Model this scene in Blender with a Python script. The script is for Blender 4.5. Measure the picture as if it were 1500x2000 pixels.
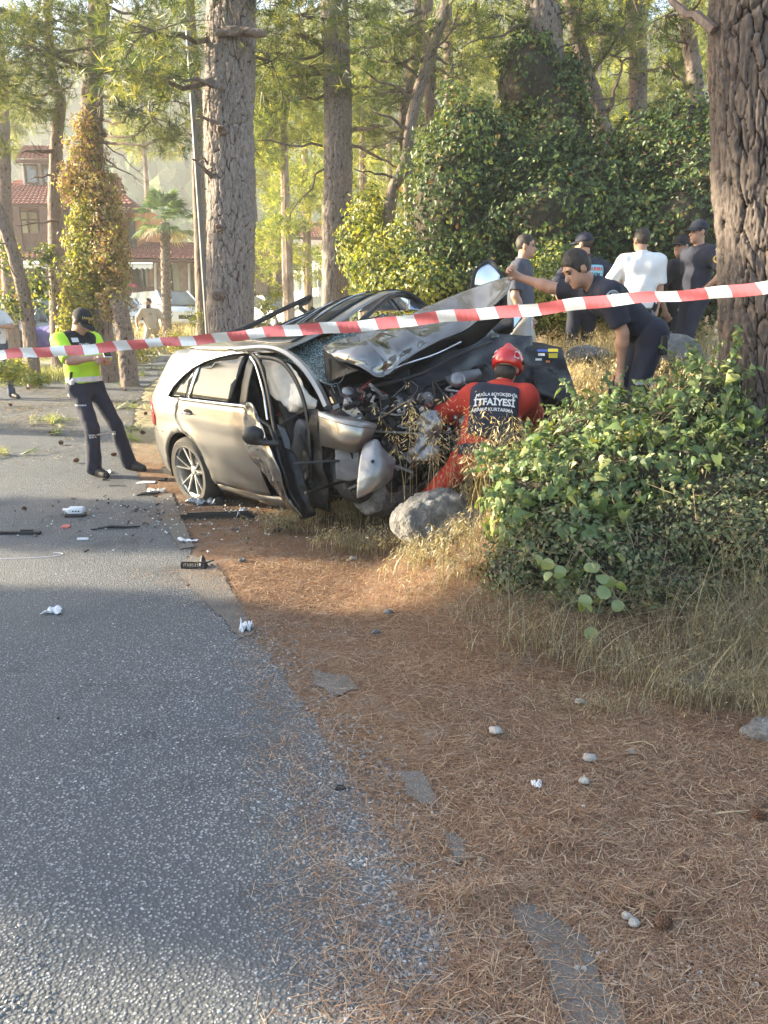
import bpy, bmesh, math, random
import numpy as np
from mathutils import Vector, Matrix
from mathutils.bvhtree import BVHTree
from mathutils.geometry import delaunay_2d_cdt

for o in list(bpy.data.objects): bpy.data.objects.remove(o)
SC = bpy.context.scene
COL = SC.collection
R = random.Random(7)
RN = np.random.default_rng(11)
rad = math.radians

# ------------------------------------------------------------ camera
FPX, PITCH, CH = 1502.0, rad(13.9), 1.6
cam_d = bpy.data.cameras.new("camera"); cam = bpy.data.objects.new("camera", cam_d); COL.objects.link(cam)
cam_d.sensor_fit = 'VERTICAL'; cam_d.sensor_height = 36; cam_d.lens = FPX/2000*36
cam_d.clip_start = .05; cam_d.clip_end = 3000
cam.location = (0, 0, CH); cam.rotation_euler = (rad(90)-PITCH, 0, 0)
SC.camera = cam

# ------------------------------------------------------------ sky and sun
SUN_EL, SUN_AZ = rad(17), math.atan2(.17, -.985)      # direction towards the sun, measured from +X
w = bpy.data.worlds.new("World"); SC.world = w; w.use_nodes = True
nt = w.node_tree; bg = nt.nodes["Background"]
sky = nt.nodes.new("ShaderNodeTexSky"); sky.sky_type = 'NISHITA'; sky.sun_disc = False
sky.sun_elevation = SUN_EL; sky.sun_rotation = rad(90)-SUN_AZ
sky.air_density = 1.0; sky.dust_density = 1.6; sky.ozone_density = 1.0
nt.links.new(sky.outputs[0], bg.inputs[0]); bg.inputs[1].default_value = .11
sd = bpy.data.lights.new("sun", 'SUN'); sd.energy = 5.0; sd.angle = rad(.6); sd.color = (1, .86, .62)
so = bpy.data.objects.new("sun", sd); COL.objects.link(so)
tosun = Vector((math.cos(SUN_AZ)*math.cos(SUN_EL), math.sin(SUN_AZ)*math.cos(SUN_EL), math.sin(SUN_EL)))
so.rotation_euler = tosun.to_track_quat('Z', 'Y').to_euler()
SC.view_settings.view_transform = 'Standard'; SC.view_settings.look = 'None'
SC.view_settings.exposure = 2.4; SC.view_settings.gamma = 1; SC.view_settings.use_curve_mapping = False
SC.render.engine = 'CYCLES'
cy = SC.cycles
cy.max_bounces = 6; cy.diffuse_bounces = 3; cy.glossy_bounces = 3; cy.transmission_bounces = 4
cy.transparent_max_bounces = 6; cy.volume_bounces = 1; cy.use_denoising = True
cy.caustics_reflective = False; cy.caustics_refractive = False; cy.sample_clamp_indirect = 6

# ------------------------------------------------------------ placing by sight
_c, _s = math.cos(PITCH), math.sin(PITCH)
def P(px, py, Y):
    x, y = (px-750)/FPX, (1000-py)/FPX
    t = Y/(_c+y*_s)
    return Vector((t*x, Y, CH+t*(y*_c-_s)))
def SS(t):
    t = np.clip(t, 0, 1); return t*t*(3-2*t)
def H(x, y):
    x = np.asarray(x, float); y = np.asarray(y, float)
    b = .04*np.clip(y-6, 0, 40); b = b*SS((y-5)/5)
    e = .62*SS((x+.15-.1*(y-5))/1.35)*SS((y-3.1)/1.7)
    e = e*(1-.75*SS((y-14)/8))
    e2 = .38*SS((y-6)/4)*SS((x-.8)/2)*(1-SS((y-14)/8))
    n = .025*np.sin(x*2.1+y*1.3)*np.sin(y*1.7-x*.9)+.012*np.sin(x*5.3+1)*np.sin(y*4.7)
    return b+e+e2+n*SS((x+.9+.15*(5-y))/.9)
def h(x, y): return float(H(x, y))
def G(px, py, dz=0):
    Y = 5.0
    lo, hi = .8, 70
    for _ in range(50):
        m = (lo+hi)/2; p = P(px, py, m)
        if p.z > h(p.x, p.y)+dz: lo = m
        else: hi = m
    p = P(px, py, lo); p.z = h(p.x, p.y)+dz
    return p

# ------------------------------------------------------------ object helpers
def tag(o, label=None, cat=None, group=None, kind=None):
    if label: o['label'] = label
    if cat: o['category'] = cat
    if group: o['group'] = group
    if kind: o['kind'] = kind
    return o
def thing(name, label, cat, loc=(0,0,0), rotz=0, group=None):
    o = bpy.data.objects.new(name, None); COL.objects.link(o)
    o.location = loc; o.rotation_euler = (0, 0, rotz); o.empty_display_size = .1
    return tag(o, label, cat, group)
def link(name, me, m=None, parent=None):
    o = bpy.data.objects.new(name, me); COL.objects.link(o)
    if m is not None:
        for q in (m if isinstance(m, (list, tuple)) else [m]): me.materials.append(q)
    if parent is not None: o.parent = parent
    return o
def mk(name, V, F, m=None, parent=None, smooth=True, mi=None, tint=None):
    """V (n,3) array, F (k,c) array of one face size or list of lists -> one mesh object"""
    me = bpy.data.meshes.new(name)
    if isinstance(F, np.ndarray) and F.ndim == 2:
        V = np.asarray(V, np.float32); F = F.astype(np.int32); k = F.shape[1]
        me.vertices.add(len(V)); me.vertices.foreach_set("co", V.ravel())
        me.loops.add(F.size); me.loops.foreach_set("vertex_index", F.ravel())
        me.polygons.add(len(F)); me.polygons.foreach_set("loop_start", np.arange(0, F.size, k, dtype=np.int32))
        if mi is not None: me.polygons.foreach_set("material_index", np.asarray(mi, np.int32))
        me.polygons.foreach_set("use_smooth", np.full(len(F), bool(smooth)))
        me.update(calc_edges=True); me.validate()
    else:
        me.from_pydata([tuple(v) for v in V], [], [list(map(int, f)) for f in F])
        me.polygons.foreach_set("use_smooth", [bool(smooth)]*len(me.polygons))
        if mi is not None: me.polygons.foreach_set("material_index", list(mi))
        me.update()
    if tint is not None:
        a = me.attributes.new("tint", 'FLOAT', 'FACE')
        if len(a.data) == len(tint): a.data.foreach_set("value", np.asarray(tint, np.float32))
    return link(name, me, m, parent)
def local(o, root):
    """keep the world place of a mesh built in world coordinates under a moved root"""
    o.parent = root; o.matrix_parent_inverse = root.matrix_basis.inverted(); return o

class MB:
    """collects simple shapes into one mesh"""
    def __init__(s): s.V = []; s.F = []; s.M = []
    def add(s, V, F, mi=0):
        b = len(s.V); s.V += [tuple(v) for v in V]; s.F += [[i+b for i in f] for f in F]; s.M += [mi]*len(F); return s
    def box(s, c, d, rot=None, mi=0, bev=0):
        x, y, z = d[0]/2, d[1]/2, d[2]/2
        if bev:
            V = []
            b = min(bev, x*.99, y*.99, z*.99)
            for sz in (-1, 1):
                for (ax, ay, az) in ((x-b, y-b, z), (x, y-b, z-b), (x-b, y, z-b)):
                    for sx, sy in ((-1,-1),(1,-1),(1,1),(-1,1)): V.append((sx*ax, sy*ay, sz*az))
            bm = bmesh.new(); vs = [bm.verts.new(v) for v in V]
            bmesh.ops.convex_hull(bm, input=vs); bm.verts.index_update()
            V = [v.co.copy() for v in bm.verts]; F = [[v.index for v in f.verts] for f in bm.faces]; bm.free()
        else:
            V = [Vector((sx*x, sy*y, sz*z)) for sz in (-1,1) for sx, sy in ((-1,-1),(1,-1),(1,1),(-1,1))]
            F = [[3,2,1,0],[4,5,6,7],[0,1,5,4],[1,2,6,5],[2,3,7,6],[3,0,4,7]]
        c = Vector(c)
        if rot is not None:
            M = rot if isinstance(rot, Matrix) else Matrix.Rotation(rot, 3, 'Z')
            V = [M @ Vector(v) + c for v in V]
        else: V = [Vector(v)+c for v in V]
        return s.add(V, F, mi)
    def tube(s, pts, r, n=8, mi=0, cap=True, flat=1.0):
        pts = [Vector(p) for p in pts]; k = len(pts)
        rr = r if isinstance(r, (list, tuple)) else [r]*k
        V = []; up = Vector((0,0,1)); prev = None
        for i, p in enumerate(pts):
            t = (pts[min(i+1,k-1)]-pts[max(i-1,0)])
            if t.length < 1e-9: t = Vector((0,0,1))
            t.normalize()
            if prev is None:
                a = t.cross(up)
                if a.length < .05: a = t.cross(Vector((1,0,0)))
            else: a = prev - t*prev.dot(t)
            a.normalize(); prev = a; b = t.cross(a)
            for j in range(n):
                an = 2*math.pi*j/n
                V.append(p + a*math.cos(an)*rr[i] + b*math.sin(an)*rr[i]*flat)
        F = []
        for i in range(k-1):
            for j in range(n):
                F.append([i*n+j, i*n+(j+1)%n, (i+1)*n+(j+1)%n, (i+1)*n+j])
        if cap: F.append(list(range(n))[::-1]); F.append([(k-1)*n+j for j in range(n)])
        return s.add(V, F, mi)
    def lathe(s, prof, n=16, c=(0,0,0), M=None, mi=0):
        V = []; c = Vector(c)
        for r_, z_ in prof:
            for j in range(n):
                an = 2*math.pi*j/n; v = Vector((r_*math.cos(an), r_*math.sin(an), z_))
                V.append((M @ v if M else v)+c)
        F = [[i*n+j, i*n+(j+1)%n, (i+1)*n+(j+1)%n, (i+1)*n+j] for i in range(len(prof)-1) for j in range(n)]
        return s.add(V, F, mi)
    def quad(s, a, b, c, d, mi=0): return s.add([a,b,c,d], [[0,1,2,3]], mi)
    def poly(s, pts, mi=0): return s.add(pts, [list(range(len(pts)))], mi)
    def slab(s, pts, off, mi=0):
        """polygon given real thickness along off"""
        n = len(pts); off = Vector(off); A = [Vector(p) for p in pts]; B = [p+off for p in A]
        return s.add(A+B, [list(range(n))[::-1], [n+i for i in range(n)]]+[[i,(i+1)%n,n+(i+1)%n,n+i] for i in range(n)], mi)
    def build(s, name, m=None, parent=None, smooth=False):
        me = bpy.data.meshes.new(name); me.from_pydata(s.V, [], s.F)
        me.polygons.foreach_set("material_index", s.M); me.polygons.foreach_set("use_smooth", [smooth]*len(s.F)); me.update()
        if smooth:
            try: me.set_sharp_from_angle(angle=rad(40))
            except Exception: pass
        return link(name, me, m, parent)

def grid_mesh(name, pts, m, parent=None, smooth=True, thick=0, sub=0):
    """pts: rows x cols of points -> sheet (thickness by solidify)"""
    r_, c_ = len(pts), len(pts[0])
    V = [tuple(p) for row in pts for p in row]
    F = [[i*c_+j, i*c_+j+1, (i+1)*c_+j+1, (i+1)*c_+j] for i in range(r_-1) for j in range(c_-1)]
    o = mk(name, V, F, m, parent, smooth)
    if sub:
        q = o.modifiers.new("sub", 'SUBSURF'); q.levels = q.render_levels = sub
    if thick:
        q = o.modifiers.new("thick", 'SOLIDIFY'); q.thickness = thick; q.offset = 0
    return o

def rots(n, up=None, rng=RN):
    """n random rotation matrices"""
    q = rng.normal(size=(n,4)); q /= np.linalg.norm(q, axis=1)[:,None]
    a,b,c,d = q.T
    return np.stack([1-2*(c*c+d*d),2*(b*c-a*d),2*(b*d+a*c),2*(b*c+a*d),1-2*(b*b+d*d),2*(c*d-a*b),2*(b*d-a*c),2*(c*d+a*b),1-2*(b*b+c*c)],1).reshape(n,3,3)
def zrots(n, tilt=.0, rng=RN):
    a = rng.uniform(0, 2*np.pi, n); t1 = rng.normal(0, tilt, n); t2 = rng.normal(0, tilt, n)
    def rx(t):
        M = np.zeros((n,3,3)); M[:,0,0]=1; M[:,1,1]=np.cos(t); M[:,1,2]=-np.sin(t); M[:,2,1]=np.sin(t); M[:,2,2]=np.cos(t); return M
    def ry(t):
        M = np.zeros((n,3,3)); M[:,1,1]=1; M[:,0,0]=np.cos(t); M[:,0,2]=np.sin(t); M[:,2,0]=-np.sin(t); M[:,2,2]=np.cos(t); return M
    Z = np.zeros((n,3,3)); Z[:,2,2]=1; Z[:,0,0]=np.cos(a); Z[:,0,1]=-np.sin(a); Z[:,1,0]=np.sin(a); Z[:,1,1]=np.cos(a)
    return rx(t1) @ ry(t2) @ Z
def scatter(TV, TF, pos, rot, scale):
    """numpy copies of one template; returns V, F and the copy index per face"""
    TV = np.asarray(TV, float); TF = np.asarray(TF, int); n = len(pos); k = len(TV)
    sc = np.asarray(scale, float)
    if sc.ndim == 1: sc = np.repeat(sc[:,None], 3, 1)
    V = np.einsum('nij,nkj->nki', rot, TV[None]*sc[:,None,:]) + np.asarray(pos)[:,None,:]
    F = TF[None] + (np.arange(n)*k)[:,None,None]
    return V.reshape(-1,3), F.reshape(-1, TF.shape[1]), np.repeat(np.arange(n), len(TF))

# ------------------------------------------------------------ materials
def _mat(name):
    m = bpy.data.materials.new(name); m.use_nodes = True
    return m, m.node_tree, m.node_tree.nodes["Principled BSDF"]
def lin(c):
    return tuple(c)+(1,) if len(c) == 3 else tuple(c)
def ramp(nt, src, stops, interp='LINEAR'):
    r_ = nt.nodes.new("ShaderNodeValToRGB"); cr = r_.color_ramp; cr.interpolation = interp
    while len(cr.elements) > 1: cr.elements.remove(cr.elements[0])
    cr.elements[0].position = stops[0][0]; cr.elements[0].color = lin(stops[0][1])
    for p, c in stops[1:]:
        e = cr.elements.new(p); e.color = lin(c)
    nt.links.new(src, r_.inputs[0]); return r_.outputs[0]
def ntex(nt, kind, scale, coord='Object', vec=None, stretch=None, **kw):
    t = nt.nodes.new(kind); t.inputs['Scale'].default_value = scale
    for k_, v_ in kw.items():
        if k_ in t.inputs: t.inputs[k_].default_value = v_
        else: setattr(t, k_, v_)
    if vec is None:
        tc = nt.nodes.new("ShaderNodeTexCoord"); vec = tc.outputs[coord]
    if stretch:
        mp = nt.nodes.new("ShaderNodeMapping"); mp.inputs['Scale'].default_value = stretch
        nt.links.new(vec, mp.inputs[0]); vec = mp.outputs[0]
    nt.links.new(vec, t.inputs['Vector']); return t
def mixc(nt, f, a, b, typ='MIX'):
    m = nt.nodes.new("ShaderNodeMix"); m.data_type = 'RGBA'; m.blend_type = typ
    for sock, v in ((m.inputs[0], f), (m.inputs[6], a), (m.inputs[7], b)):
        if hasattr(v, 'is_linked') or hasattr(v, 'links'): nt.links.new(v, sock)
        elif isinstance(v, (int, float)): sock.default_value = v
        else: sock.default_value = lin(v)
    return m.outputs[2]
def bump(nt, bs, src, strength=.3, dist=.01, prev=None):
    b = nt.nodes.new("ShaderNodeBump"); b.inputs['Strength'].default_value = strength; b.inputs['Distance'].default_value = dist
    nt.links.new(src, b.inputs['Height'])
    if prev is not None: nt.links.new(prev, b.inputs['Normal'])
    if bs is not None: nt.links.new(b.outputs[0], bs.inputs['Normal'])
    return b.outputs[0]
_mats = {}
def pm(name, c1, c2=None, scale=6, rough=.7, metal=0, bmp=0, bscale=40, coat=0, spec=.5, dist=.004, detail=4, stretch=None):
    """plain procedural material: two tones mixed by noise, fine relief"""
    if name in _mats: return _mats[name]
    m, nt, bs = _mat(name)
    c2 = c2 or tuple(x*.8 for x in c1)
    n = ntex(nt, "ShaderNodeTexNoise", scale, Detail=detail, stretch=stretch)
    nt.links.new(ramp(nt, n.outputs[0], [(.35, c1), (.68, c2)]), bs.inputs['Base Color'])
    rr = nt.nodes.new("ShaderNodeMapRange"); rr.inputs[3].default_value = max(0, rough-.08); rr.inputs[4].default_value = min(1, rough+.1)
    nt.links.new(n.outputs[0], rr.inputs[0]); nt.links.new(rr.outputs[0], bs.inputs['Roughness'])
    bs.inputs['Metallic'].default_value = metal; bs.inputs['Coat Weight'].default_value = coat; bs.inputs['Coat Roughness'].default_value = .06
    bs.inputs['Specular IOR Level'].default_value = spec
    if bmp:
        b = ntex(nt, "ShaderNodeTexNoise", bscale, Detail=5, stretch=stretch); bump(nt, bs, b.outputs[0], bmp, dist)
    _mats[name] = m; return m
def leafm(name, stops, trans=.35, rough=.5, gloss=.08, patch=None):
    """leaf: per-face tint attribute picks the tone; light passes through"""
    if name in _mats: return _mats[name]
    m = bpy.data.materials.new(name); m.use_nodes = True; nt = m.node_tree; nt.nodes.clear()
    out = nt.nodes.new("ShaderNodeOutputMaterial")
    at = nt.nodes.new("ShaderNodeAttribute"); at.attribute_name = "tint"
    col = ramp(nt, at.outputs['Fac'], stops)
    if patch:
        n = ntex(nt, "ShaderNodeTexNoise", patch[1], Detail=3)
        f = nt.nodes.new("ShaderNodeMapRange"); f.inputs[1].default_value = patch[2]; f.inputs[2].default_value = patch[2]+.12
        nt.links.new(n.outputs[0], f.inputs[0]); col = mixc(nt, f.outputs[0], col, patch[0])
    d = nt.nodes.new("ShaderNodeBsdfDiffuse"); t = nt.nodes.new("ShaderNodeBsdfTranslucent"); g = nt.nodes.new("ShaderNodeBsdfGlossy")
    g.inputs['Roughness'].default_value = rough; g.inputs[0].default_value = (1,1,1,1)
    nt.links.new(col, d.inputs[0])
    tc = mixc(nt, 1.0, col, (1.5, 1.35, .7), 'MULTIPLY'); nt.links.new(tc, t.inputs[0])
    m1 = nt.nodes.new("ShaderNodeMixShader"); m1.inputs[0].default_value = trans
    nt.links.new(d.outputs[0], m1.inputs[1]); nt.links.new(t.outputs[0], m1.inputs[2])
    m2 = nt.nodes.new("ShaderNodeMixShader"); m2.inputs[0].default_value = gloss
    nt.links.new(m1.outputs[0], m2.inputs[1]); nt.links.new(g.outputs[0], m2.inputs[2])
    nt.links.new(m2.outputs[0], out.inputs[0]); _mats[name] = m; return m

# ------------------------------------------------------------ distance fields -> one continuous surface
class Field:
    def __init__(s, lo, hi, hstep):
        s.h = hstep; s.lo = np.array(lo, float); n = np.ceil((np.array(hi)-s.lo)/hstep).astype(int)+1
        s.n = n; s.F = np.full(n, 1.0, np.float32)
        s.ax = [s.lo[i]+np.arange(n[i])*hstep for i in range(3)]
    def _sl(s, c, r_):
        i0 = np.clip(((np.array(c)-r_-s.lo)/s.h).astype(int), 0, s.n-1); i1 = np.clip(((np.array(c)+r_-s.lo)/s.h).astype(int)+2, 1, s.n)
        sl = tuple(slice(a, b) for a, b in zip(i0, i1))
        X, Y, Z = np.meshgrid(s.ax[0][sl[0]], s.ax[1][sl[1]], s.ax[2][sl[2]], indexing='ij')
        return sl, X, Y, Z
    def _put(s, sl, d, k, sub):
        A = s.F[sl]
        if sub: d = -d
        if k <= 0: s.F[sl] = np.maximum(A, d) if sub else np.minimum(A, d)
        else:
            hh = np.clip(k-np.abs(A-d), 0, None)/k
            s.F[sl] = (np.maximum(A, d)+hh*hh*k*.25) if sub else (np.minimum(A, d)-hh*hh*k*.25)
    def cap(s, a, b, ra, rb, k=.02, flat=None, cut0=False, cut1=False, sub=False):
        a = np.array(a, float); b = np.array(b, float); ba = b-a; L2 = max(ba@ba, 1e-9)
        c = (a+b)/2; rr = np.linalg.norm(ba)/2+max(ra, rb)*1.6+k+.02
        sl, X, Y, Z = s._sl(c, rr)
        px, py, pz = X-a[0], Y-a[1], Z-a[2]
        t = np.clip((px*ba[0]+py*ba[1]+pz*ba[2])/L2, 0, 1)
        dx, dy, dz = px-t*ba[0], py-t*ba[1], pz-t*ba[2]
        if flat:
            ax, fs = flat; ax = np.array(ax, float); ax /= np.linalg.norm(ax)
            q = (dx*ax[0]+dy*ax[1]+dz*ax[2])*(fs-1); dx, dy, dz = dx+q*ax[0], dy+q*ax[1], dz+q*ax[2]
        d = np.sqrt(dx*dx+dy*dy+dz*dz)-(ra+(rb-ra)*t)
        L = math.sqrt(L2)
        if cut0: d = np.maximum(d, -(px*ba[0]+py*ba[1]+pz*ba[2])/L)
        if cut1: d = np.maximum(d, (px*ba[0]+py*ba[1]+pz*ba[2])/L-L)
        s._put(sl, d, k, sub); return s
    def ell(s, c, r_, M=None, k=.02, sub=False):
        c = np.array(c, float); r_ = np.array(r_, float)
        sl, X, Y, Z = s._sl(c, r_.max()+k+.02)
        p = np.stack([X-c[0], Y-c[1], Z-c[2]], -1)
        if M is not None: p = p @ np.array(M)            # columns of M are the axes
        q = np.sqrt(((p/r_)**2).sum(-1)); d = (q-1)*r_.min()
        s._put(sl, d, k, sub); return s
    def plane(s, p, n, k=0):
        """keep what lies behind the plane"""
        n = np.array(n, float); n /= np.linalg.norm(n)
        X, Y, Z = np.meshgrid(*s.ax, indexing='ij'); d = (X-p[0])*n[0]+(Y-p[1])*n[1]+(Z-p[2])*n[2]
        s.F = np.maximum(s.F, d.astype(np.float32)); return s
    def rough(s, amp, f, seed=0, stretch=(1,1,1), only=.06):
        X, Y, Z = np.meshgrid(*s.ax, indexing='ij'); X = X*stretch[0]; Y = Y*stretch[1]; Z = Z*stretch[2]
        g = np.random.default_rng(seed); o = g.uniform(0, 6, 9)
        wx = X+.35/f*np.sin(Y*f*1.3+o[0]); wy = Y+.35/f*np.sin(Z*f*1.1+o[1]); wz = Z+.35/f*np.sin(X*f*1.2+o[2])
        nz = np.sin(wx*f+o[3])*np.sin(wy*f+o[4])*np.sin(wz*f+o[5])+.5*np.sin(wx*f*2.3+o[6])*np.sin(wy*f*2.1+o[7])*np.sin(wz*f*1.9+o[8])
        s.F = s.F+(amp*nz).astype(np.float32); return s
    def mesh(s):
        F = s.F; F[0]=1; F[-1]=1; F[:,0]=1; F[:,-1]=1; F[:,:,0]=1; F[:,:,-1]=1
        S = F < 0; nx, ny, nz = F.shape
        cnt = np.zeros((nx-1,ny-1,nz-1), np.int8)
        for i in (0,1):
            for j in (0,1):
                for k in (0,1): cnt += S[i:nx-1+i, j:ny-1+j, k:nz-1+k]
        idx = np.argwhere((cnt > 0) & (cnt < 8)); n = len(idx)
        if n == 0: return np.zeros((0,3)), np.zeros((0,4), int)
        cs = np.array([(i,j,k) for i in (0,1) for j in (0,1) for k in (0,1)])
        val = np.stack([F[idx[:,0]+c[0], idx[:,1]+c[1], idx[:,2]+c[2]] for c in cs], 1)
        acc = np.zeros((n,3)); num = np.zeros(n)
        for a in range(8):
            for b in range(a+1, 8):
                if np.abs(cs[a]-cs[b]).sum() != 1: continue
                va, vb = val[:,a], val[:,b]; cr = (va < 0) != (vb < 0)
                t = np.where(cr, va/np.where(cr, va-vb, 1), 0)
                acc += cr[:,None]*(cs[a]+t[:,None]*(cs[b]-cs[a])); num += cr
        V = (idx+acc/num[:,None])*s.h+s.lo
        id_ = np.full((nx-1,ny-1,nz-1), -1, np.int32); id_[idx[:,0],idx[:,1],idx[:,2]] = np.arange(n)
        Fs = []
        for ax in range(3):
            sa = [slice(None)]*3; sb = [slice(None)]*3; sa[ax] = slice(0,-1); sb[ax] = slice(1,None)
            A, B = S[tuple(sa)], S[tuple(sb)]
            e = np.argwhere(A != B); u, v = [(1,2),(2,0),(0,1)][ax]
            e = e[(e[:,u] > 0) & (e[:,v] > 0) & (e[:,u] < F.shape[u]-1) & (e[:,v] < F.shape[v]-1)]
            du = np.zeros(3, int); du[u] = 1; dv = np.zeros(3, int); dv[v] = 1
            g = lambda q: id_[q[:,0],q[:,1],q[:,2]]
            Q = np.stack([g(e-du-dv), g(e-dv), g(e), g(e-du)], 1)
            fl = ~A[e[:,0],e[:,1],e[:,2]]; Q[fl] = Q[fl][:, ::-1]
            Fs.append(Q)
        Fs = np.concatenate(Fs); Fs = Fs[(Fs >= 0).all(1)]
        return V, Fs
    def obj(s, name, m, parent=None):
        V, F = s.mesh(); return mk(name, V, F, m, parent)
def bvh_of(o):
    me = o.data; return BVHTree.FromPolygons([v.co.copy() for v in me.vertices], [tuple(p.vertices) for p in me.polygons])
_txt = {}
def text_mesh(s_, bold=.0, spacing=1):
    k = (s_, bold, spacing)
    if k in _txt: return _txt[k]
    c = bpy.data.curves.new("t", 'FONT'); c.body = s_; c.align_x = 'CENTER'; c.align_y = 'CENTER'; c.size = 1; c.offset = bold; c.resolution_u = 2; c.space_character = spacing
    o = bpy.data.objects.new("t", c); COL.objects.link(o); bpy.context.view_layer.update()
    me = bpy.data.meshes.new_from_object(o.evaluated_get(bpy.context.evaluated_depsgraph_get()))
    bm = bmesh.new(); bm.from_mesh(me); bmesh.ops.triangulate(bm, faces=bm.faces)
    V = [v.co.copy() for v in bm.verts]; F = [[v.index for v in f.verts] for f in bm.faces]; bm.free()
    bpy.data.objects.remove(o); bpy.data.curves.remove(c); bpy.data.meshes.remove(me)
    _txt[k] = (V, F); return V, F
def decal(name, TV, TF, c, right, up, m, parent, bvh=None, arc=0, off=.004):
    """flat print laid on a surface (TV in metres); arc bends the row of letters"""
    right = Vector(right).normalized(); up = Vector(up); up = (up-right*up.dot(right)).normalized(); nrm = right.cross(up); c = Vector(c)
    V = []
    for v in TV:
        x, y = v[0], v[1]+arc*v[0]*v[0]
        p = c+right*x+up*y
        if bvh:
            q = bvh.ray_cast(p+nrm*.25, -nrm, .6)
            if q[0] is not None: p = q[0]
        V.append(p+nrm*off)
    return local(mk(name, V, TF, m, None, False), parent)
def text_decal(name, s_, size, c, right, up, m, parent, bvh=None, arc=0, bold=.02, wid=1, off=.004, spacing=1):
    V, F = text_mesh(s_, bold, spacing)
    return decal(name, [(v[0]*size*wid, v[1]*size) for v in V], F, c, right, up, m, parent, bvh, arc, off)
# ============================================================ GROUND
def inpoly(x, y, poly):
    x = np.asarray(x); y = np.asarray(y); ins = np.zeros(x.shape, bool); n = len(poly)
    for i in range(n):
        x1, y1 = poly[i]; x2, y2 = poly[(i+1) % n]
        if y1 == y2: continue
        c_ = ((y1 > y) != (y2 > y)) & (x < (x2-x1)*(y-y1)/(y2-y1)+x1)
        ins ^= c_
    return ins
def dpoly(x, y, poly):
    d = np.full(np.shape(x), 1e9); n = len(poly)
    for i in range(n):
        x1, y1 = poly[i]; x2, y2 = poly[(i+1) % n]; bx, by = x2-x1, y2-y1
        t = np.clip(((x-x1)*bx+(y-y1)*by)/(bx*bx+by*by+1e-12), 0, 1)
        d = np.minimum(d, np.hypot(x-x1-t*bx, y-y1-t*by))
    return d
def gpx(pts): return [tuple(G(a, b)[:2]) for a, b in pts]
def wobble(poly, step=.06, amp=.025, seed=1, closed=True):
    g = random.Random(seed); out = []
    n = len(poly)
    for i in range(n if closed else n-1):
        a, b = Vector(poly[i]), Vector(poly[(i+1) % n]); L = (b-a).length; k = max(1, min(60, int(L/step)))
        for j in range(k):
            p = a.lerp(b, j/k); s = min(L, 1)
            out.append((p.x+g.uniform(-amp, amp), p.y+g.uniform(-amp, amp)))
    if not closed: out.append(tuple(poly[-1]))
    return out
edge_px = [(880,1880),(850,1800),(770,1660),(700,1540),(630,1440),(570,1340),(510,1260),(440,1195),(365,1140),(370,1080),(335,1010),(292,960),(264,920),(256,860),(262,800),(285,757),(322,727)]
edge = [(.38,.3),(.36,1.0),(.33,1.4)]+gpx(edge_px)
kerbA, kerbB = G(335,703), G(-200,768)
edge_w = wobble(edge, .05, .022, 3, closed=False)
road_poly = edge_w+[tuple(kerbA[:2]), tuple(kerbB[:2]), (-14, kerbB.y-1.2), (-14,-3),(.38,-3)]
xs = np.concatenate([np.linspace(-75,-10,28)[:-1], np.linspace(-10,-3.4,45)[:-1], np.linspace(-3.4,3.6,118)[:-1], np.linspace(3.6,12,45)[:-1], np.linspace(12,90,28)])
ys = np.concatenate([np.linspace(-4,1,12)[:-1], np.linspace(1,8.4,122)[:-1], np.linspace(8.4,20,70)[:-1], np.linspace(20,60,50)[:-1], np.linspace(60,135,20)])
X, Y = np.meshgrid(xs, ys); Z = H(X, Y)
ins = inpoly(X, Y, road_poly) & (dpoly(X, Y, edge_w+[edge_w[-1]]) > .06)
Z = Z-np.where(ins, .05, 0)
nx, ny = len(xs), len(ys); I = np.arange(nx*ny).reshape(ny, nx)
GV = np.stack([X, Y, Z], -1).reshape(-1, 3); GF = np.stack([I[:-1,:-1], I[:-1,1:], I[1:,1:], I[1:,:-1]], -1).reshape(-1, 4)

def ground_mat():
    m, nt, bs = _mat("needle_soil")
    big = ntex(nt, "ShaderNodeTexNoise", .8, Detail=5); fine = ntex(nt, "ShaderNodeTexNoise", 60, Detail=4)
    fib = ntex(nt, "ShaderNodeTexNoise", 30, Detail=4, stretch=(1, 6, 1)); med = ntex(nt, "ShaderNodeTexNoise", 7, Detail=4)
    needles = ramp(nt, fib.outputs[0], [(.3,(.11,.062,.04)), (.5,(.23,.135,.08)), (.72,(.37,.25,.165))])
    soil = ramp(nt, fine.outputs[0], [(.3,(.17,.13,.10)), (.55,(.29,.23,.18)), (.75,(.43,.38,.33))])
    near = mixc(nt, ramp(nt, med.outputs[0], [(.5,(0,0,0)), (.66,(.75,.75,.75))]), needles, soil)
    # far away: pale trodden earth with dry grass
    far = ramp(nt, med.outputs[0], [(.3,(.30,.26,.17)), (.5,(.42,.36,.25)), (.68,(.24,.26,.10))])
    geo = nt.nodes.new("ShaderNodeNewGeometry"); sp = nt.nodes.new("ShaderNodeSeparateXYZ"); nt.links.new(geo.outputs['Position'], sp.inputs[0])
    mr = nt.nodes.new("ShaderNodeMapRange"); mr.inputs[1].default_value = 8.2; mr.inputs[2].default_value = 10.5; nt.links.new(sp.outputs[1], mr.inputs[0])
    nt.links.new(mixc(nt, mr.outputs[0], near, far), bs.inputs['Base Color']); bs.inputs['Roughness'].default_value = .95; bs.inputs['Specular IOR Level'].default_value = .15
    b = bump(nt, None, fib.outputs[0], .7, .02); bump(nt, bs, fine.outputs[0], .6, .01, b)
    return m
tag(mk("ground", GV, GF, ground_mat()), kind='structure')

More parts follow.
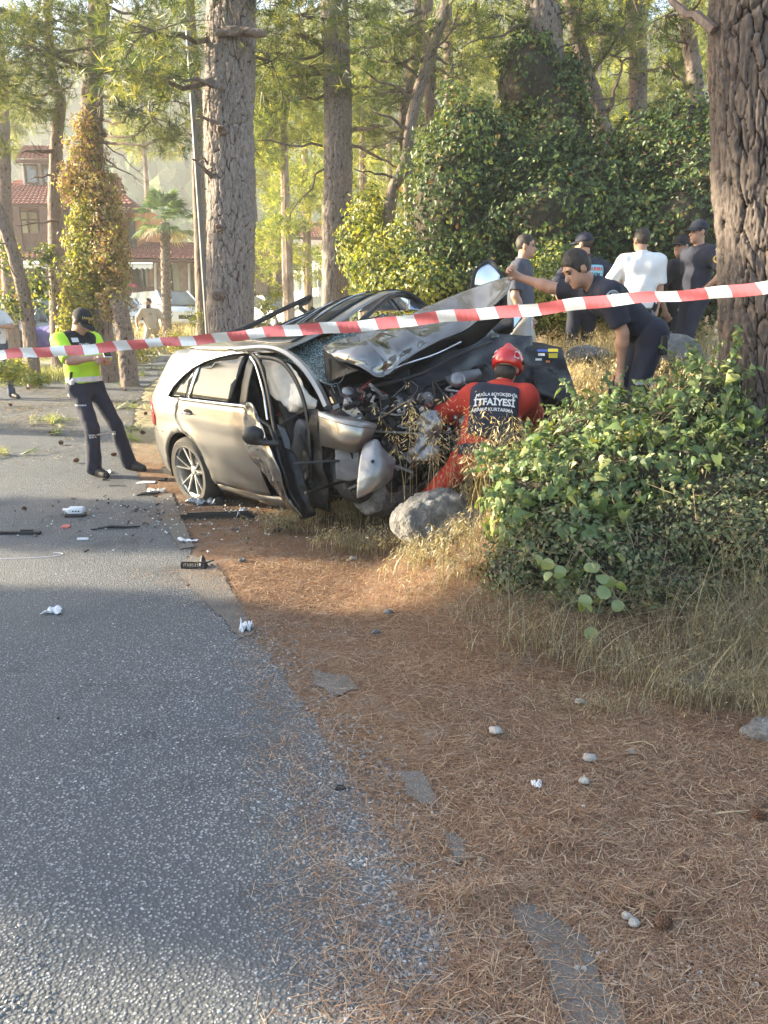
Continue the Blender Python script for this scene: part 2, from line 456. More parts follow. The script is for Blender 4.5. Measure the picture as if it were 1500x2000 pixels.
def chip_mat(name, sc, base, stone, amount):
    m, nt, bs = _mat(name)
    v = ntex(nt, "ShaderNodeTexVoronoi", sc); v.inputs['Randomness'].default_value = 1
    wn = nt.nodes.new("ShaderNodeTexWhiteNoise"); nt.links.new(v.outputs['Color'], wn.inputs[0])
    st = ramp(nt, v.outputs['Distance'], [(.22,(1,1,1)), (.42,(0,0,0))])
    tone = ramp(nt, wn.outputs[0], [(.0, tuple(c*.45 for c in stone)), (.6, tuple(c*.8 for c in stone)), (1, tuple(c*1.25 for c in stone))])
    big = ntex(nt, "ShaderNodeTexNoise", .9, Detail=4)
    am = nt.nodes.new("ShaderNodeMath"); am.operation = 'MULTIPLY'; nt.links.new(st, am.inputs[0])
    lo = ramp(nt, big.outputs[0], [(.35,(amount,)*3), (.65,(amount*.55,)*3)]); nt.links.new(lo, am.inputs[1])
    cb = mixc(nt, am.outputs[0], base, tone); st2 = ntex(nt, "ShaderNodeTexNoise", 1.7, Detail=6, Roughness=.65)
    cb = mixc(nt, ramp(nt, st2.outputs[0], [(.30,(.75,.75,.75)),(.46,(0,0,0))]), cb, tuple(c*.55 for c in base)); dust = ntex(nt, "ShaderNodeTexNoise", .55, Detail=5)
    cb = mixc(nt, ramp(nt, dust.outputs[0], [(.52,(0,0,0)),(.75,(.38,.38,.38))]), cb, (.26,.235,.20))
    nt.links.new(cb, bs.inputs['Base Color'])
    bs.inputs['Roughness'].default_value = .72; bs.inputs['Specular IOR Level'].default_value = .35
    inv = nt.nodes.new("ShaderNodeMath"); inv.operation = 'SUBTRACT'; inv.inputs[0].default_value = 1; nt.links.new(v.outputs['Distance'], inv.inputs[1])
    n2 = ntex(nt, "ShaderNodeTexNoise", sc*3, Detail=3)
    b = bump(nt, None, inv.outputs[0], .7, .006); bump(nt, bs, n2.outputs[0], .3, .003, b)
    return m
M_road = chip_mat("chip_seal", 92, (.095,.10,.105), (.44,.435,.425), .95)
M_patch = chip_mat("old_asphalt", 120, (.15,.135,.12), (.29,.27,.245), .6)

def sheet(name, poly, m, dz, step=.25, x0=None, kind='structure', parent=None):
    px_ = [p[0] for p in poly]; py_ = [p[1] for p in poly]
    gx = np.arange(min(px_), max(px_), step); gy = np.arange(min(py_), max(py_), step)
    A, B = np.meshgrid(gx, gy); A = A.ravel()+RN.uniform(-.1,.1,A.size)*step; B = B.ravel()+RN.uniform(-.1,.1,B.size)*step
    ok = inpoly(A, B, poly) & (dpoly(A, B, poly) > step*.35)
    pts = [Vector(p) for p in poly]+[Vector(p) for p in zip(A[ok], B[ok])]
    n = len(poly)
    r_ = delaunay_2d_cdt(pts, [(i, (i+1) % n) for i in range(n)], [list(range(n))], 1, 1e-5)
    V = [(v.x, v.y, h(v.x, v.y)+dz) for v in r_[0]]
    o = mk(name, V, [list(f) for f in r_[2]], m, parent, True)
    if o.data.polygons and o.data.polygons[0].normal.z < 0: o.data.flip_normals()
    return tag(o, kind=kind) if kind else o
sheet("road", road_poly, M_road, .004, .2)
patches = [
 [(345,1120),(372,1085),(420,1100),(470,1180),(497,1238),(470,1252),(430,1205),(385,1160)],
 [(775,1510),(820,1512),(850,1545),(852,1570),(815,1575),(790,1545)],
 [(985,1765),(1040,1765),(1100,1810),(1150,1850),(1160,1900),(1200,1960),(1230,2030),(1130,2030),(1080,1950),(1060,1890),(1020,1820)],
 [(860,1625),(900,1640),(920,1680),(890,1690)],[(605,1312),(680,1325),(700,1350),(650,1362),(615,1340)],
 [(300,975),(335,960),(350,1000),(380,1070),(350,1075),(315,1010)]]
for k, q in enumerate(patches):
    sheet("old_asphalt_patch", wobble(gpx(q), .03, .012, k+20), M_patch, .010, .06)

# stones of the chip seal, real where they show: flattened lumps set in the binder
def ringtmpl(n=6, seed=1):
    V = [(math.cos(2*math.pi*i/n), math.sin(2*math.pi*i/n), 0) for i in range(n)]
    V += [(.72*math.cos(2*math.pi*i/n+.2), .72*math.sin(2*math.pi*i/n+.2), .62) for i in range(n)]+[(0,0,.78)]
    F = []
    for i in range(n):
        j = (i+1) % n; F += [(i,j,n+j),(i,n+j,n+i),(n+i,n+j,2*n)]
    return np.array(V), np.array(F)
def stones_on(N, region, size, seed, fade=None, near=None, dz=.003):
    g = np.random.default_rng(seed)
    out = []
    x = g.uniform(region[0], region[1], N); y = region[2]+(region[3]-region[2])*g.uniform(0,1,N)**(near or 1)
    return x, y, g
def build_stones(name, x, y, size, g, m, kind='stuff', dz=.002, parent=None, label=None):
    n = len(x); TV, TF = ringtmpl(4 if n > 3000 else 5)
    s = g.uniform(size[0], size[1], n)
    sc = np.stack([s*g.uniform(.8,1.5,n), s*g.uniform(.6,1,n), s*g.uniform(.45,.9,n)], 1)
    V, F, c_ = scatter(TV, TF, np.stack([x, y, H(x,y)+dz], 1), zrots(n, .22, g), sc)
    o = mk(name, V, F, m, parent, False, tint=g.uniform(0,1,n)[c_])
    return tag(o, kind=kind, label=label)
M_stone = leafm("stone_chips", [(0,(.10,.10,.10)), (.35,(.17,.17,.168)), (.7,(.26,.257,.25)), (.94,(.38,.37,.36)), (1,(.58,.57,.55))], trans=0, rough=.4, gloss=.04)
g = np.random.default_rng(5); N = 72000
yy = 1.25+3.6*g.uniform(0,1,N)**1.55; xx = g.uniform(-.62,.62,N)*yy*1.02
ok = inpoly(xx, yy, road_poly) & (g.uniform(0,1,N) < .55+.45*np.sin(xx*2.1+1.3*np.sin(yy*1.9)+.6)*np.sin(yy*1.7+.8*np.sin(xx*2.3)))
xx, yy = xx[ok], yy[ok]
build_stones("chip_stones", xx, yy, (.0033,.0074), g, M_stone, label="pale stone chips standing proud of the road's surface")
# loose chippings along the road's broken edge
def along(poly, N, spread, g):
    P_ = np.array(poly); seg = np.linalg.norm(np.diff(P_, axis=0), axis=1); cs = np.r_[0, np.cumsum(seg)]
    t = g.uniform(0, cs[-1], N); i = np.clip(np.searchsorted(cs, t)-1, 0, len(seg)-1); f = (t-cs[i])/np.maximum(seg[i],1e-9)
    p = P_[i]+(P_[i+1]-P_[i])*f[:,None]; return p[:,0]+g.normal(0, spread, N), p[:,1]+g.normal(0, spread, N)
ed = [p for p in edge_w if 1.2 < p[1] < 3.9]
x1, y1 = along(ed, 3600, .085, g); x2, y2 = along([p for p in ed if p[1] < 2.6], 3200, .12, g)
build_stones("loose_chippings", np.r_[x1,x2-.06], np.r_[y1,y2], (.003,.0085), g, M_stone, label="loose grey chippings along the ragged edge of the road")
sp = []
for (a,b,n_,s_) in [(1200,1745,60,.06),(1240,1870,90,.09),(1330,1905,110,.12),(1420,1900,60,.10),(1120,1850,60,.08),(1000,1540,40,.10),(930,1700,50,.08),(1150,1740,40,.08),(820,1600,40,.06),(640,1230,30,.12),(1050,1780,40,.1),(880,1220,30,.2)]:
    q = G(a,b); sp.append(np.stack([g.normal(q.x,s_,n_), g.normal(q.y,s_*.6,n_)],1))
sp = np.concatenate(sp)
build_stones("white_grit", sp[:,0], sp[:,1], (.002,.0062), g, leafm("white_grit", [(0,(.22,.19,.16)), (.6,(.36,.33,.30)), (1,(.55,.53,.50))], trans=0, gloss=.03), dz=.006, label="pale grit scattered through the pine needles")

# fallen pine needles
def needles(name, x, y, L, wd, g, m, lift=.012, label=None, heap=None, straight=False):
    n = len(x); TV = np.array([(-.5,-.5,0),(-.5,.5,0),(0,.5,.06),(0,-.5,.06),(.5,.1,0),(.5,-.1,0)]); TF = np.array([(0,3,2,1),(3,5,4,2)])
    if straight: TV = np.array([(-.5,-.45,0),(-.45,.5,0),(.5,.35,.04),(.48,-.35,.04)]); TF = np.array([(0,3,2,1)])
    s = g.uniform(L*.5, L*1.25, n); sc = np.stack([s, np.full(n, wd)*g.uniform(.7,1.3,n), s*g.uniform(-1,1.6,n)], 1)
    z = H(x,y)+.004+g.uniform(0,1,n)**2*lift
    if heap is not None: z = z+heap
    V, F, c_ = scatter(TV, TF, np.stack([x,y,z],1), zrots(n, .13, g), sc)
    return tag(mk(name, V, F, m, None, False, tint=g.uniform(0,1,n)[c_]), kind='stuff', label=label)
M_needle = leafm("dead_needles", [(0,(.14,.07,.04)), (.35,(.27,.15,.085)), (.75,(.42,.265,.155)), (1,(.60,.46,.32))], trans=.1, gloss=.05)
g = np.random.default_rng(8); N = 200000
yy = 1.2+4.6*g.uniform(0,1,N)**1.35; xx = g.uniform(-.2,.62,N)*yy*1.05
inr = inpoly(xx, yy, road_poly); d = dpoly(xx, yy, edge_w+[edge_w[-1]])
bare = np.zeros(N)
for q in patches:
    pq = gpx(q); bare = np.maximum(bare, np.where(inpoly(xx, yy, pq), .62, .35*np.exp(-dpoly(xx, yy, pq)/.05)))
thin = np.sin(xx*3.1+np.sin(yy*2.7)*1.4)*np.sin(yy*3.7+np.cos(xx*2.9))
keep = np.where(inr, g.uniform(0,1,N) < .25*np.exp(-d/.09)+.006, g.uniform(0,1,N) > bare) & (inr | (g.uniform(0,1,N) < .62+.45*thin+.4*SS((d-.25)/.6)))
xx, yy = xx[keep], yy[keep]
needles("pine_needle_litter", xx, yy, .070, .0017, g, M_needle, label="brown carpet of fallen pine needles beside the road", straight=True)
g = np.random.default_rng(9); hx, hy, hh = [], [], []
for (a,b,r_,n_,zz) in [(1100,1650,.16,2200,.035),(1130,1600,.10,900,.03),(1060,1630,.06,700,.03),(900,1760,.07,900,.03),(970,1745,.07,900,.03),(1280,1760,.16,1800,.035),(1400,1700,.18,1800,.03),(960,1900,.06,500,.02),(640,1150,.5,3500,.02),(470,1120,.25,1400,.02),(380,1010,.3,1600,.02),(800,1180,.4,2600,.03),(1250,1480,.35,3200,.03),(1420,1560,.3,2600,.03),(900,1960,.1,500,.02),(340,960,.2,900,.02),(560,1010,.35,2000,.02)]:
    q = G(a,b); x_ = g.normal(q.x,r_,n_); y_ = g.normal(q.y,r_*.45,n_); hx.append(x_); hy.append(y_)
    hh.append(g.uniform(0,1,n_)*zz*np.exp(-((x_-q.x)/r_)**2-((y_-q.y)/r_/.45)**2))
needles("needle_drift", np.concatenate(hx), np.concatenate(hy), .065, .0018, g, M_needle, label="heaped drifts of rust-brown pine needles", heap=np.concatenate(hh))

g = np.random.default_rng(19); N = 26000; xx = g.uniform(-9,-1.2,N); yy = g.uniform(8.2,15,N)
keep = g.uniform(0,1,N) < (.25+.6*SS((yy-9.2)/1.5))*(.45+.55*np.sin(xx*2.3+np.sin(yy*1.9))*np.sin(yy*2.9+xx)); xx, yy = xx[keep], yy[keep]
needles("leaf_litter", xx, yy, .13, .008, g, leafm("verge_litter", [(0,(.16,.10,.06)), (.4,(.33,.24,.15)), (.8,(.50,.42,.27)), (1,(.26,.30,.10))], trans=.1, gloss=.03), lift=.03, label="tan litter and grass bits strewn over the road's far end and the kerb")
# kerb across the back of the road, stone by stone
M_kerb = pm("kerb_concrete", (.42,.40,.36), (.30,.28,.25), 5, .9, bmp=.4, bscale=30)
kb = thing("kerb", "weathered concrete kerb along the far side of the road, behind the traffic officer", "kerb", (kerbA.x, kerbA.y, 0))
a, b = Vector(kerbA), Vector((-12, kerbB.y-.7, 0)); L = (b-a).length; n_ = int(L/.8)
for i in range(n_):
    p = a.lerp(b, (i+.5)/n_); p.z = h(p.x, p.y)+.045
    q = MB().box((0,0,0), (L/n_-.015,.16,.20), bev=.015).build("kerb_stone", M_kerb, None)
    q.location = p; q.rotation_euler = (R.uniform(-.03,.03), R.uniform(-.02,.02), math.atan2(b.y-a.y, b.x-a.x)+R.uniform(-.012,.012)); local(q, kb)

# ------------------------------------------------------------ grass
def blades(base, ht, g, bend=.5, wd=.004, seg=4, lean=None, az=None):
    """curved ribbons; returns V,F(quads), tips, dirs"""
    n = len(base); az = g.uniform(0, 2*np.pi, n) if az is None else az
    ht = np.asarray(ht)*np.ones(n); bd = g.uniform(.15, 1, n)*bend*ht; t = np.linspace(0, 1, seg+1)
    d = np.stack([np.cos(az), np.sin(az), np.zeros(n)], 1); sdir = np.stack([-np.sin(az+g.normal(0,.8,n)), np.cos(az), np.zeros(n)], 1)
    P_ = base[:,None,:]+d[:,None,:]*(bd[:,None]*t**2)[:,:,None]; P_[:,:,2] += ht[:,None]*(t-.28*(bd/ht)[:,None]*t**2.5)
    if lean is not None: P_[:,:,:2] += (lean*ht[:,None])[:,None,:]*(t**1.5)[None,:,None]
    w_ = (wd*g.uniform(.6,1.3,n))[:,None]*(1-t**2*.85)[None]
    A = P_+sdir[:,None,:]*w_[:,:,None]*.5; B = P_-sdir[:,None,:]*w_[:,:,None]*.5
    V = np.stack([A,B],2).reshape(-1,3); k = 2*(seg+1)
    f = np.array([(2*i,2*i+1,2*i+3,2*i+2) for i in range(seg)]); F = (f[None]+(np.arange(n)*k)[:,None,None]).reshape(-1,4)
    tp = P_[:,-1]; td = P_[:,-1]-P_[:,-2]; td /= np.linalg.norm(td,axis=1)[:,None]
    return V, F, P_, np.repeat(np.arange(n), seg)
def spikes(P_, g, per, size, wd, spread=.03):
    """seed heads: small drooping spikelets along the last third of each stalk"""
    n, k = P_.shape[:2]; tt = g.uniform(.62, 1, (n,per)); i = np.minimum((tt*(k-1)).astype(int), k-2); f = tt*(k-1)-i
    a = np.take_along_axis(P_, i[:,:,None].repeat(3,2), 1); b = np.take_along_axis(P_, (i+1)[:,:,None].repeat(3,2), 1)
    p = (a+(b-a)*f[:,:,None]).reshape(-1,3); m_ = len(p); d = g.normal(0,1,(m_,3)); d[:,2] = -abs(d[:,2])*.6+.35; d /= np.linalg.norm(d,axis=1)[:,None]
    p = p+d*spread*g.uniform(.1,1,m_)[:,None]; L = size*g.uniform(.6,1.3,m_)[:,None]; s_ = np.cross(d, g.normal(0,1,(m_,3))); s_ /= np.linalg.norm(s_,axis=1)[:,None]+1e-9
    dd = d.copy(); dd[:,2] -= .7
    V = np.stack([p, p+dd*L*.45+s_*wd, p+dd*L, p+dd*L*.45-s_*wd], 1).reshape(-1,3); F = (np.arange(m_)*4)[:,None]+np.arange(4)
    return V, F
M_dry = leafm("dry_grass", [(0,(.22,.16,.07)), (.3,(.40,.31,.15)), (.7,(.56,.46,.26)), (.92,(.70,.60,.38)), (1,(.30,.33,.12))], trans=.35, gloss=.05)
M_dry_shade = leafm('shaded_dry_grass', [(0,(.13,.10,.055)), (.4,(.24,.20,.12)), (.8,(.36,.32,.20)), (.95,(.46,.41,.28)), (1,(.20,.22,.10))], trans=.3, gloss=.04)  # greyer, darker copy of the dry grass: shade put into the colour
M_olive = leafm("green_grass", [(0,(.10,.13,.035)), (.5,(.19,.23,.06)), (1,(.38,.36,.15))], trans=.4, gloss=.05)
def grass_patch(name, label, pts, n, ht, g, m, heads=0, bend=.5, wd=.0035, spread=.15, hs=.02, hw=.0035, lean=None, sub=0):
    bs_ = []; hts = []
    for (px_, py_, sx, sy, wgt, hm) in pts:
        q = G(px_, py_); k = int(n*wgt); x = g.normal(q.x, sx, k); y = g.normal(q.y, sy, k); bs_.append(np.stack([x,y,H(x,y)-.01],1)); hts.append(g.uniform(.45,1,k)*ht*hm)
    base = np.concatenate(bs_); hts = np.concatenate(hts)
    V, F, P_, c_ = blades(base, hts, g, bend, wd, lean=lean); tn = g.uniform(0,1,len(base))[c_]
    if heads:
        sel = g.uniform(0,1,len(base)) < .5; V2, F2 = spikes(P_[sel], g, heads, hs, hw)
        F = np.concatenate([F, F2+len(V)]); V = np.concatenate([V, V2]); tn = np.r_[tn, g.uniform(.35,.9,len(F2))]
    return tag(mk(name, V, F, m, None, True, tint=tn), kind='stuff', label=label)
g = np.random.default_rng(21)
grass_patch("dry_grass", "tall dry grass with drooping seed heads in front of the wrecked car",
  [(640,1010,.16,.10,1.0,.6),(700,1030,.14,.12,1.3,.7),(760,1020,.12,.12,1.4,.95),(730,1000,.10,.15,1,1.15),(800,985,.10,.15,1.4,1.3),(830,960,.10,.15,1,1.4),(600,1020,.10,.08,.5,.45),(880,1080,.14,.06,.9,.45),(760,1080,.18,.06,.9,.4),(560,1040,.12,.05,.7,.4),(690,1075,.16,.05,.9,.4),(830,1090,.14,.05,.8,.4),(920,1120,.14,.06,.8,.5),(950,980,.12,.12,.9,1.0),(900,990,.08,.1,.6,1.0),(1010,960,.15,.12,.6,1.0)],
  160, .60, g, M_dry_shade, heads=14, bend=.55, wd=.0032, hs=.026, hw=.0034)
grass_patch("dry_grass", "low straw-coloured grass at the edge of the needle litter under the bush",
  [(960,1190,.15,.05,1,.8),(1040,1260,.15,.05,1,.9),(1140,1300,.15,.05,1,1),(1250,1340,.16,.06,1.4,1.1),(1350,1370,.15,.06,1.6,1.2),(1450,1380,.14,.08,2.2,1.5),(1480,1300,.16,.10,2,2.0),(1400,1280,.15,.10,1.5,1.6),(850,1150,.2,.05,.7,.5),(620,1110,.2,.06,.4,.4),(1180,1390,.14,.04,1,.5)],
  120, .30, g, M_dry_shade, heads=6, bend=1.6, wd=.0026, hs=.014, hw=.002)
grass_patch("dry_grass", "sunlit golden grass on the bank behind the wreck's front",
  [(1120,745,.25,.3,1.6,1),(1180,720,.3,.4,2,1),(1140,680,.4,.4,2,1),(1100,640,.4,.5,1.6,1.1),(1220,690,.4,.4,1.6,1),(1330,680,.4,.4,1.8,1),(1380,640,.4,.5,1.4,1),(1060,800,.2,.2,1,1),(1300,600,.6,.5,1.4,1.1),(1170,790,.3,.3,1.4,.9),(1360,760,.3,.3,1.2,.8),(1170,850,.3,.2,1,.8)],
  300, .58, g, M_dry, heads=11, bend=.7, wd=.0075, hs=.03, hw=.005)
grass_patch("weeds", "green and yellow weeds along the kerb behind the traffic officer",
  [(30,745,.6,.25,2.5,1.3),(110,735,.5,.2,1.2,.9),(260,690,.5,.3,2.2,1),(330,680,.5,.3,1.6,1),(200,700,.5,.3,1,.9),(70,700,.8,.5,1.6,.8),(420,660,.8,.5,1.8,1.0),(380,640,.8,.6,1.5,1.2),(120,680,.7,.5,1.2,.9)],
  420, .34, g, M_olive, bend=.9, wd=.011)
grass_patch("dry_grass", "pale dry verge between the kerb and the parked cars",
  [(60,690,1.2,.8,2,.8),(180,670,1,1,2,1.2),(250,655,1.2,1,2,1.3),(330,655,1.2,1,2,1.3),(100,665,1.5,1.2,2,1),(430,650,1.2,1,2,1),(0,660,1.5,1.2,2,1),(370,690,.5,.3,.8,.8)],
  320, .5, g, M_dry, bend=.7, wd=.014)
# ============================================================ HILL
def hill():
    xs = np.linspace(-150, 170, 90); ys = np.linspace(105, 230, 36); X, Y = np.meshgrid(xs, ys)
    t = SS((Y-108)/95); Z = 1.5+66*t*(1+.12*np.sin(X*.035+1)+.08*np.sin(X*.09))+1.5*np.sin(X*.21)*np.sin(Y*.17)
    nx, ny = len(xs), len(ys); I = np.arange(nx*ny).reshape(ny, nx); V = np.stack([X,Y,Z],-1).reshape(-1,3)
    F = np.stack([I[:-1,:-1],I[:-1,1:],I[1:,1:],I[1:,:-1]],-1).reshape(-1,4)
    tag(mk("hills", V, F, pm("hill_soil", (.16,.15,.08), (.08,.10,.04), .15, .95)), kind='structure')
    g = np.random.default_rng(4); N = 5200
    x = g.uniform(-140,160,N); y = g.uniform(108,218,N); t = SS((y-108)/95)
    z = 1.5+66*t*(1+.12*np.sin(x*.035+1)+.08*np.sin(x*.09))
    bm = bmesh.new(); bmesh.ops.create_icosphere(bm, subdivisions=1, radius=1); TV = np.array([v.co for v in bm.verts]); TF = np.array([[v.index for v in f.verts] for f in bm.faces]); bm.free()
    TV = TV*(1+.28*np.sin(TV[:,[1]]*5+TV[:,[0]]*3)*np.sin(TV[:,[2]]*4))
    s = g.uniform(1.3,3.0,N); sc = np.stack([s,s,s*g.uniform(1.1,1.7,N)],1)
    V, F, c_ = scatter(TV, TF, np.stack([x,y,z+s*.9],1), zrots(N,.15,g), sc)
    V = V+g.normal(0,.16,V.shape)
    m = leafm("far_wood", [(0,(.05,.08,.035)), (.5,(.10,.14,.06)), (.85,(.17,.19,.09)), (1,(.25,.23,.12))], trans=.1, gloss=0)
    tag(mk("wooded_hillside", V, F, m, None, False, tint=g.uniform(0,1,N)[c_]), kind='stuff', label="pine wood covering the hazy hillside")
hill()

# ============================================================ BARK
def bark_mat(name, plate, plate2, crack, flake, bs=60):
    m, nt, b = _mat(name)
    at = nt.nodes.new("ShaderNodeAttribute"); at.attribute_name = "bark"; ct = nt.nodes.new("ShaderNodeAttribute"); ct.attribute_name = "plate"
    n = ntex(nt, "ShaderNodeTexNoise", 14, Detail=6, stretch=(1,1,.35)); f = ntex(nt, "ShaderNodeTexNoise", bs, Detail=5, stretch=(1,1,.3))
    pc = mixc(nt, n.outputs[0], plate, plate2)
    pc = mixc(nt, ramp(nt, ct.outputs['Fac'], [(.80,(0,0,0)),(.9,(1,1,1))]), pc, flake)
    pc = mixc(nt, ramp(nt, f.outputs[0], [(.42,(.85,.85,.85)),(.62,(0,0,0))]), pc, tuple(c*.5 for c in plate))
    nt.links.new(mixc(nt, ramp(nt, at.outputs['Fac'], [(.12,(0,0,0)),(.5,(1,1,1))]), crack, pc), b.inputs['Base Color'])
    b.inputs['Roughness'].default_value = .9; b.inputs['Specular IOR Level'].default_value = .2
    x = bump(nt, None, n.outputs[0], .5, .012); bump(nt, b, f.outputs[0], .8, .006, x); return m
M_barkA = bark_mat("burnt_bark", (.185,.155,.14), (.11,.088,.078), (.03,.021,.018), (.33,.20,.13))
M_barkB = bark_mat("grey_bark", (.36,.31,.28), (.24,.195,.17), (.085,.052,.038), (.46,.33,.24))
M_barkC = bark_mat('brown_bark', (.34,.27,.23), (.22,.165,.14), (.075,.045,.033), (.44,.30,.22))
def spline(pts, n):
    P_ = np.array([tuple(p) for p in pts], float); k = len(P_)
    if k == 2: t = np.linspace(0,1,n)[:,None]; return P_[0]+(P_[1]-P_[0])*t
    E = np.vstack([2*P_[0]-P_[1], P_, 2*P_[-1]-P_[-2]]); out = []
    for u in np.linspace(0, k-1-1e-6, n):
        i = int(u); t = u-i; a,b,c,d = E[i],E[i+1],E[i+2],E[i+3]
        out.append(.5*((2*b)+(c-a)*t+(2*a-5*b+4*c-d)*t*t+(3*b-a-3*c+d)*t**3))
    return np.array(out)
def worley(u, v, wu, wv, seed, per):
    """u periodic with per cells; returns F2-F1, cell random"""
    g = np.random.default_rng(seed); nv = 400; J = g.uniform(0,1,(per,nv,3))
    U = u/wu; Vv = v/wv+np.where(np.floor(U)%2 == 0, 0, .5)*0; iu = np.floor(U).astype(int); iv = np.floor(Vv).astype(int)
    d1 = np.full(U.shape, 9.); d2 = np.full(U.shape, 9.); cr = np.zeros(U.shape)
    for a in (-1,0,1):
        for b in (-1,0,1):
            cu, cv = iu+a, iv+b; j = J[cu % per, cv % nv]
            d = np.hypot(cu+.1+.8*j[...,0]-U, (cv+.1+.8*j[...,1]-Vv))
            m_ = d < d1; d2 = np.where(m_, d1, np.minimum(d2, d)); cr = np.where(m_, j[...,2], cr); d1 = np.where(m_, d, d1)
    return d2-d1, cr
def bark_trunk(name, pts, radii, nU, nV, m, parent, amp=.03, cell=(.085,.24), seed=1, flare=.0, zmin=None):
    radii = [q*.86-amp*.2 for q in radii]; amp = amp*.8
    C = spline(pts, nV); rr = np.interp(np.linspace(0,1,nV), np.linspace(0,1,len(radii)), radii)
    T = np.gradient(C, axis=0); T /= np.linalg.norm(T,axis=1)[:,None]
    A = np.cross(T, [0,1,0]); A /= np.linalg.norm(A,axis=1)[:,None]; B = np.cross(T, A)
    s = np.r_[0, np.cumsum(np.linalg.norm(np.diff(C,axis=0),axis=1))]
    th = np.linspace(0, 2*np.pi, nU, endpoint=False); TH, S_ = np.meshgrid(th, s); RR = rr[:,None]
    per = max(6, int(round(2*np.pi*np.mean(radii)/cell[0]))); u = TH/(2*np.pi)*per
    wu = u+.40*np.sin(S_*2.3+TH*2)+.16*np.sin(S_*9+TH*3+1)+.14*np.sin(S_*31+TH*7); wv = S_/cell[1]+.45*np.sin(TH*5+S_*2)+.2*np.sin(TH*13+S_*9)
    e, cr = worley(wu % per, wv, 1, 1, seed, per); e2, cr2 = worley((wu*2+.4*np.sin(S_*30)) % (2*per), wv*2.3, 1, 1, seed+5, 2*per)
    pl = SS((e-.025)/.09); pl2 = SS((e2-.01)/.11)
    fz = np.random.default_rng(seed+9).normal(0,1,S_.shape); fz = (fz+np.roll(fz,1,0)+np.roll(fz,2,0)+np.roll(fz,1,1))*.3
    disp = amp*(pl*(.35+.95*cr)-.5)+amp*.42*pl2*(.2+cr2)*pl+amp*.20*fz+amp*.25*np.sin(TH*3+S_*1.3)+flare*np.exp(-S_/.35)*(1+.35*np.sin(TH*5+seed))
    fu = np.abs(np.sin(TH*max(4,per//4)*.5*1.0+1.1*np.sin(S_*1.7+TH*2+seed)+.6*np.sin(S_*5.3+TH)+.25*np.sin(S_*17))); gr = SS(fu/.22); disp = disp-amp*.85*(1-gr); pl = pl*(.25+.75*gr)
    rad_ = RR*(1+.05*np.sin(TH*2+seed+S_*.7))+disp
    V = C[:,None,:]+A[:,None,:]*(np.cos(TH)*rad_)[...,None]+B[:,None,:]*(np.sin(TH)*rad_)[...,None]
    I = np.arange(nU*nV).reshape(nV,nU); I2 = np.roll(I,-1,1); F = np.stack([I[:-1],I[1:],I2[1:],I2[:-1]],-1).reshape(-1,4)
    o = mk(name, V.reshape(-1,3), F, m, parent, True)
    a = o.data.attributes.new("bark",'FLOAT','POINT'); a.data.foreach_set("value", (pl*.75+.25*pl2*pl).ravel().astype(np.float32))
    a = o.data.attributes.new("plate",'FLOAT','POINT'); a.data.foreach_set("value", (.55*cr+.45*cr2).ravel().astype(np.float32))
    return o

# ------------------------------------------------------------ needles on twigs
def tuft_template(n, L, w, seed=1, cone=1.1):
    g = np.random.default_rng(seed); V, F = [], []
    for i in range(n):
        a = g.uniform(0,2*np.pi); c_ = g.uniform(.15,cone); d = np.array([math.sin(c_)*math.cos(a), math.sin(c_)*math.sin(a), math.cos(c_)])
        s = np.cross(d, g.normal(0,1,3)); s /= np.linalg.norm(s); o = np.array([0,0,g.uniform(-.5,.3)*L]); l_ = L*g.uniform(.7,1.15); k = len(V)
        tip = o+d*l_; tip[2] -= .0
        V += [o+s*w, o-s*w, tip]; F.append((k,k+1,k+2))
    return np.array(V), np.array(F)
TUFT = [tuft_template(9, .155, .0056, 1), tuft_template(9, .155, .0056, 2)]
TUFT_FAR = tuft_template(6, .27, .014, 3)
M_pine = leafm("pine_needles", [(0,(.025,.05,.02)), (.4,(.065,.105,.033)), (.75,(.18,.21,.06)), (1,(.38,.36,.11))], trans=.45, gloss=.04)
M_pine_sun = leafm("sunlit_pine_needles", [(0,(.07,.12,.035)), (.45,(.20,.25,.06)), (1,(.48,.47,.14))], trans=.5, gloss=.02)  # sunshine on the far crowns put into the needles as brighter yellow
M_limb = pm("limb_bark", (.21,.165,.14), (.10,.07,.055), 9, .95, bmp=.8, bscale=30, dist=.02, stretch=(1,1,.4))
M_thin = pm("thin_bark", (.34,.27,.22), (.16,.105,.08), 7, .95, bmp=1, bscale=24, dist=.03, stretch=(1,1,.35))
TUFT_BIG = tuft_template(4, .28, .024, 5)
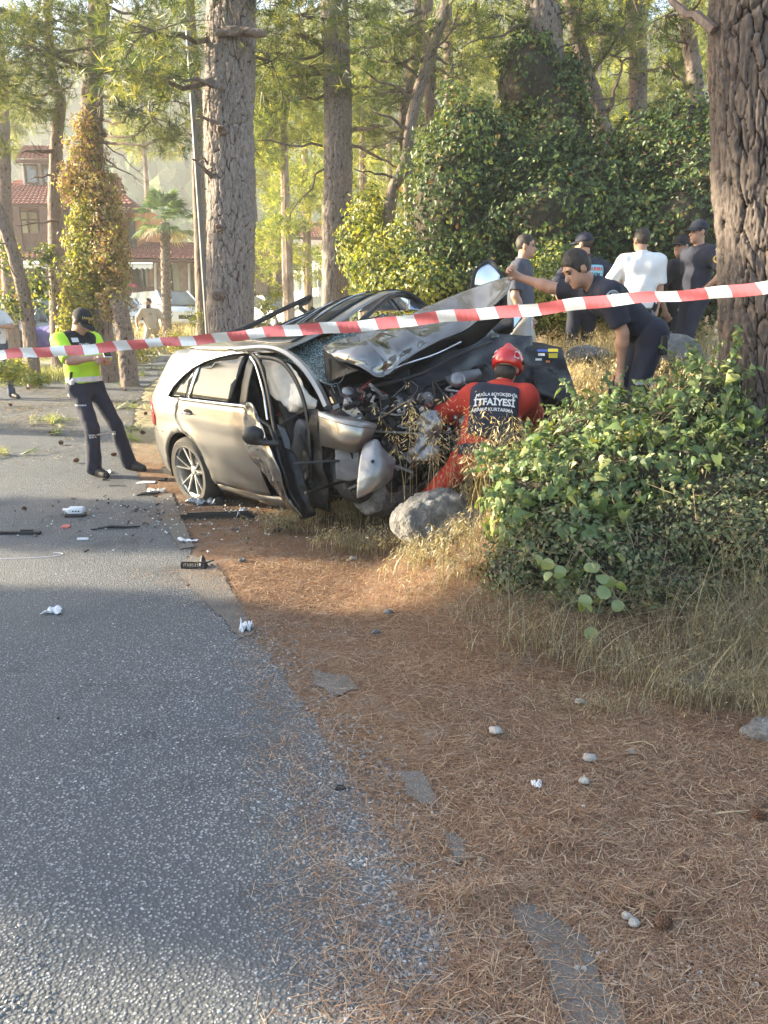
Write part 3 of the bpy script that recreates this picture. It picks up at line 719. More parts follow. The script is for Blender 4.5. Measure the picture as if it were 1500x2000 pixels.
def crown(clumps, g, far=False, dens=1.0):
    Vs, Fs, Tn = [], [], []; base = 0; tw = MB()
    for (c, r_) in clumps:
        n = max(8, int((95 if not far else 55)*dens*(r_/.6)**2)); d = g.normal(0,1,(n,3)); d /= np.linalg.norm(d,axis=1)[:,None]
        rad_ = g.uniform(.25,1,n)**.6; p = d*rad_[:,None]*np.array([1.25,1.25,.62])*r_
        p[:,2] -= .25*r_*(p[:,0]**2+p[:,1]**2)/(r_*r_)*.6
        # gaps: push towards a few twig axes
        ax = g.normal(0,1,(7,3)); ax[:,2] = ax[:,2]*.5-.15; ax /= np.linalg.norm(ax,axis=1)[:,None]; j = g.integers(0,7,n)
        along_ = np.abs(p@np.ones(3))*0+rad_*r_*1.2; q = ax[j]*along_[:,None]+g.normal(0,.17*r_,(n,3)); p = .25*p+.75*q
        o = np.array(tuple(c)); pos = o+p
        # direction of tuft: outward, a bit up
        dirn = p/(np.linalg.norm(p,axis=1)[:,None]+1e-6)*.8+g.normal(0,.45,(n,3)); dirn[:,2] += .25; dirn /= np.linalg.norm(dirn,axis=1)[:,None]
        a = np.cross(dirn, g.normal(0,1,(n,3))); a /= np.linalg.norm(a,axis=1)[:,None]; b = np.cross(dirn,a); M = np.stack([a,b,dirn],2)
        TV, TF = (TUFT_BIG if dens > 2 else TUFT_FAR) if far else TUFT[g.integers(0,2)]
        V, F, c_ = scatter(TV, TF, pos, M, g.uniform(.8,1.25,n)); Vs.append(V); Fs.append(F+base); base += len(V)
        Tn.append(np.clip(g.uniform(0,1,n)[c_]*.7+g.uniform(0,.3),0,1))
        if not far:
            for k in range(7):
                e = o+ax[k]*r_*1.15; m_ = o+ax[k]*r_*.55+np.array([0,0,.06*r_]); tw.tube([o, m_, e], [.012,.007,.003], 3, cap=False)
    return np.concatenate(Vs), np.concatenate(Fs), np.concatenate(Tn), tw
def limb(mb, a, b, r0, r1, g, sag=.12, n=5, sides=5, kink=.05):
    a = Vector(a); b = Vector(b); L = (b-a).length; pts = []
    for i in range(n+1):
        t = i/n; p = a.lerp(b, t); p.z += -sag*L*math.sin(t*math.pi)*.6
        if 0 < i < n: p += Vector((g.uniform(-1,1), g.uniform(-1,1), g.uniform(-1,1)))*kink*L
        pts.append(p)
    mb.tube(pts, [r0+(r1-r0)*i/n for i in range(n+1)], sides)
    return pts
def tree(label, pts, radii, clumps=(), m=None, n=14, seed=1, above=None, near=None, twigs=0, group=None, limb_r=.035, far=False, dead=()):
    """pts pixel+depth triples from the ground up; first one is dropped to the ground"""
    g = np.random.default_rng(seed); W = [P(*p) for p in pts]; z0 = h(W[0].x, W[0].y); W[0].z = z0-.1
    if above:
        d = (W[-1]-W[-2]).normalized(); d = (d+Vector((0,0,.8))).normalized(); W = W+[W[-1]+d*above]; radii = list(radii)+[radii[-1]*.55]
    t = thing("pine_tree", label, "tree", tuple(W[0]), group=group)
    if near: tr = bark_trunk("trunk", W, radii, near[0], near[1], near[2], None, near[3], near[4], seed, near[5] if len(near) > 5 else 0)
    else: tr = bark_trunk('trunk', W, radii, 32, 110, m or M_barkC, None, float(np.mean(radii))*.16, (.075,.19), seed, .02)
    local(tr, t)
    cl = [(P(a,b,Y), r_) for (a,b,Y,r_) in clumps]
    if above:
        top = W[-1]
        for k in range(7):
            an = g.uniform(0,6.28); cl.append((Vector((top.x+math.cos(an)*1.4*g.uniform(.2,1), top.y+math.sin(an)*1.4*g.uniform(.2,1), top.z-g.uniform(-.3,1.8))), g.uniform(.5,.8)))
    C = spline(W, 60)
    lm = []
    for (c, r_) in cl:
        if far and g.uniform() < .5: continue
        dz = np.abs(C[:,2]-(c.z+.25*(Vector(c)-W[0]).length*.12)); d_ = np.linalg.norm(C-np.array(c),axis=1); i = int(np.argmin(d_*.7+dz*.6))
        mb = MB(); limb(mb, C[i], c, min(limb_r, radii[0]*.4), .010, R, .1, 6, 5); lm.append(mb)
    for (a, b, r0) in dead:
        mb = MB(); q0, q1 = P(*a), P(*b); pts_ = limb(mb, q0, q1, r0, r0*.3, R, .0, 6, 5, .045)
        for k in range(4):
            s_ = pts_[2+k]; L = (q1-q0).length*.35; e = s_+Vector((R.uniform(-1,1), R.uniform(-1,1), R.uniform(-.6,.8)))*L; limb(mb, s_, e, r0*.35, r0*.1, R, 0, 3, 3, .08)
        lm.append(mb)
    for k in range(twigs):
        i = R.randrange(8, 56); p = Vector(C[i]); e = p+Vector((R.uniform(-1,1), R.uniform(-1,.3), R.uniform(-.35,.5)))*R.uniform(.5,1.3); mb = MB(); pts_ = limb(mb, p, e, .016, .004, R, 0, 5, 4, .06)
        for q in range(3):
            s_ = pts_[2+q]; limb(mb, s_, s_+Vector((R.uniform(-1,1),R.uniform(-1,1),R.uniform(-.5,.6)))*.4, .006, .002, R, 0, 3, 3, .1)
        lm.append(mb)
    for mb in lm: local(mb.build("limb", M_limb, None, True), t)
    if cl:
        V, F, tn, tw = crown(cl, g, far); cr = mk("crown", V, F, M_pine_sun if far else M_pine, None, False, tint=tn); cr['kind'] = 'stuff'; local(cr, t)
        if tw.V: o = tw.build("twigs", M_limb, None, False); o['kind'] = 'stuff'; local(o, t)
    return t

# A: the big trunk at the right edge
A0 = P(1478,930,4.95); zA = h(A0.x, A0.y)
tree("massive deeply furrowed pine trunk at the right edge, rising behind the leafy bush",
     [(1500,930,4.95),(1494,640,4.95),(1480,300,4.95),(1474,-60,4.95),(1472,-400,4.95)], [.305,.285,.285,.28,.27], near=(230,350,M_barkA,.028,(.050,.24),.05), seed=3, above=4,
     dead=[((1395,60,4.9),(1250,-60,5.4),.03)])
# B: left big trunk behind the car
B = tree("big grey pine trunk with plated bark right behind the wrecked car's roof",
     [(452,760,10.4),(450,560,10.4),(452,400,10.4),(447,230,10.4),(452,60,10.4),(452,-160,10.4)], [.345,.335,.33,.325,.32,.31], near=(190,350,M_barkB,.028,(.062,.24),.04), seed=11, above=4,
     clumps=[(300,60,10.0,.7),(230,140,9.6,.6),(340,150,9.8,.5),(560,-40,10,.8),(350,-60,9.6,.7),(530,120,10.6,.5)], limb_r=.05,
     dead=[((405,320,10.2),(392,300,10),.02),((412,345,10.2),(375,310,9.8),.035),((425,240,10.1),(385,225,9.9),.025)])
# a knot stub across the trunk near the top and scars lower down
for (a,b,Y,r_,dx) in [(470,66,10.05,.075,.30),(432,252,10.05,.06,.0),(428,445,10.05,.05,0),(424,575,10.05,.085,0),(432,170,10.05,.04,0)]:
    c = P(a,b,Y); f = Field((c.x-.4,c.y-.25,c.z-.3),(c.x+.4,c.y+.25,c.z+.3),.012)
    if dx: f.cap((c.x-.28,c.y+.05,c.z+.03),(c.x+.26,c.y-.02,c.z),.035,.05,.03); f.cap((c.x-.2,c.y+.05,c.z+.07),(c.x+.1,c.y,c.z+.05),.03,.03,.03)
    else: f.ell((c.x,c.y+.03,c.z),(r_,.09,r_*.9)); f.ell((c.x,c.y-.06,c.z),(r_*.45,.06,r_*.4),k=.02,sub=True)
    f.rough(.014, 38, 3, (.5,1,1.6)); f.rough(.006, 90, 4); local(f.obj("knot", M_limb), B)
# C: middle trunk
tree("straight middle pine trunk between the big grey trunk and the leafy thicket",
     [(655,640,14.2),(656,480,14.2),(660,330,14.2),(660,200,14.2),(657,100,14.2),(652,-40,14.2),(650,-200,14.2)], [.285,.275,.265,.25,.24,.235,.22], near=(96,220,M_barkB,.028,(.075,.20),.03), seed=23, above=4,
     clumps=[(560,70,14,.7),(530,30,14.3,.8),(600,130,13.6,.5),(540,150,14,.6),(700,40,13.6,.6),(740,90,13.4,.6),(590,30,13.5,.7),(575,195,14,.5),(720,170,14,.5),(600,-60,14,.9),(520,105,14,.7),(720,-40,14,.8)],
     dead=[((632,95,14.1),(585,62,13.8),.04),((688,255,14.1),(760,245,13.6),.04),((688,285,14.1),(790,330,13.8),.03),((630,285,14.1),(500,275,13.7),.025),((632,330,14.1),(560,430,13.7),.02)])
# D: ivy-clad tree, left
Dt = tree("left pine whose lower trunk is wrapped in brown and yellow-green ivy",
     [(205,660,16),(185,520,16),(180,400,16),(180,240,16),(183,150,16),(190,60,16),(196,-30,16),(200,-160,16)], [.24,.235,.235,.22,.215,.21,.20,.19], seed=31, above=3, n=40,
     clumps=[(110,40,15.5,.9),(60,90,15.3,.8),(250,60,15,.7),(270,170,14.8,.6),(300,230,14.5,.6),(330,270,14.6,.5),(265,215,14.7,.5),(120,130,15.4,.7),(235,120,15,.6),(90,10,15,.9),(320,110,14.6,.6),(130,-30,15,.9),(250,-20,15,.8)],
     dead=[((176,140,15.9),(60,90,15.4),.035),((172,135,15.9),(30,65,15.4),.03),((200,60,15.9),(270,85,15.4),.04),((198,115,15.9),(290,175,15.3),.03),((190,300,15.9),(280,360,15.3),.02),((190,265,15.9),(290,355,15.3),.015),((198,5,15.9),(400,90,15.4),.03)])
tree("slim pine with a broken stub, left of the ivy-clad trunk",
     [(112,690,17.5),(112,560,17.5),(108,400,17.5),(112,260,17.5),(118,200,17.5),(108,170,17.5),(98,120,17.5),(90,-40,17.5)], [.19,.185,.165,.14,.13,.12,.11,.09], seed=37, above=2.5, n=34,
     clumps=[(40,120,17,.8),(20,180,17,.8),(60,210,17,.6),(150,100,17,.6),(10,60,17,.9),(70,60,17,.7),(170,60,17.2,.6)],
     dead=[((105,295,17.4),(40,298,17),.05),((115,430,17.4),(30,440,17),.03),((105,180,17.4),(150,160,17),.03),((108,340,17.4),(60,350,17),.03),((110,540,17.4),(50,555,17),.03)])
tree("leaning bare pine trunk at the far left, bending over the man in white",
     [(62,690,15),(50,600,15),(32,520,15),(8,440,15),(-25,370,15),(-70,290,15)], [.15,.14,.125,.12,.11,.10], seed=41, above=2.5, n=26,
     clumps=[(-30,200,15,.8),(5,20,14.6,.9),(5,270,14.8,.4)], twigs=4)
tree("bent tree stem emerging from the brown ivy above the traffic officer's cap",
     [(252,700,15.2),(242,640,15.2),(228,590,15.3),(208,540,15.7)], [.19,.17,.15,.10], seed=43, n=20)
tree("narrow pine stem with brown bark hugging the left side of the big trunk",
     [(395,690,18),(394,560,18),(390,420,18),(386,300,18),(384,180,18),(375,60,18),(360,-120,18)], [.18,.17,.16,.13,.12,.1,.09], seed=47, above=2, n=30,
     clumps=[(350,200,17.5,.7),(320,150,17.5,.7),(370,100,17.5,.8),(330,60,17.5,.8),(420,-20,18,.8),(360,260,17.5,.5),(290,120,17,.6)], twigs=5)
tree("sloping reddish pine that leans right in front of the sunlit far wood",
     [(738,500,13),(760,420,13),(790,320,13),(808,215,13),(840,110,13),(875,0,13),(900,-80,13)], [.115,.11,.105,.10,.09,.085,.08], seed=53, above=2.5, n=34,
     clumps=[(770,60,12.6,.6),(740,120,12.8,.5),(820,40,12.6,.6),(760,180,13,.45),(950,-30,12.6,.7)],
     dead=[((800,250,13),(720,205,12.6),.03),((812,200,13),(700,130,12.6),.03),((780,350,13),(690,330,12.6),.025),((820,160,13),(720,60,12.6),.03),((795,270,13),(710,290,12.7),.02),((835,120,13),(900,30,12.6),.03)])
tree("upright pine with a rough stem just behind the sloping reddish one",
     [(812,520,16.5),(802,450,16.5),(797,360,16.5),(790,250,16.5),(795,180,16.5),(815,90,16.5),(820,-60,16.5)], [.15,.145,.13,.13,.12,.12,.1], seed=59, above=2.5, n=34, clumps=[(760,260,16,.6),(850,180,16,.6),(730,200,16,.6),(880,90,16,.7),(770,20,16,.8)],
     dead=[((795,210,16.5),(870,140,16),.03),((795,280,16.5),(720,250,16),.03),((800,240,16.5),(860,250,16),.03)])
tree("straight slim pine rising behind the thicket's left lobe",
     [(850,600,15),(845,300,15),(842,200,15),(838,80,15),(832,-80,15)], [.13,.12,.12,.11,.10], seed=61, above=2.5, n=34, clumps=[(900,130,15,.6),(790,40,15,.6)], dead=[((840,130,15),(920,160,14.6),.03),((840,50,15),(960,45,14.6),.03)])
tree("thin dark pine between the slim pine and the ivy-topped trunk",
     [(880,560,17),(878,200,17),(876,100,17),(872,-80,17)], [.11,.10,.10,.09], seed=67, above=2.5, n=24, clumps=[(930,60,17,.7),(960,110,17,.6)], twigs=3)
Kt = tree("thick pale pine trunk smothered in ivy up to its bare top, standing in the thicket",
     [(1085,640,13.2),(1075,400,13.2),(1070,240,13.2),(1066,110,13.2),(1058,0,13.2),(1052,-150,13.2)], [.36,.35,.34,.33,.32,.30], near=(70,120,M_barkB,.026,(.12,.4)), seed=71, above=3, clumps=[(980,30,12.8,.6),(1130,20,12.8,.6)],
     dead=[((1088,150,12.9),(1115,138,12.5),.035),((1090,200,12.9),(1200,190,12.5),.03),((1085,100,12.9),(1170,60,12.6),.02),((1030,50,12.9),(900,95,12.6),.025)])
tree("crooked leaning pine with a fork, right of the ivy-smothered trunk",
     [(1215,520,14),(1190,300,14),(1180,250,14),(1160,180,14),(1140,120,14),(1120,40,14),(1108,-60,14)], [.15,.14,.13,.12,.12,.11,.1], seed=73, above=2.5, n=34, clumps=[(1170,40,13.6,.6),(1090,-20,13.6,.6),(1220,60,13.6,.5)],
     dead=[((1182,240,14),(1215,120,13.6),.05),((1170,210,14),(1110,130,13.6),.04),((1150,150,14),(1230,40,13.7),.04)])
tree("straight grey pine trunk in front of the yellow wood, left of the furrowed giant",
     [(1250,620,14.5),(1246,230,14.5),(1246,100,14.5),(1243,-100,14.5)], [.185,.175,.165,.15], seed=79, above=2.5, n=34, clumps=[(1200,110,14,.5),(1290,60,14,.6),(1300,130,14,.5),(1230,-20,14,.8)], twigs=3)
tree("twisted forked pine half hidden by the furrowed giant's left edge",
     [(1362,520,12),(1368,300,12),(1360,200,12),(1352,120,12),(1338,30,12),(1325,-80,12)], [.20,.17,.13,.12,.11,.1], seed=83, above=2.5, n=34, clumps=[(1300,30,11.7,.5),(1370,40,11.8,.5),(1320,190,12.2,.4)],
     dead=[((1352,180,12),(1290,120,11.7),.025),((1360,90,12),(1295,65,11.7),.02)])
tree("dim trunk standing against the left edge of the photo", [(18,640,20),(14,480,20),(10,380,20),(5,200,20)], [.2,.19,.17,.15], seed=89, above=2, n=20)

# sunlit pines farther back
def far_tree(label, x, y, ht, cr, seed, low=.35, cnt=26, lean=0):
    g = np.random.default_rng(seed); z0 = h(x,y); t = thing("pine_tree", label, "tree", (x,y,z0), group="sunlit pines in the far wood")
    tr = MB().tube([(x,y,z0-.2),(x+lean*.4,y,z0+ht*.4),(x+lean,y,z0+ht*.9)], [.22,.17,.07], 8).build("trunk", M_thin, None, True); local(tr, t)
    cl = []
    for k in range(cnt):
        f = g.uniform(low,1); a = g.uniform(0,6.28); rr = cr*(1-.5*f)*math.sqrt(g.uniform(.05,1)); cl.append((Vector((x+lean*f+math.cos(a)*rr, y+math.sin(a)*rr, z0+ht*f)), g.uniform(.7,1.25)))
    V, F, tn, tw = crown(cl, g, True, 1.0); c_ = mk("crown", V, F, M_pine_sun, None, False, tint=tn); c_['kind'] = 'stuff'; local(c_, t); return t
spots = [(560,470,27,9.5,2.4,.2),(600,500,34,11,2.6,.2),(710,500,30,10,2.6,.12),(760,500,37,13,3,.1),(900,470,30,12,3,.2),(960,470,40,14,3.2,.15),(1150,470,28,11,2.8,.3),(1230,470,36,14,3,.25),(1320,470,30,12,3,.3),(500,500,42,12,3,.25),(40,560,50,16,2.8,.6),(300,560,52,17,2.5,.6),(1180,450,48,17,3,.3),(850,470,50,16,3.4,.2),(660,480,48,15,3.2,.25),(1400,470,26,11,2.8,.3)]
SHOW = ["tall","bushy","loose","dense","spreading"]
for k,(a,b,Y,ht,cr,lo) in enumerate(spots):
    q = P(a,b,Y)
    far_tree("pale sunlit pine in the hazy far wood behind the thicket" if 860 < a < 1390 else "pale sunlit pine seen between the trunks near the houses", q.x, q.y, ht, cr, 100+k, lo)
# pines out of the frame to the left: they stand by the road and shade it
def side_tree(x, y, ya, yb, ht, seed, cnt):
    g = np.random.default_rng(seed); z0 = 0; t = thing("pine_tree", "pine beside the road out of view to the left", "tree", (x,y,z0), group="pines along the road's left side")
    local(MB().tube([(x,y,-.2),(x,y,ht*.5),(x,y,ht*.95)], [.26,.2,.08], 10).build("trunk", M_thin, None, True), t)
    cl = [(Vector((x+g.normal(0,.8), g.uniform(ya+.3,yb-.3), .5+(ht-.5)*g.uniform(0,1))), g.uniform(.45,.6)) for k in range(cnt)]
    V, F, tn, tw = crown(cl, g, True, 3.2); c_ = mk("crown", V, F, M_pine_sun, None, False, tint=tn); c_['kind'] = 'stuff'; local(c_, t)
# ============================================================ LEAFY PLANTS
def leaf_arrow():
    """ivy / bindweed leaf: two lobes, pointed tip, folded along the midrib"""
    o = [(0,0),(-.28,.18),(-.50,.10),(-.44,-.22),(-.20,-.55),(0,-1),(.20,-.55),(.44,-.22),(.50,.10),(.28,.18)]
    V = [(x, -y-.0, .10-abs(x)*.28-(y*y)*.22) for x,y in o]+[(0,.35,.13)]
    F = [(10,i,(i+1)%10) for i in range(10)]
    return np.array(V)[:, [0,1,2]]*np.array([1,1,1]), np.array(F)
def leaf_small():
    V = [(0,0,0),(-.33,.4,.08),(0,1,-.08),(.33,.4,.08)]; return np.array(V), np.array([(0,3,2,1)])
def leaf_lance():
    V = [(0,0,0),(-.2,.4,.05),(0,.45,.0),(.2,.4,.05),(0,1,-.1)]; return np.array(V), np.array([(0,2,4,1),(0,3,4,2)])
def leaf_round():
    n = 9; V = [(0,0,0)]+[(.5*math.sin(2*math.pi*i/n)*(1.05), .5-.5*math.cos(2*math.pi*i/n)*.95, -.12*math.cos(4*math.pi*i/n)) for i in range(n)]+[(0,.5,.03)]
    return np.array(V[1:]+[V[-1]])[:10], np.array([(9,i,(i+1)%9) for i in range(9)])
def face_rots(nrm, g, droop=.6, spin=.8):
    """leaf frame: z near nrm, y (towards the tip) pointing down the slope"""
    n = len(nrm); z = nrm+g.normal(0,.45,(n,3)); z /= np.linalg.norm(z,axis=1)[:,None]
    y = g.normal(0,spin,(n,3)); y[:,2] -= droop; y -= z*(y*z).sum(1)[:,None]; y /= np.linalg.norm(y,axis=1)[:,None]+1e-9
    x = np.cross(y,z); return np.stack([x,y,z],2)
def lumps_points(lumps, n, g, shell=.35):
    """points near the surface of a union of ellipsoids (c, r3); returns pos, normal"""
    Cs = np.array([tuple(l[0]) for l in lumps]); Rs = np.array([l[1] for l in lumps]); ar = (Rs[:,0]*Rs[:,2]+Rs[:,0]*Rs[:,1]+Rs[:,1]*Rs[:,2]); ar /= ar.sum()
    i = g.choice(len(lumps), n, p=ar); d = g.normal(0,1,(n,3)); d /= np.linalg.norm(d,axis=1)[:,None]
    wob = 1+.24*np.sin(d[:,0]*5+i*2.1)*np.sin(d[:,2]*6+i)+.16*np.sin(d[:,1]*9+d[:,2]*8+i*.7)+.1*np.sin(d[:,0]*17+i)*np.sin(d[:,2]*15)
    s = wob*(1-shell*g.uniform(0,1,n)**1.8); p = Cs[i]+d*Rs[i]*s[:,None]; nr = d/Rs[i]; nr /= np.linalg.norm(nr,axis=1)[:,None]
    inside = np.zeros(n,bool)
    for k in range(len(lumps)): inside |= (k != i) & ((((p-Cs[k])/Rs[k])**2).sum(1) < .55)
    ok = ~inside & (p[:,2] > H(p[:,0],p[:,1])-.02); return p[ok], nr[ok]
def core(lumps, m, parent, step=.09, shrink=.86, name="dark_core"):  # solid dark lump added behind the leaves for the shade inside
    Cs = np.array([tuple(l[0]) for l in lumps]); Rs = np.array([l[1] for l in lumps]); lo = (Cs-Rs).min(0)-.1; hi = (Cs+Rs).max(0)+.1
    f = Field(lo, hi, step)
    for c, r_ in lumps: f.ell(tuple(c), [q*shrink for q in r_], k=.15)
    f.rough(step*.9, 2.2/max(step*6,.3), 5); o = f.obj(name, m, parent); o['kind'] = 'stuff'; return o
M_ivy = leafm("ivy_leaf", [(0,(.055,.095,.035)), (.4,(.105,.165,.055)), (.8,(.17,.235,.085)), (.95,(.27,.30,.10)), (1,(.34,.26,.12))], trans=.3, gloss=.03, rough=.45)
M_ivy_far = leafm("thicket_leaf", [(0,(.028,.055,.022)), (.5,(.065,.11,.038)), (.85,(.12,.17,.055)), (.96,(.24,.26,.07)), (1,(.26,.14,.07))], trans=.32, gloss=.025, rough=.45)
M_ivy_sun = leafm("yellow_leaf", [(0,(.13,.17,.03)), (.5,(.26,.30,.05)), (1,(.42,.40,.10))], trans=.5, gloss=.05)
M_ivy_brown = leafm("dead_ivy", [(0,(.20,.12,.06)), (.5,(.34,.22,.12)), (1,(.50,.40,.24))], trans=.25, gloss=.02)
M_kermes = leafm("small_green_leaf", [(0,(.055,.08,.035)), (.5,(.11,.14,.065)), (.85,(.18,.20,.10)), (1,(.34,.26,.15))], trans=.2, gloss=.03, rough=.35)
M_core = pm("core_dark", (.035,.028,.018), (.06,.05,.03), 12, 1, bmp=.8, bscale=18, dist=.05)
M_stem = pm("green_stem", (.16,.13,.07), (.26,.20,.12), 20, .8)
def shrub(name, label, lumps, n, size, m, tmpl, seed, cat="bush", shell=.35, droop=.6, core_step=.12, second=None, group=None, shrink=.84):
    g = np.random.default_rng(seed); c0 = Vector(lumps[0][0]); t = thing(name, label, cat, (c0.x, c0.y, h(c0.x,c0.y)), group=group)
    p, nr = lumps_points(lumps, n, g, shell); TV, TF = tmpl; V, F, c_ = scatter(TV, TF, p, face_rots(nr, g, droop), g.uniform(.6,1.25,len(p))*size)
    o = mk("leaves", V, F, m, None, False, tint=g.uniform(0,1,len(p))[c_]); o['kind'] = 'stuff'; local(o, t)
    if second:
        n2, s2, m2, t2, sh2 = second; p, nr = lumps_points(lumps, n2, g, sh2); V, F, c_ = scatter(t2[0], t2[1], p, face_rots(nr, g, droop), g.uniform(.6,1.25,len(p))*s2)
        o = mk("leaves", V, F, m2, None, False, tint=g.uniform(0,1,len(p))[c_]); o['kind'] = 'stuff'; local(o, t)
    if core_step: local(core(lumps, M_core, None, core_step, shrink), t)
    return t
def L(px, py, Y, rx, ry, rz): return (P(px,py,Y), (rx,ry,rz))
SM, LN, AR, RO = leaf_small(), leaf_lance(), leaf_arrow(), leaf_round()
shrub("thicket", "tall dark green thicket, the left lobe behind the raised bonnet", [L(900,330,11.8,.55,.7,1.0),(P(880,430,11.6),(.75,.8,1.1)),L(950,500,11.6,.9,.8,.9),L(975,400,11.9,.7,.7,1.0),L(940,270,12,.45,.5,.5),L(870,560,11.4,.8,.7,.7),L(960,580,11,.9,.7,.6)], 30000, .075, M_ivy_far, SM, 201, shell=.42, shrink=.7)
shrub("ivy", "ivy swallowing the pale trunk in a green column above the thicket", [(P(1030,120,12.9),(.42,.45,.45)),(P(1020,190,12.9),(.35,.5,.5)),(P(1085,220,12.8),(.5,.5,.8)),(P(1095,310,12.6),(.62,.6,.9)),(P(1050,380,12.6),(.8,.7,.8)),(P(1110,180,12.9),(.3,.4,.5))], 20000, .075, M_ivy_far, SM, 202, cat="climbing plant", shell=.35)
shrub("thicket", "broad dark thicket in the centre behind the leaning officer", [L(1070,450,11.3,.9,.9,.9),L(1160,380,11.8,.9,.8,.8),L(1190,470,11.4,.9,.9,.9),L(1110,530,10.9,.7,.6,.6),L(1060,590,10.8,.8,.6,.5),L(1200,570,10.9,.8,.6,.6)], 27000, .075, M_ivy_far, SM, 203, shell=.42, shrink=.7)
shrub("thicket", "right-hand end of the dark thicket, above the officers by the giant trunk", [L(1290,380,11.6,.9,.8,.9),L(1370,370,11.2,.8,.8,.9),L(1330,470,11,1.0,.8,.9),L(1260,480,11.2,.9,.8,.8),L(1250,300,12.2,.6,.6,.6),L(1345,260,12,.5,.5,.6),L(1440,420,11,.9,.8,1.1),L(1290,570,10.9,.9,.6,.6),L(1400,540,10.6,.9,.6,.7)], 31000, .075, M_ivy_far, SM, 204, shell=.42, shrink=.7)
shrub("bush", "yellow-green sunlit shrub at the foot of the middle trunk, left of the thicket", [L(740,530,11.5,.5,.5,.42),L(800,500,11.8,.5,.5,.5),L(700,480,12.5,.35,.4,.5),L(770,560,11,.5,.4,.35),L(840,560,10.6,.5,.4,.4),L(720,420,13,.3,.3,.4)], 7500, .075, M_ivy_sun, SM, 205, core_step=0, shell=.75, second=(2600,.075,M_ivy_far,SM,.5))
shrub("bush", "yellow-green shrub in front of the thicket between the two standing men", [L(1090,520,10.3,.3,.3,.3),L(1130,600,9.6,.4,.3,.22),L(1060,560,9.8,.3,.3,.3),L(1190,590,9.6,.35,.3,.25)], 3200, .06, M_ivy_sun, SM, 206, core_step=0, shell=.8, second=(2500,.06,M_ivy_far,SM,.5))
# ivy round the left pine: yellow-green below, brown above
lowiv = [L(165,480,15.8,.36,.36,.5),L(160,560,15.8,.42,.4,.55),L(155,630,15.8,.4,.4,.4),L(175,420,15.8,.36,.36,.4),L(180,520,15.7,.4,.4,.6)]
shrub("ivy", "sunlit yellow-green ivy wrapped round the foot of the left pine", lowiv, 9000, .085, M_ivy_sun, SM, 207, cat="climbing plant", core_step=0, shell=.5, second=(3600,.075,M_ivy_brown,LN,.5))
shrub("ivy", "dry brown ivy clinging high up the left pine", [L(175,250,15.9,.30,.3,.35),L(170,310,15.9,.4,.36,.45),L(195,370,15.8,.42,.4,.45),L(215,440,15.7,.35,.35,.5),L(140,360,15.9,.28,.3,.4),L(230,520,15.6,.25,.3,.5),L(225,590,15.4,.3,.3,.4),L(212,500,15.4,.35,.3,.5)], 11000, .09, M_ivy_brown, LN, 208, cat="climbing plant", core_step=0, shell=.9, second=(3500,.07,M_ivy_sun,SM,.6))
# loose broad-leaved saplings by the left pines
shrub("sapling", "loose leafy sapling between the leaning trunk and the slim pine", [L(75,560,15.5,.32,.3,.5),L(30,590,15,.35,.3,.35),L(90,500,16,.25,.25,.3),L(20,500,16,.35,.3,.35)], 900, .12, M_ivy_far, LN, 209, cat="tree", core_step=0, shell=.95, second=(300,.1,M_ivy_sun,SM,.9))
shrub("bush", "rounded yellow-green bush on the verge at the left edge, under the tape", [L(22,722,10.5,.28,.25,.17),L(70,740,10.2,.2,.15,.09)], 1500, .045, M_ivy_sun, SM, 210, shell=.6, core_step=0)
shrub("bush", "small weedy bush at the bearded man's feet", [L(270,690,19.5,.5,.3,.3),L(220,700,18.5,.5,.3,.25),L(345,670,19,.3,.3,.3)], 1600, .07, M_ivy_sun, SM, 211, shell=.8, core_step=0, second=(700,.07,M_ivy_brown,LN,.6))
shrub("bush", "weedy bush at the foot of the big trunk, left of the car roof", [L(380,620,17,.2,.2,.25),L(520,600,15,.25,.25,.3),L(540,570,15,.15,.15,.2)], 700, .06, M_ivy_sun, SM, 212, shell=.9, core_step=0)
# the bearded man's verge shrubs, brown
shrub("bush", "dry brown bush beside the white SUV", [L(330,655,22,.6,.4,.45),L(250,640,23,.5,.4,.35),L(210,625,24,.6,.4,.4)], 1800, .08, leafm("dry_leaf", [(0,(.18,.14,.06)),(1,(.40,.33,.17))], trans=.3), LN, 213, shell=.7, core_step=0)

# ---------------- the foreground bush
bl = [L(1090,900,4.6,.24,.3,.20),L(1015,940,4.45,.17,.22,.20),L(1165,860,4.7,.32,.4,.30),L(1250,850,4.75,.40,.4,.30),L(1365,800,4.75,.26,.36,.32),L(1180,960,4.35,.46,.4,.36),L(1070,1010,4.2,.30,.3,.36),L(1290,930,4.4,.44,.4,.36),L(1010,1010,4.2,.16,.22,.24)]
bl2 = [L(1120,1080,3.95,.32,.26,.26),L(1240,1090,3.95,.34,.28,.24),L(1360,1030,4.0,.36,.3,.26),L(1010,1120,3.95,.2,.2,.20),L(1450,1060,3.9,.32,.26,.26),L(1160,1165,3.8,.30,.16,.12),L(1320,1150,3.75,.3,.16,.13),L(1500,960,4.2,.32,.3,.25),L(1400,960,4.2,.25,.22,.2),L(1040,1080,4.0,.16,.16,.2)]
g = np.random.default_rng(300)
bush = thing("ivy_bush", "large leafy bush of arrow-shaped leaves in the right foreground", "bush", tuple(G(1150,1240)))
p, nr = lumps_points(bl, 4600, g, .42)
front = nr[:,1] < .35; p, nr = p[front], nr[front]; q2, n2 = lumps_points([bl[6],bl[8],bl2[0]], 700, g, .25); p = np.concatenate([p,q2]); nr = np.concatenate([nr,n2])
RT = face_rots(nr, g, 1.3, .55); S_ = .030+.062*g.uniform(0,1,len(p))**1.4; Yv = p[:,1]
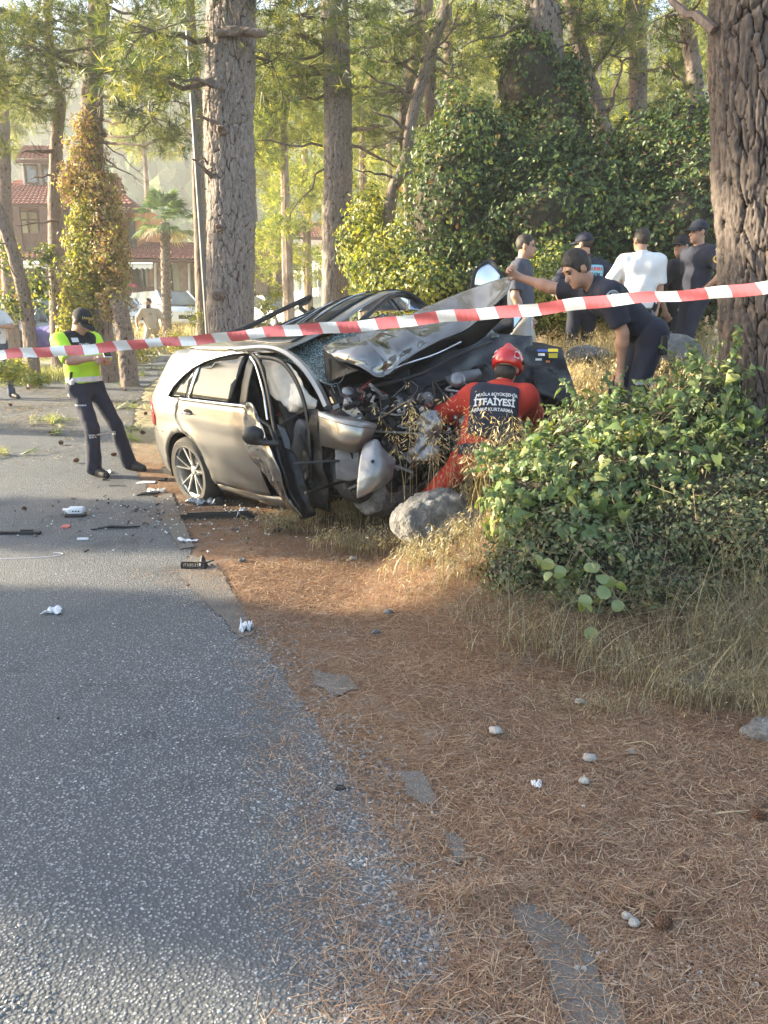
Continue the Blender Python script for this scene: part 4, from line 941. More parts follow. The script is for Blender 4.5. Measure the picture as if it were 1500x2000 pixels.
order = np.argsort(-(S_/Yv)*(nr[:,1] < .1)); pick = order[:290]; rest = order[290:]
lv = []
for k in range(4):
    TV = AR[0].copy(); TV[:,2] += .06*np.sin(TV[:,0]*4+k*2); TV[:,0] *= (.85,1,1.1,.95)[k]
    me = bpy.data.meshes.new("leaf"); me.from_pydata([tuple(v) for v in TV], [], [tuple(map(int,f)) for f in AR[1]])
    a = me.attributes.new("tint",'FLOAT','FACE'); a.data.foreach_set("value", [(.25,.5,.7,.95)[k]]*len(AR[1])); me.materials.append(M_ivy)
    me.polygons.foreach_set("use_smooth",[True]*len(AR[1])); lv.append(me)
for j in pick:
    o = bpy.data.objects.new("leaf", lv[R.randrange(4) if R.random() > .1 else 3]); COL.objects.link(o)
    M = Matrix.LocRotScale(None, None, Vector([S_[j]]*3)); M3 = Matrix([[RT[j][a_][b_] for b_ in range(3)] for a_ in range(3)]).to_4x4()
    o.parent = bush; o.matrix_parent_inverse = Matrix.Translation(-Vector(bush.location)); o.matrix_basis = Matrix.Translation(Vector(p[j])) @ M3 @ M
V, F, c_ = scatter(AR[0], AR[1], p[rest], RT[rest], S_[rest]*.9)
o = mk("leaves", V, F, M_ivy, None, False, tint=g.uniform(0,1,len(rest))[c_]); o['kind'] = 'stuff'; local(o, bush)
# shoots that stick out of the outline, each a stalk with leaves
shv, shf, sht, sm_ = [], [], [], MB(); nb_ = 0
for k in range(130):
    c, r_ = bl[g.integers(len(bl))]; d = Vector((g.normal(0,1),g.normal(-.3,.5),abs(g.normal(.8,.4)))).normalized(); s0 = c+Vector([d[i]*r_[i]*.8 for i in range(3)]); e = s0+d*g.uniform(.10,.26)+Vector((g.normal(0,.05),0,-.02)); mid = s0.lerp(e,.5)+Vector((0,0,.03))
    C_ = spline([tuple(s0),tuple(mid),tuple(e)],8); sm_.tube([Vector(q) for q in C_],[.0022]*8,3,cap=False); nn = np.tile([[0,-.6,.6]],(8,1)); V, F, c_ = scatter(AR[0],AR[1],C_,face_rots(nn,g,.8,.9),g.uniform(.022,.05,8)); shv.append(V); shf.append(F+nb_); nb_ += len(V); sht.append(g.uniform(.2,1,8)[c_])
o = mk("shoot_leaves", np.concatenate(shv), np.concatenate(shf), M_ivy, None, False, tint=np.concatenate(sht)); o['kind'] = 'stuff'; local(o, bush)
o = sm_.build("shoot_stems", M_stem, None); o['kind'] = 'stuff'; local(o, bush)
# inner smaller leaves, twigs
p3, n3 = lumps_points(bl, 16000, g, .6); V, F, c_ = scatter(LN[0], LN[1], p3, face_rots(n3, g, .6), g.uniform(.02,.04,len(p3)))
o = mk("inner_leaves", V, F, M_kermes, None, False, tint=g.uniform(0,1,len(p3))[c_]); o['kind'] = 'stuff'; local(o, bush)
mb = MB()
for k in range(240):
    i = g.integers(len(p)); e = Vector(p[i]); c = Vector(bl[g.integers(len(bl))][0]); s_ = e.lerp(c, .5)+Vector(g.normal(0,.05,3)); mb.tube([s_, e.lerp(s_,.4)+Vector(g.normal(0,.03,3)), e], [.0025,.002,.001], 3, cap=False)
o = mb.build("stems", M_stem, None); o['kind'] = 'stuff'; local(o, bush)
local(core(bl, M_core, None, .05, .55), bush)
low = thing("oak_scrub", "low scrub of tiny grey-green leaves under the big leafy bush", "bush", tuple(G(1250,1230)))
p3, n3 = lumps_points(bl2, 30000, g, .6); V, F, c_ = scatter(SM[0], SM[1], p3, face_rots(n3, g, .1, 1), g.uniform(.018,.036,len(p3)))
o = mk("leaves", V, F, M_kermes, None, False, tint=g.uniform(0,1,len(p3))[c_]); o['kind'] = 'stuff'; local(o, low)
mb = MB()
for k in range(900):
    c, r_ = bl2[g.integers(len(bl2))]; d = Vector(g.normal(0,1,3)).normalized(); e = c+Vector([d[i]*r_[i]*1.12 for i in range(3)]); s_ = c+Vector([d[i]*r_[i]*.4 for i in range(3)])+Vector(g.normal(0,.08,3))
    mb.tube([s_, s_.lerp(e,.5)+Vector(g.normal(0,.04,3)), e+Vector(g.normal(0,.05,3))], [.003,.002,.001], 3, cap=False)
o = mb.build("twigs", M_stem, None); o['kind'] = 'stuff'; local(o, low); local(core(bl2, M_core, None, .05, .58), low)
# round heart-shaped leaves on trailing vines
M_round = leafm("round_leaf", [(0,(.13,.20,.05)), (1,(.27,.33,.11))], trans=.35, gloss=.07)
vine = thing("trailing_vine", "trailing vine with a few big round pale-green leaves hanging over the low scrub", "climbing plant", tuple(G(1160,1240)))
for k,(a,b,s_,Y) in enumerate([(1048,1095,26,3.62),(1072,1105,30,3.6),(1092,1120,34,3.6),(1078,1130,26,3.62),(1150,1110,24,3.6),(1170,1135,30,3.58),(1188,1140,30,3.56),(1137,1182,38,3.5),(1145,1175,30,3.48),(1190,1165,34,3.5),(1205,1185,30,3.5),(1158,1240,32,3.4),(1150,1250,28,3.4),(1212,1150,28,3.5),(1160,1110,26,3.6),(1140,1190,30,3.47)]):
    c = P(a,b-s_*.5,Y); S2 = s_/1502*Y*.92; M = face_rots(np.array([[g.normal(0,.3),-1,.25]]), g, 2.0, .3)[0]
    V = (RO[0]*S2) @ M.T+np.array(tuple(c)); local(mk("leaf", V, RO[1], M_round, None, True, tint=[g.uniform(0,1)]*9), vine)
mb = MB()
for path in [[(1000,1010),(1035,1080),(1060,1095),(1090,1105)],[(1100,1030),(1150,1090),(1180,1120),(1215,1140)],[(1160,1100),(1140,1170),(1150,1200),(1158,1235)],[(1185,1120),(1195,1150),(1205,1170)]]:
    mb.tube([P(a,b,3.62-.06*i) for i,(a,b) in enumerate(path)], .002, 4)
local(mb.build("stem", M_stem, None, True), vine)
# ivy sprigs on the giant trunk
shrub("ivy", "thin ivy sprigs climbing the foot of the furrowed giant", [L(1425,760,4.58,.07,.05,.22),L(1400,850,4.55,.12,.06,.10),L(1470,820,4.5,.14,.05,.12),L(1440,660,4.6,.03,.03,.10)], 170, .04, M_ivy, AR, 320, cat="climbing plant", core_step=0, shell=.6, droop=1.2)
# tangle of long dry stems at the bush's right
g = np.random.default_rng(330); b_ = []
for (a,b,n_) in [(1420,1180,80),(1480,1130,90),(1350,1250,60),(1470,1330,80),(1300,1300,50),(1200,1330,50),(1090,1310,40),(1440,1000,60),(1490,1240,120),(1380,1130,70),(1000,1180,40),(1250,1200,50)]:
    q = P(a,b,3.9-.0006*(b-900)); x = g.normal(q.x,.1,n_); y = g.normal(q.y-.25,.08,n_); b_.append(np.stack([x,y,np.maximum(H(x,y),q.z-.3)],1))
b_ = np.concatenate(b_); V, F, P_, c_ = blades(b_, g.uniform(.2,.55,len(b_)), g, 1.6, .0026, 7)
V2, F2 = spikes(P_[::3], g, 5, .012, .0016); F = np.concatenate([F,F2+len(V)]); V = np.concatenate([V,V2])
tag(mk("dry_grass", V, F, M_dry_shade, None, True, tint=np.r_[g.uniform(0,1,len(b_))[c_], g.uniform(.4,.9,len(F2))]), kind='stuff', label="arching dry stems tangled over the right end of the scrub")
# straw stems rising in front of the fireman
b_ = []
for (a,b,Y,n_) in [(870,960,4.9,18),(920,970,4.7,16),(960,980,4.6,10),(830,950,5.0,16),(790,950,5.0,12),(1010,960,4.5,6)]:
    q = P(a,b,Y); b_.append(np.stack([g.normal(q.x,.06,n_), g.normal(q.y,.05,n_), np.full(n_,q.z-.12)],1))
b_ = np.concatenate(b_)[::2]; V, F, P_, c_ = blades(b_, g.uniform(.45,.85,len(b_)), g, .35, .0028, 6)
V2, F2 = spikes(P_, g, 22, .03, .0035, .04); F = np.concatenate([F,F2+len(V)]); V = np.concatenate([V,V2])
tag(mk("dry_grass", V, F, M_dry, None, True, tint=np.r_[g.uniform(0,1,len(b_))[c_], g.uniform(.4,.9,len(F2))]), kind='stuff', label="oat-like straw stems standing in front of the fireman and the smashed front")

# out-of-view pines on the left whose shade lies across the road
for k,(x,y,ya,yb,ht,cnt) in enumerate([(-12,4.8,3.6,6.15,9,170),(-12.5,7.75,7.4,8.15,9,60),(-13,11.6,11.2,12.3,7,12)]): side_tree(x, y, ya, yb, ht, 400+k, cnt)
# ============================================================ PEOPLE
M_skin = pm("skin", (.46,.27,.19), (.40,.22,.15), 9, .55, bmp=.15, bscale=90)
M_hair = pm("dark_hair", (.018,.013,.010), (.035,.026,.02), 60, .6, bmp=.8, bscale=160, dist=.004, stretch=(1,1,.3))
M_navy = pm("navy_cloth", (.013,.016,.032), (.022,.026,.046), 14, .85, bmp=.35, bscale=300)
M_black = pm("black_cloth", (.010,.010,.013), (.018,.018,.022), 14, .85, bmp=.35, bscale=300)
M_white = pm("white_cloth", (.74,.74,.74), (.66,.67,.69), 10, .85, bmp=.3, bscale=200)
M_grey = pm("grey_cloth", (.055,.06,.085), (.075,.08,.105), 14, .85, bmp=.3, bscale=240)
M_beige = pm("beige_cloth", (.46,.38,.29), (.40,.33,.25), 12, .85, bmp=.3, bscale=200)
M_jean = pm("denim", (.045,.06,.10), (.08,.10,.15), 22, .85, bmp=.4, bscale=300)
M_fluo = pm("fluorescent_cloth", (.50,.80,.035), (.42,.72,.03), 10, .7, bmp=.2, bscale=200)
M_red = pm("red_cloth", (.50,.035,.018), (.40,.028,.015), 12, .75, bmp=.35, bscale=200)
M_leather = pm("boot_leather", (.012,.011,.010), (.03,.027,.024), 20, .5, bmp=.3, bscale=80)
M_prt = pm("print_white", (.72,.72,.72), (.66,.66,.66), 30, .7)
M_sky = pm("sky_blue_cloth", (.20,.52,.68), (.17,.47,.62), 12, .7)
M_prtred = pm("print_red", (.55,.06,.06), None, 20, .7); M_prtnavy = pm("print_navy", (.02,.03,.09), None, 20, .7); M_gold = pm("print_gold", (.55,.38,.06), (.45,.3,.05), 20, .6)
M_refl = pm("reflective_tape", (.62,.64,.66), (.5,.52,.55), 60, .35, metal=.3)
M_belt = pm("white_belt", (.68,.64,.62), (.58,.54,.52), 20, .5)
M_shell = pm("helmet_red", (.62,.018,.015), (.5,.016,.014), 8, .22, coat=.8)
M_plast = pm("black_plastic", (.010,.010,.011), (.020,.020,.021), 18, .45, bmp=.25, bscale=90)
M_eye = pm("eye_dark", (.02,.014,.01), None, 8, .3)
M_lip = pm("lip", (.33,.13,.10), None, 20, .5)
def nv(v): return Vector(v).normalized()
def ik(a, b, l1, l2, hint):
    a = Vector(a); b = Vector(b); d = b-a; L = min(d.length, (l1+l2)*.995); d.normalize(); b = a+d*L
    x = (L*L+l1*l1-l2*l2)/(2*L); hgt = math.sqrt(max(l1*l1-x*x, 1e-6)); hn = Vector(hint); hn = hn-d*hn.dot(d); hn.normalize()
    return a+d*x+hn*hgt, b
def person(label, pelvis, spine, sh, face, hands, feet, elb, kn, s=1.0, vox=.012, headup=None, clothes={}, curl=(.5,.5), handdir=(None,None), group=None, twist=None, bulk=1.0):
    """all positions in world metres; sh = direction of the person's left shoulder; hands/feet/elb/kn = (left, right)"""
    pel = Vector(pelvis); S_ = nv(spine); sh = nv(sh); hipd = nv(twist or sh); f = nv(face); fw = sh.cross(S_)*-1; fw = nv(S_.cross(sh))*1
    fw = nv(sh.cross(S_)) if nv(sh.cross(S_)).dot(f) > 0 else nv(S_.cross(sh))
    hu = nv(headup or (S_+Vector((0,0,.9)))); hu = nv(hu-f*hu.dot(f)); hl = nv(hu.cross(f)); hl = hl if hl.dot(sh) > 0 else -hl
    hipf = nv(Vector((0,0,1)).cross(hipd)); hipf = hipf if hipf.dot(fw) > -.2 else -hipf
    J = dict(pel=pel, waist=pel+S_*.16*s, chest=pel+S_*.34*s, neck=pel+S_*.50*s)
    J['head'] = J['neck']+(S_*.05+hu*.115+f*.035)*s
    J['sh'] = [pel+S_*.445*s+sh*.175*s*bulk**.5, pel+S_*.445*s-sh*.175*s*bulk**.5]; J['hip'] = [pel-S_*.02*s+hipd*.09*s, pel-S_*.02*s-hipd*.09*s]
    J['el'], J['ha'], J['kn'], J['an'] = [], [], [], []
    for i in (0,1):
        e, hnd = ik(J['sh'][i], hands[i], .29*s, .26*s, elb[i]); J['el'].append(e); J['ha'].append(hnd)
        ft = Vector(feet[i][0]); an = ft+Vector((0,0,.085*s)); k, a = ik(J['hip'][i], an, .44*s, .43*s, kn[i]); J['kn'].append(k); J['an'].append(a)
    J['toe'] = [J['an'][i]-Vector((0,0,.05*s))+nv(feet[i][1])*.16*s for i in (0,1)]; J['f']=f; J['hu']=hu; J['hl']=hl; J['S']=S_; J['shd']=sh; J['fw']=fw; J['s']=s
    allp = [J['head']+hu*.16*s, J['pel']]+J['sh']+J['el']+J['ha']+J['kn']+J['an']+J['toe']
    lo = [min(p[i] for p in allp)-.22*s for i in range(3)]; hi = [max(p[i] for p in allp)+.22*s for i in range(3)]
    root = thing("person", label, "person", (J['an'][0].x*.5+J['an'][1].x*.5, J['an'][0].y*.5+J['an'][1].y*.5, min(feet[0][0][2], feet[1][0][2])), group=group)
    out = {'root': root, 'J': J}
    def torso(F, o):
        b_ = bulk
        F.cap(J['hip'][0], J['hip'][1], (.085+o)*s, (.085+o)*s, .05); F.cap(pel, J['waist'], (.105*b_+o)*s, (.105*b_+o)*s, .08*s, (fw, 1.22/b_))
        F.cap(pel+hipd*.04*s, J['waist']+sh*.035*s, (.09*b_+o)*s, (.09*b_+o)*s, .06*s, (fw,1.15)); F.cap(pel-hipd*.04*s, J['waist']-sh*.035*s, (.09*b_+o)*s, (.09*b_+o)*s, .06*s, (fw,1.15))
        for q in (1,-1): F.cap(J['waist']+sh*.045*s*q, J['chest']+sh*.075*s*q+S_*.03*s, (.085*b_+o)*s, (.095+o)*s, .07*s, (fw,1.08))
        F.cap(J['chest']+sh*.09*s+S_*.05*s, J['chest']-sh*.09*s+S_*.05*s, (.085+o)*s, (.085+o)*s, .06*s, (fw,1.05))
        for i in (0,1): F.cap(J['neck']-S_*.015*s, J['sh'][i]-S_*.0*s, (.055+o)*s, (.052+o)*s, .05*s)
    def arm(F, i, o, frac, k=.035, cut=True):
        a, e, w_ = J['sh'][i], J['el'][i], J['ha'][i]
        if frac <= 1: F.cap(a, a+(e-a)*frac, (.052+o)*s, (.046+o*1.15)*s, k*s, cut1=cut)
        else:
            F.cap(a, e, (.052+o)*s, (.042+o)*s, k*s); F.cap(e, e+(w_-e)*(frac-1), (.042+o)*s, (.032+o)*s, k*s, cut1=cut)
    def hand(F, i):
        a, w_ = J['el'][i], J['ha'][i]; d = nv(handdir[i] or (w_-a)); pn = nv(J['pel']+fw*.1-w_); pn = pn-d*pn.dot(d); pn = nv(pn); ac = nv(d.cross(pn))
        ac = ac*(1 if ac.dot(nv(fw+Vector((0,0,.2)))) > 0 else -1); r0 = max(.0095*s, vox*.95); kn_ = w_+d*.085*s
        F.cap(w_, kn_, .027*s, .032*s, .02*s, (pn, 1.5))
        for q, ll in enumerate((.92,1.05,1.0,.8)):
            b0 = kn_+ac*(.030-.020*q)*s; c_ = curl[i]*(1+.1*q); d1 = nv(d*math.cos(c_*.8)+pn*math.sin(c_*.8)); d2 = nv(d*math.cos(c_*1.9)+pn*math.sin(c_*1.9))
            F.cap(b0-d*.02*s, b0+d1*.042*ll*s, r0, r0*.95, .006); F.cap(b0+d1*.042*ll*s, b0+(d1*.042+d2*.038)*ll*s, r0*.95, r0*.8, .004)
        t0 = w_+d*.025*s+ac*.025*s; t1 = t0+(d*.5+ac*.75+pn*.3).normalized()*.038*s; F.cap(t0, t1, r0*1.25, r0, .01); F.cap(t1, t1+(d*.9+ac*.25+pn*.4).normalized()*.03*s, r0, r0*.85, .004)
    # body: one continuous surface
    F = Field(lo, hi, vox); torso(F, -.012)
    for i in (0,1):
        arm(F, i, -.004, 1.0, cut=False); F.cap(J['el'][i], J['ha'][i], .041*s, .026*s, .02*s); F.ell(J['el'][i]+(J['ha'][i]-J['el'][i])*.25, (.043*s,)*3, k=.03); hand(F, i)
        F.cap(J['hip'][i], J['kn'][i], .075*s, .05*s, .04); F.cap(J['kn'][i], J['an'][i], .048*s, .034*s, .03); F.cap(J['an'][i], J['toe'][i], .034*s, .028*s, .02)
    hd = J['head']; MX = [[hl[r_], f[r_], hu[r_]] for r_ in range(3)]
    F.cap(J['neck']-S_*.02*s, hd-hu*.05*s-f*.02*s, .055*s, .052*s, .025*s)
    F.ell(hd+hu*.035*s-f*.012*s, (.074*s,.094*s,.088*s), MX, .02*s); F.ell(hd-hu*.045*s+f*.022*s, (.056*s,.064*s,.066*s), MX, .035*s); F.ell(hd-hu*.088*s+f*.062*s, (.024*s,.022*s,.02*s), MX, .02*s)
    F.cap(hd+hu*.012*s+f*.080*s, hd-hu*.026*s+f*.104*s, .009*s, .014*s, .012*s)
    F.ell(hd-hu*.056*s+f*.076*s, (.024*s,.013*s,.011*s), MX, .008*s)
    for q in (1,-1):
        F.ell(hd+hl*.031*s*q+hu*.012*s+f*.086*s, (.018*s,.014*s,.012*s), MX, .012*s, sub=True); F.ell(hd+hl*.030*s*q+hu*.034*s+f*.074*s, (.024*s,.014*s,.009*s), MX, .012*s)
        F.ell(hd+hl*.077*s*q-hu*.004*s-f*.008*s, (.012*s,.021*s,.033*s), MX, .008*s)
    body = F.obj("body", M_skin); local(body, root); out['body'] = body
    for q in (1,-1):
        e_ = MB().box(hd+hl*.031*s*q+hu*.0335*s+f*.087*s, (.034*s,.010*s,.008*s), Matrix([[hl[r_],f[r_],hu[r_]] for r_ in range(3)]), bev=.003).build("eyebrow", clothes.get('hairm', M_hair), None, True); local(e_, root)
        e_ = MB().lathe([(0,-.011*s),(.009*s,-.006*s),(.011*s,0),(.009*s,.006*s),(0,.011*s)], 8, hd+hl*.031*s*q+hu*.012*s+f*.077*s).build("eye", M_eye, None, True); local(e_, root)
    c = clothes
    if c.get('shirt'):
        sm, frac, hem = c['shirt']; vs_ = vox*1.25; F = Field(lo, hi, vs_); fit = c.get('fit', .014); torso(F, fit)
        for i in (0,1): arm(F, i, fit+.006, frac, .045)
        pn_ = c.get('hem', None)
        F.rough(.006*s, 17, 3+len(label), (1,1,.6)); F.rough(.003*s, 42, 5+len(label), (1,1,.45))
        for i in (0,1):
            if frac <= 1:
                a, e = J['sh'][i], J['el'][i]
        F2 = Field(lo, hi, vs_); F2.F = F.F
        hp = pel+S_*(hem*s); X, Y, Z = np.meshgrid(*F.ax, indexing='ij'); d = -((X-hp.x)*S_.x+(Y-hp.y)*S_.y+(Z-hp.z)*S_.z)
        # the hem only cuts cloth near the trunk of the body
        near_ = np.sqrt((X-pel.x)**2+(Y-pel.y)**2+(Z-pel.z)**2) < .30*s; F2.F = np.where(near_, np.maximum(F2.F, d), F2.F).astype(np.float32)
        F2.cap(J['neck']+S_*.01*s, J['neck']+(S_*.7+fw*.1)*.14*s, .062*s, .08*s, .01, sub=True)
        o = F2.obj("shirt", sm); local(o, root); out['shirt'] = o
        col = MB(); K = 14; a_ = J['neck']+S_*.035*s+fw*.006*s; V = []
        for rr, zz in ((.066,-.035),(.072,-.01),(.066,.012),(.058,.008)):
            for j in range(K): an = 2*math.pi*j/K; V.append(a_+(sh*math.cos(an)*rr*1.05+fw*math.sin(an)*rr+S_*(zz-.018*math.sin(an)))*s)
        col.add(V, [[i*K+j,i*K+(j+1)%K,(i+1)*K+(j+1)%K,(i+1)*K+j] for i in range(3) for j in range(K)]); o = col.build("collar", c.get('collar', sm), None, True); local(o, root)
    if c.get('trousers'):
        F = Field(lo, hi, vox*1.5); end = c.get('short', None)
        F.cap(J['hip'][0], J['hip'][1], .105*s, .105*s, .05); F.cap(pel, pel+S_*.10*s, .122*bulk*s, .112*bulk*s, .06*s, (fw,1.15)); F.cap(pel+hipd*.045*s, pel+S_*.09*s+sh*.045*s, .10*bulk*s, .098*bulk*s, .05*s, (fw,1.12)); F.cap(pel-hipd*.045*s, pel+S_*.09*s-sh*.045*s, .10*bulk*s, .098*bulk*s, .05*s, (fw,1.12))
        for i in (0,1):
            if end: F.cap(J['hip'][i], J['hip'][i]+(J['kn'][i]-J['hip'][i])*end, .095*s, .085*s, .05*s, cut1=True)
            else:
                F.cap(J['hip'][i], J['kn'][i], .094*s, .070*s, .05*s); lw = c.get('leg', .066); F.cap(J['kn'][i], J['an'][i], .070*s, lw*s, .03*s)
        F.rough(.007*s, 15, 8+len(label), (1,1,.7)); F.rough(.004*s, 38, 9+len(label), (1,1,.7))
        F.plane(pel+S_*.125*s, S_)
        o = F.obj("trousers", c['trousers']); local(o, root); out['trousers'] = o
    if c.get('shoes'):
        for i in (0,1):
            an, toe = J['an'][i], J['toe'][i]; fd = nv(toe-an); z_ = feet[i][0][2]
            F = Field([min(an[q],toe[q])-.13 for q in range(3)], [max(an[q],toe[q])+.13 for q in range(3)], max(.009, vox*.8))
            F.cap(an-fd*.035*s-Vector((0,0,.035*s)), toe-Vector((0,0,.008*s)), .044*s, .038*s, .02); F.cap(an+Vector((0,0,.05*s)), an-Vector((0,0,.03*s)), .05*s, .047*s, .02); F.cap(toe-fd*.08*s, toe+fd*.015*s, .046*s, .034*s, .02)
            tilt = feet[i][2] if len(feet[i]) > 2 else 0
            F.plane((an.x, an.y, an.z-.085*s), (0,0,-1)); o = F.obj("shoe", c['shoes']); local(o, root)
    if c.get('hair'):
        F = Field([hd[q]-.2*s for q in range(3)], [hd[q]+.2*s for q in range(3)], max(.007, vox*.75)); hh = c['hair']
        F.ell(hd+hu*.038*s-f*.016*s, ((.077+hh*.4)*s,(.096+hh*.4)*s,(.091+hh)*s), MX); F.rough(.0035, 90, 4); F.rough(.002, 160, 6)
        F.cap(hd+f*.10*s-hu*.02*s, hd+f*.14*s-hu*.10*s, .088*s, .10*s, .015*s, sub=True); F.plane(hd-hu*.045*s, -hu+f*.5)
        o = F.obj("hair", c.get('hairm', M_hair)); local(o, root); out['hair'] = o
    if c.get('beard'):
        F = Field([hd[q]-.2*s for q in range(3)], [hd[q]+.2*s for q in range(3)], max(.008, vox*.75))
        F.ell(hd-hu*.062*s+f*.028*s, (.062*s,.070*s,.066*s), MX); F.ell(hd-hu*.105*s+f*.058*s, (.036*s,.034*s,.04*s), MX, .02); F.rough(.004, 80, 4)
        F.ell(hd-hu*.054*s+f*.10*s, (.022*s,.03*s,.010*s), MX, sub=True); F.plane(hd-hu*.028*s, hu+f*.25); o = F.obj("beard", M_hair); local(o, root)
    if c.get('cap'):
        F = Field([hd[q]-.26*s for q in range(3)], [hd[q]+.26*s for q in range(3)], .009)
        F.ell(hd+hu*.047*s-f*.010*s, (.089*s,.108*s,.098*s), MX); F.plane(hd+hu*.034*s, -hu); o = F.obj("cap", c['cap']); local(o, root); out['cap'] = o
        V = []; A_, B_ = 9, 4
        for b in range(B_):
            for a in range(A_):
                an = -1.15+2.3*a/(A_-1); r_ = 1+.78*b/(B_-1)*math.cos(an*.75); V.append(hd+hu*(.042-.018*b/(B_-1)-.020*(1-math.cos(an)))*s+(hl*math.sin(an)*.088*(1+.02*b)+f*math.cos(an)*.100*r_)*s)
        br = grid_mesh("cap_peak", [V[b*A_:(b+1)*A_] for b in range(B_)], c['cap'], None, True, .006); local(br, root)
    return out
def fr(J, a, b, c_): return J['shd']*a+J['S']*b+J['fw']*c_

# ---- 1 traffic officer
g1, g2 = G(185,930), G(250,920); Yo = 7.95
of = person("traffic officer in a fluorescent yellow and black top looking down at a phone",
  P(166,752,Yo), (-.10,.02,1), (.62,.78,0), (.80,-.42,-.62), [P(198,701,7.72), P(188,699,7.66)], [((g2.x,g2.y+.05,g2.z),(.95,-.3,0)), ((g1.x,g1.y,g1.z),(.85,-.5,0))],
  [(.4,.4,-.8),(-.9,-.4,-.5)], [(.8,-.5,.1),(.7,-.6,.1)], s=1.0, vox=.0095, headup=(.30,-.1,.9), curl=(.9,.9),
  clothes=dict(shirt=(M_fluo,.95,.02), trousers=M_navy, shoes=M_leather, cap=M_black, hair=.006, collar=M_black, fit=.018, leg=.080), bulk=1.14)
J = of['J']; root = of['root']
# black yoke over the yellow shirt
lo = [J['chest'][q]-.35 for q in range(3)]; hi = [J['chest'][q]+.35 for q in range(3)]
F = Field(lo, hi, .0095)
for q in (1,-1): F.cap(J['waist']+J['shd']*.045*q, J['chest']+J['shd']*.08*q+J['S']*.03, .118, .127, .07, (J['fw'],1.03))
F.cap(J['chest']+J['shd']*.09+J['S']*.05, J['chest']-J['shd']*.09+J['S']*.05, .114, .114, .06, (J['fw'],1.03))
for i in (0,1): F.cap(J['neck']-J['S']*.012, J['sh'][i]-J['S']*.0, .078, .070, .05)
F.plane(J['chest']+J['S']*.035, -J['S']); F.plane(J['chest']+J['shd']*.17, J['shd']); F.plane(J['chest']-J['shd']*.17, -J['shd'])
F.cap(J['neck']+J['S']*.03, J['neck']+J['S']*.15+J['fw']*.03, .062, .08, .01, sub=True); yk = F.obj("yoke", M_black); local(yk, root); bv = bvh_of(yk)
text_decal("chest_lettering", "TRAFİK", .034, J['chest']+fr(J,-.005,.055,.14), J['shd'], J['S'], M_prt, root, bv); 
decal("name_tag", [(-.035,-.022),(.035,-.022),(.035,.022),(-.035,.022)], [[0,1,2,3]], J['chest']+fr(J,-.085,.105,.13), J['shd'], J['S'], M_prt, root, bv)
cb = bvh_of(of['cap']); f_ = J['f']; 
text_decal("cap_lettering", "JANDARMA", .026, J['head']+J['hu']*.10+f_*.12, J['hl'], J['hu'], M_gold, root, cb, arc=-3)
ring = [(math.cos(a*math.pi/8)*r_, math.sin(a*math.pi/8)*r_) for r_ in (.020,.014) for a in range(16)]
decal("cap_badge", ring, [[i,(i+1)%16,16+(i+1)%16,16+i] for i in range(16)], J['head']+J['hu']*.075+f_*.12, J['hl'], J['hu'], M_gold, root, cb)
def band(name, root, c, u, v, n, ru, rv, hgt, m, N=28, th=.012):
    V = []
    for r_, z_ in ((0,-.5),(th,-.5),(th,.5),(0,.5)):
        for j in range(N): an = 2*math.pi*j/N; V.append(c+u*math.cos(an)*(ru+r_)+v*math.sin(an)*(rv+r_)+n*z_*hgt)
    o = MB().add(V, [[i*N+j,i*N+(j+1)%N,((i+1)%4)*N+(j+1)%N,((i+1)%4)*N+j] for i in range(4) for j in range(N)]).build(name, m, None, True); local(o, root); return o
bc = J['pel']+J['S']*.055; hipf = J['fw']
band("belt", root, bc, J['shd'], J['fw'], J['S'], .172, .142, .048, M_belt)
rp = bc+J['shd']*-.115+J['fw']*.11
local(MB().box(bc+J['fw']*.142+J['shd']*.02, (.05,.03,.055), Matrix([list(x) for x in (J['shd'],J['fw'],J['S'])]).transposed(), bev=.008).build("belt_buckle", M_refl, None), root)
# holster at the right hip, pistol butt, white bag
hc = bc-J['shd']*.165+J['fw']*.02; Mh = Matrix([list(x) for x in (J['fw'],J['shd'],nv(J['S']+J['fw']*.45))]).transposed()
hs = MB().box(hc-J['S']*.08, (.085,.045,.20), Mh, bev=.018).build("holster", M_belt, None, True); local(hs, root)
local(MB().box(hc+J['S']*.035+J['fw']*.03, (.03,.032,.10), Mh, bev=.008).build("pistol_grip", M_plast, None, True), root)
tb = bvh_of(of['trousers']); text_decal("trouser_lettering", "JANDARMA", .022, J['hip'][1]+(J['kn'][1]-J['hip'][1])*.42+Vector((-.02,-.10,0)), (.9,-.42,0), (0,0,1), M_prt, root, tb)
ck = []; cf = []
for i in range(4):
    for j in range(2):
        b = len(ck); x0, y0 = -.048+i*.025, -.02+j*.022; ck += [(x0,y0),(x0+.021,y0),(x0+.021,y0+.018),(x0,y0+.018)]; cf.append([b,b+1,b+2,b+3])
decal("reflective_squares", ck, cf, J['kn'][1]+(J['an'][1]-J['kn'][1])*.18+Vector((.03,-.12,0)), (.95,-.3,0), (0,0,1), M_refl, root, tb)
ph = thing("phone", "phone in a pale case held in the traffic officer's hands", "phone", tuple((J['ha'][0]+J['ha'][1])/2+Vector((.09,-.02,.05))))
q = MB().box((0,0,0), (.075,.15,.010), Matrix.Rotation(.5,3,'Z') @ Matrix.Rotation(.5,3,'X'), bev=.004).build("case", pm("phone_case", (.72,.68,.68), None, 8, .4), ph)
q = MB().box((0,0,.0065), (.068,.14,.001), Matrix.Rotation(.5,3,'Z') @ Matrix.Rotation(.5,3,'X')).build("screen", pm("dark_glass", (.01,.01,.012), None, 3, .1), ph)

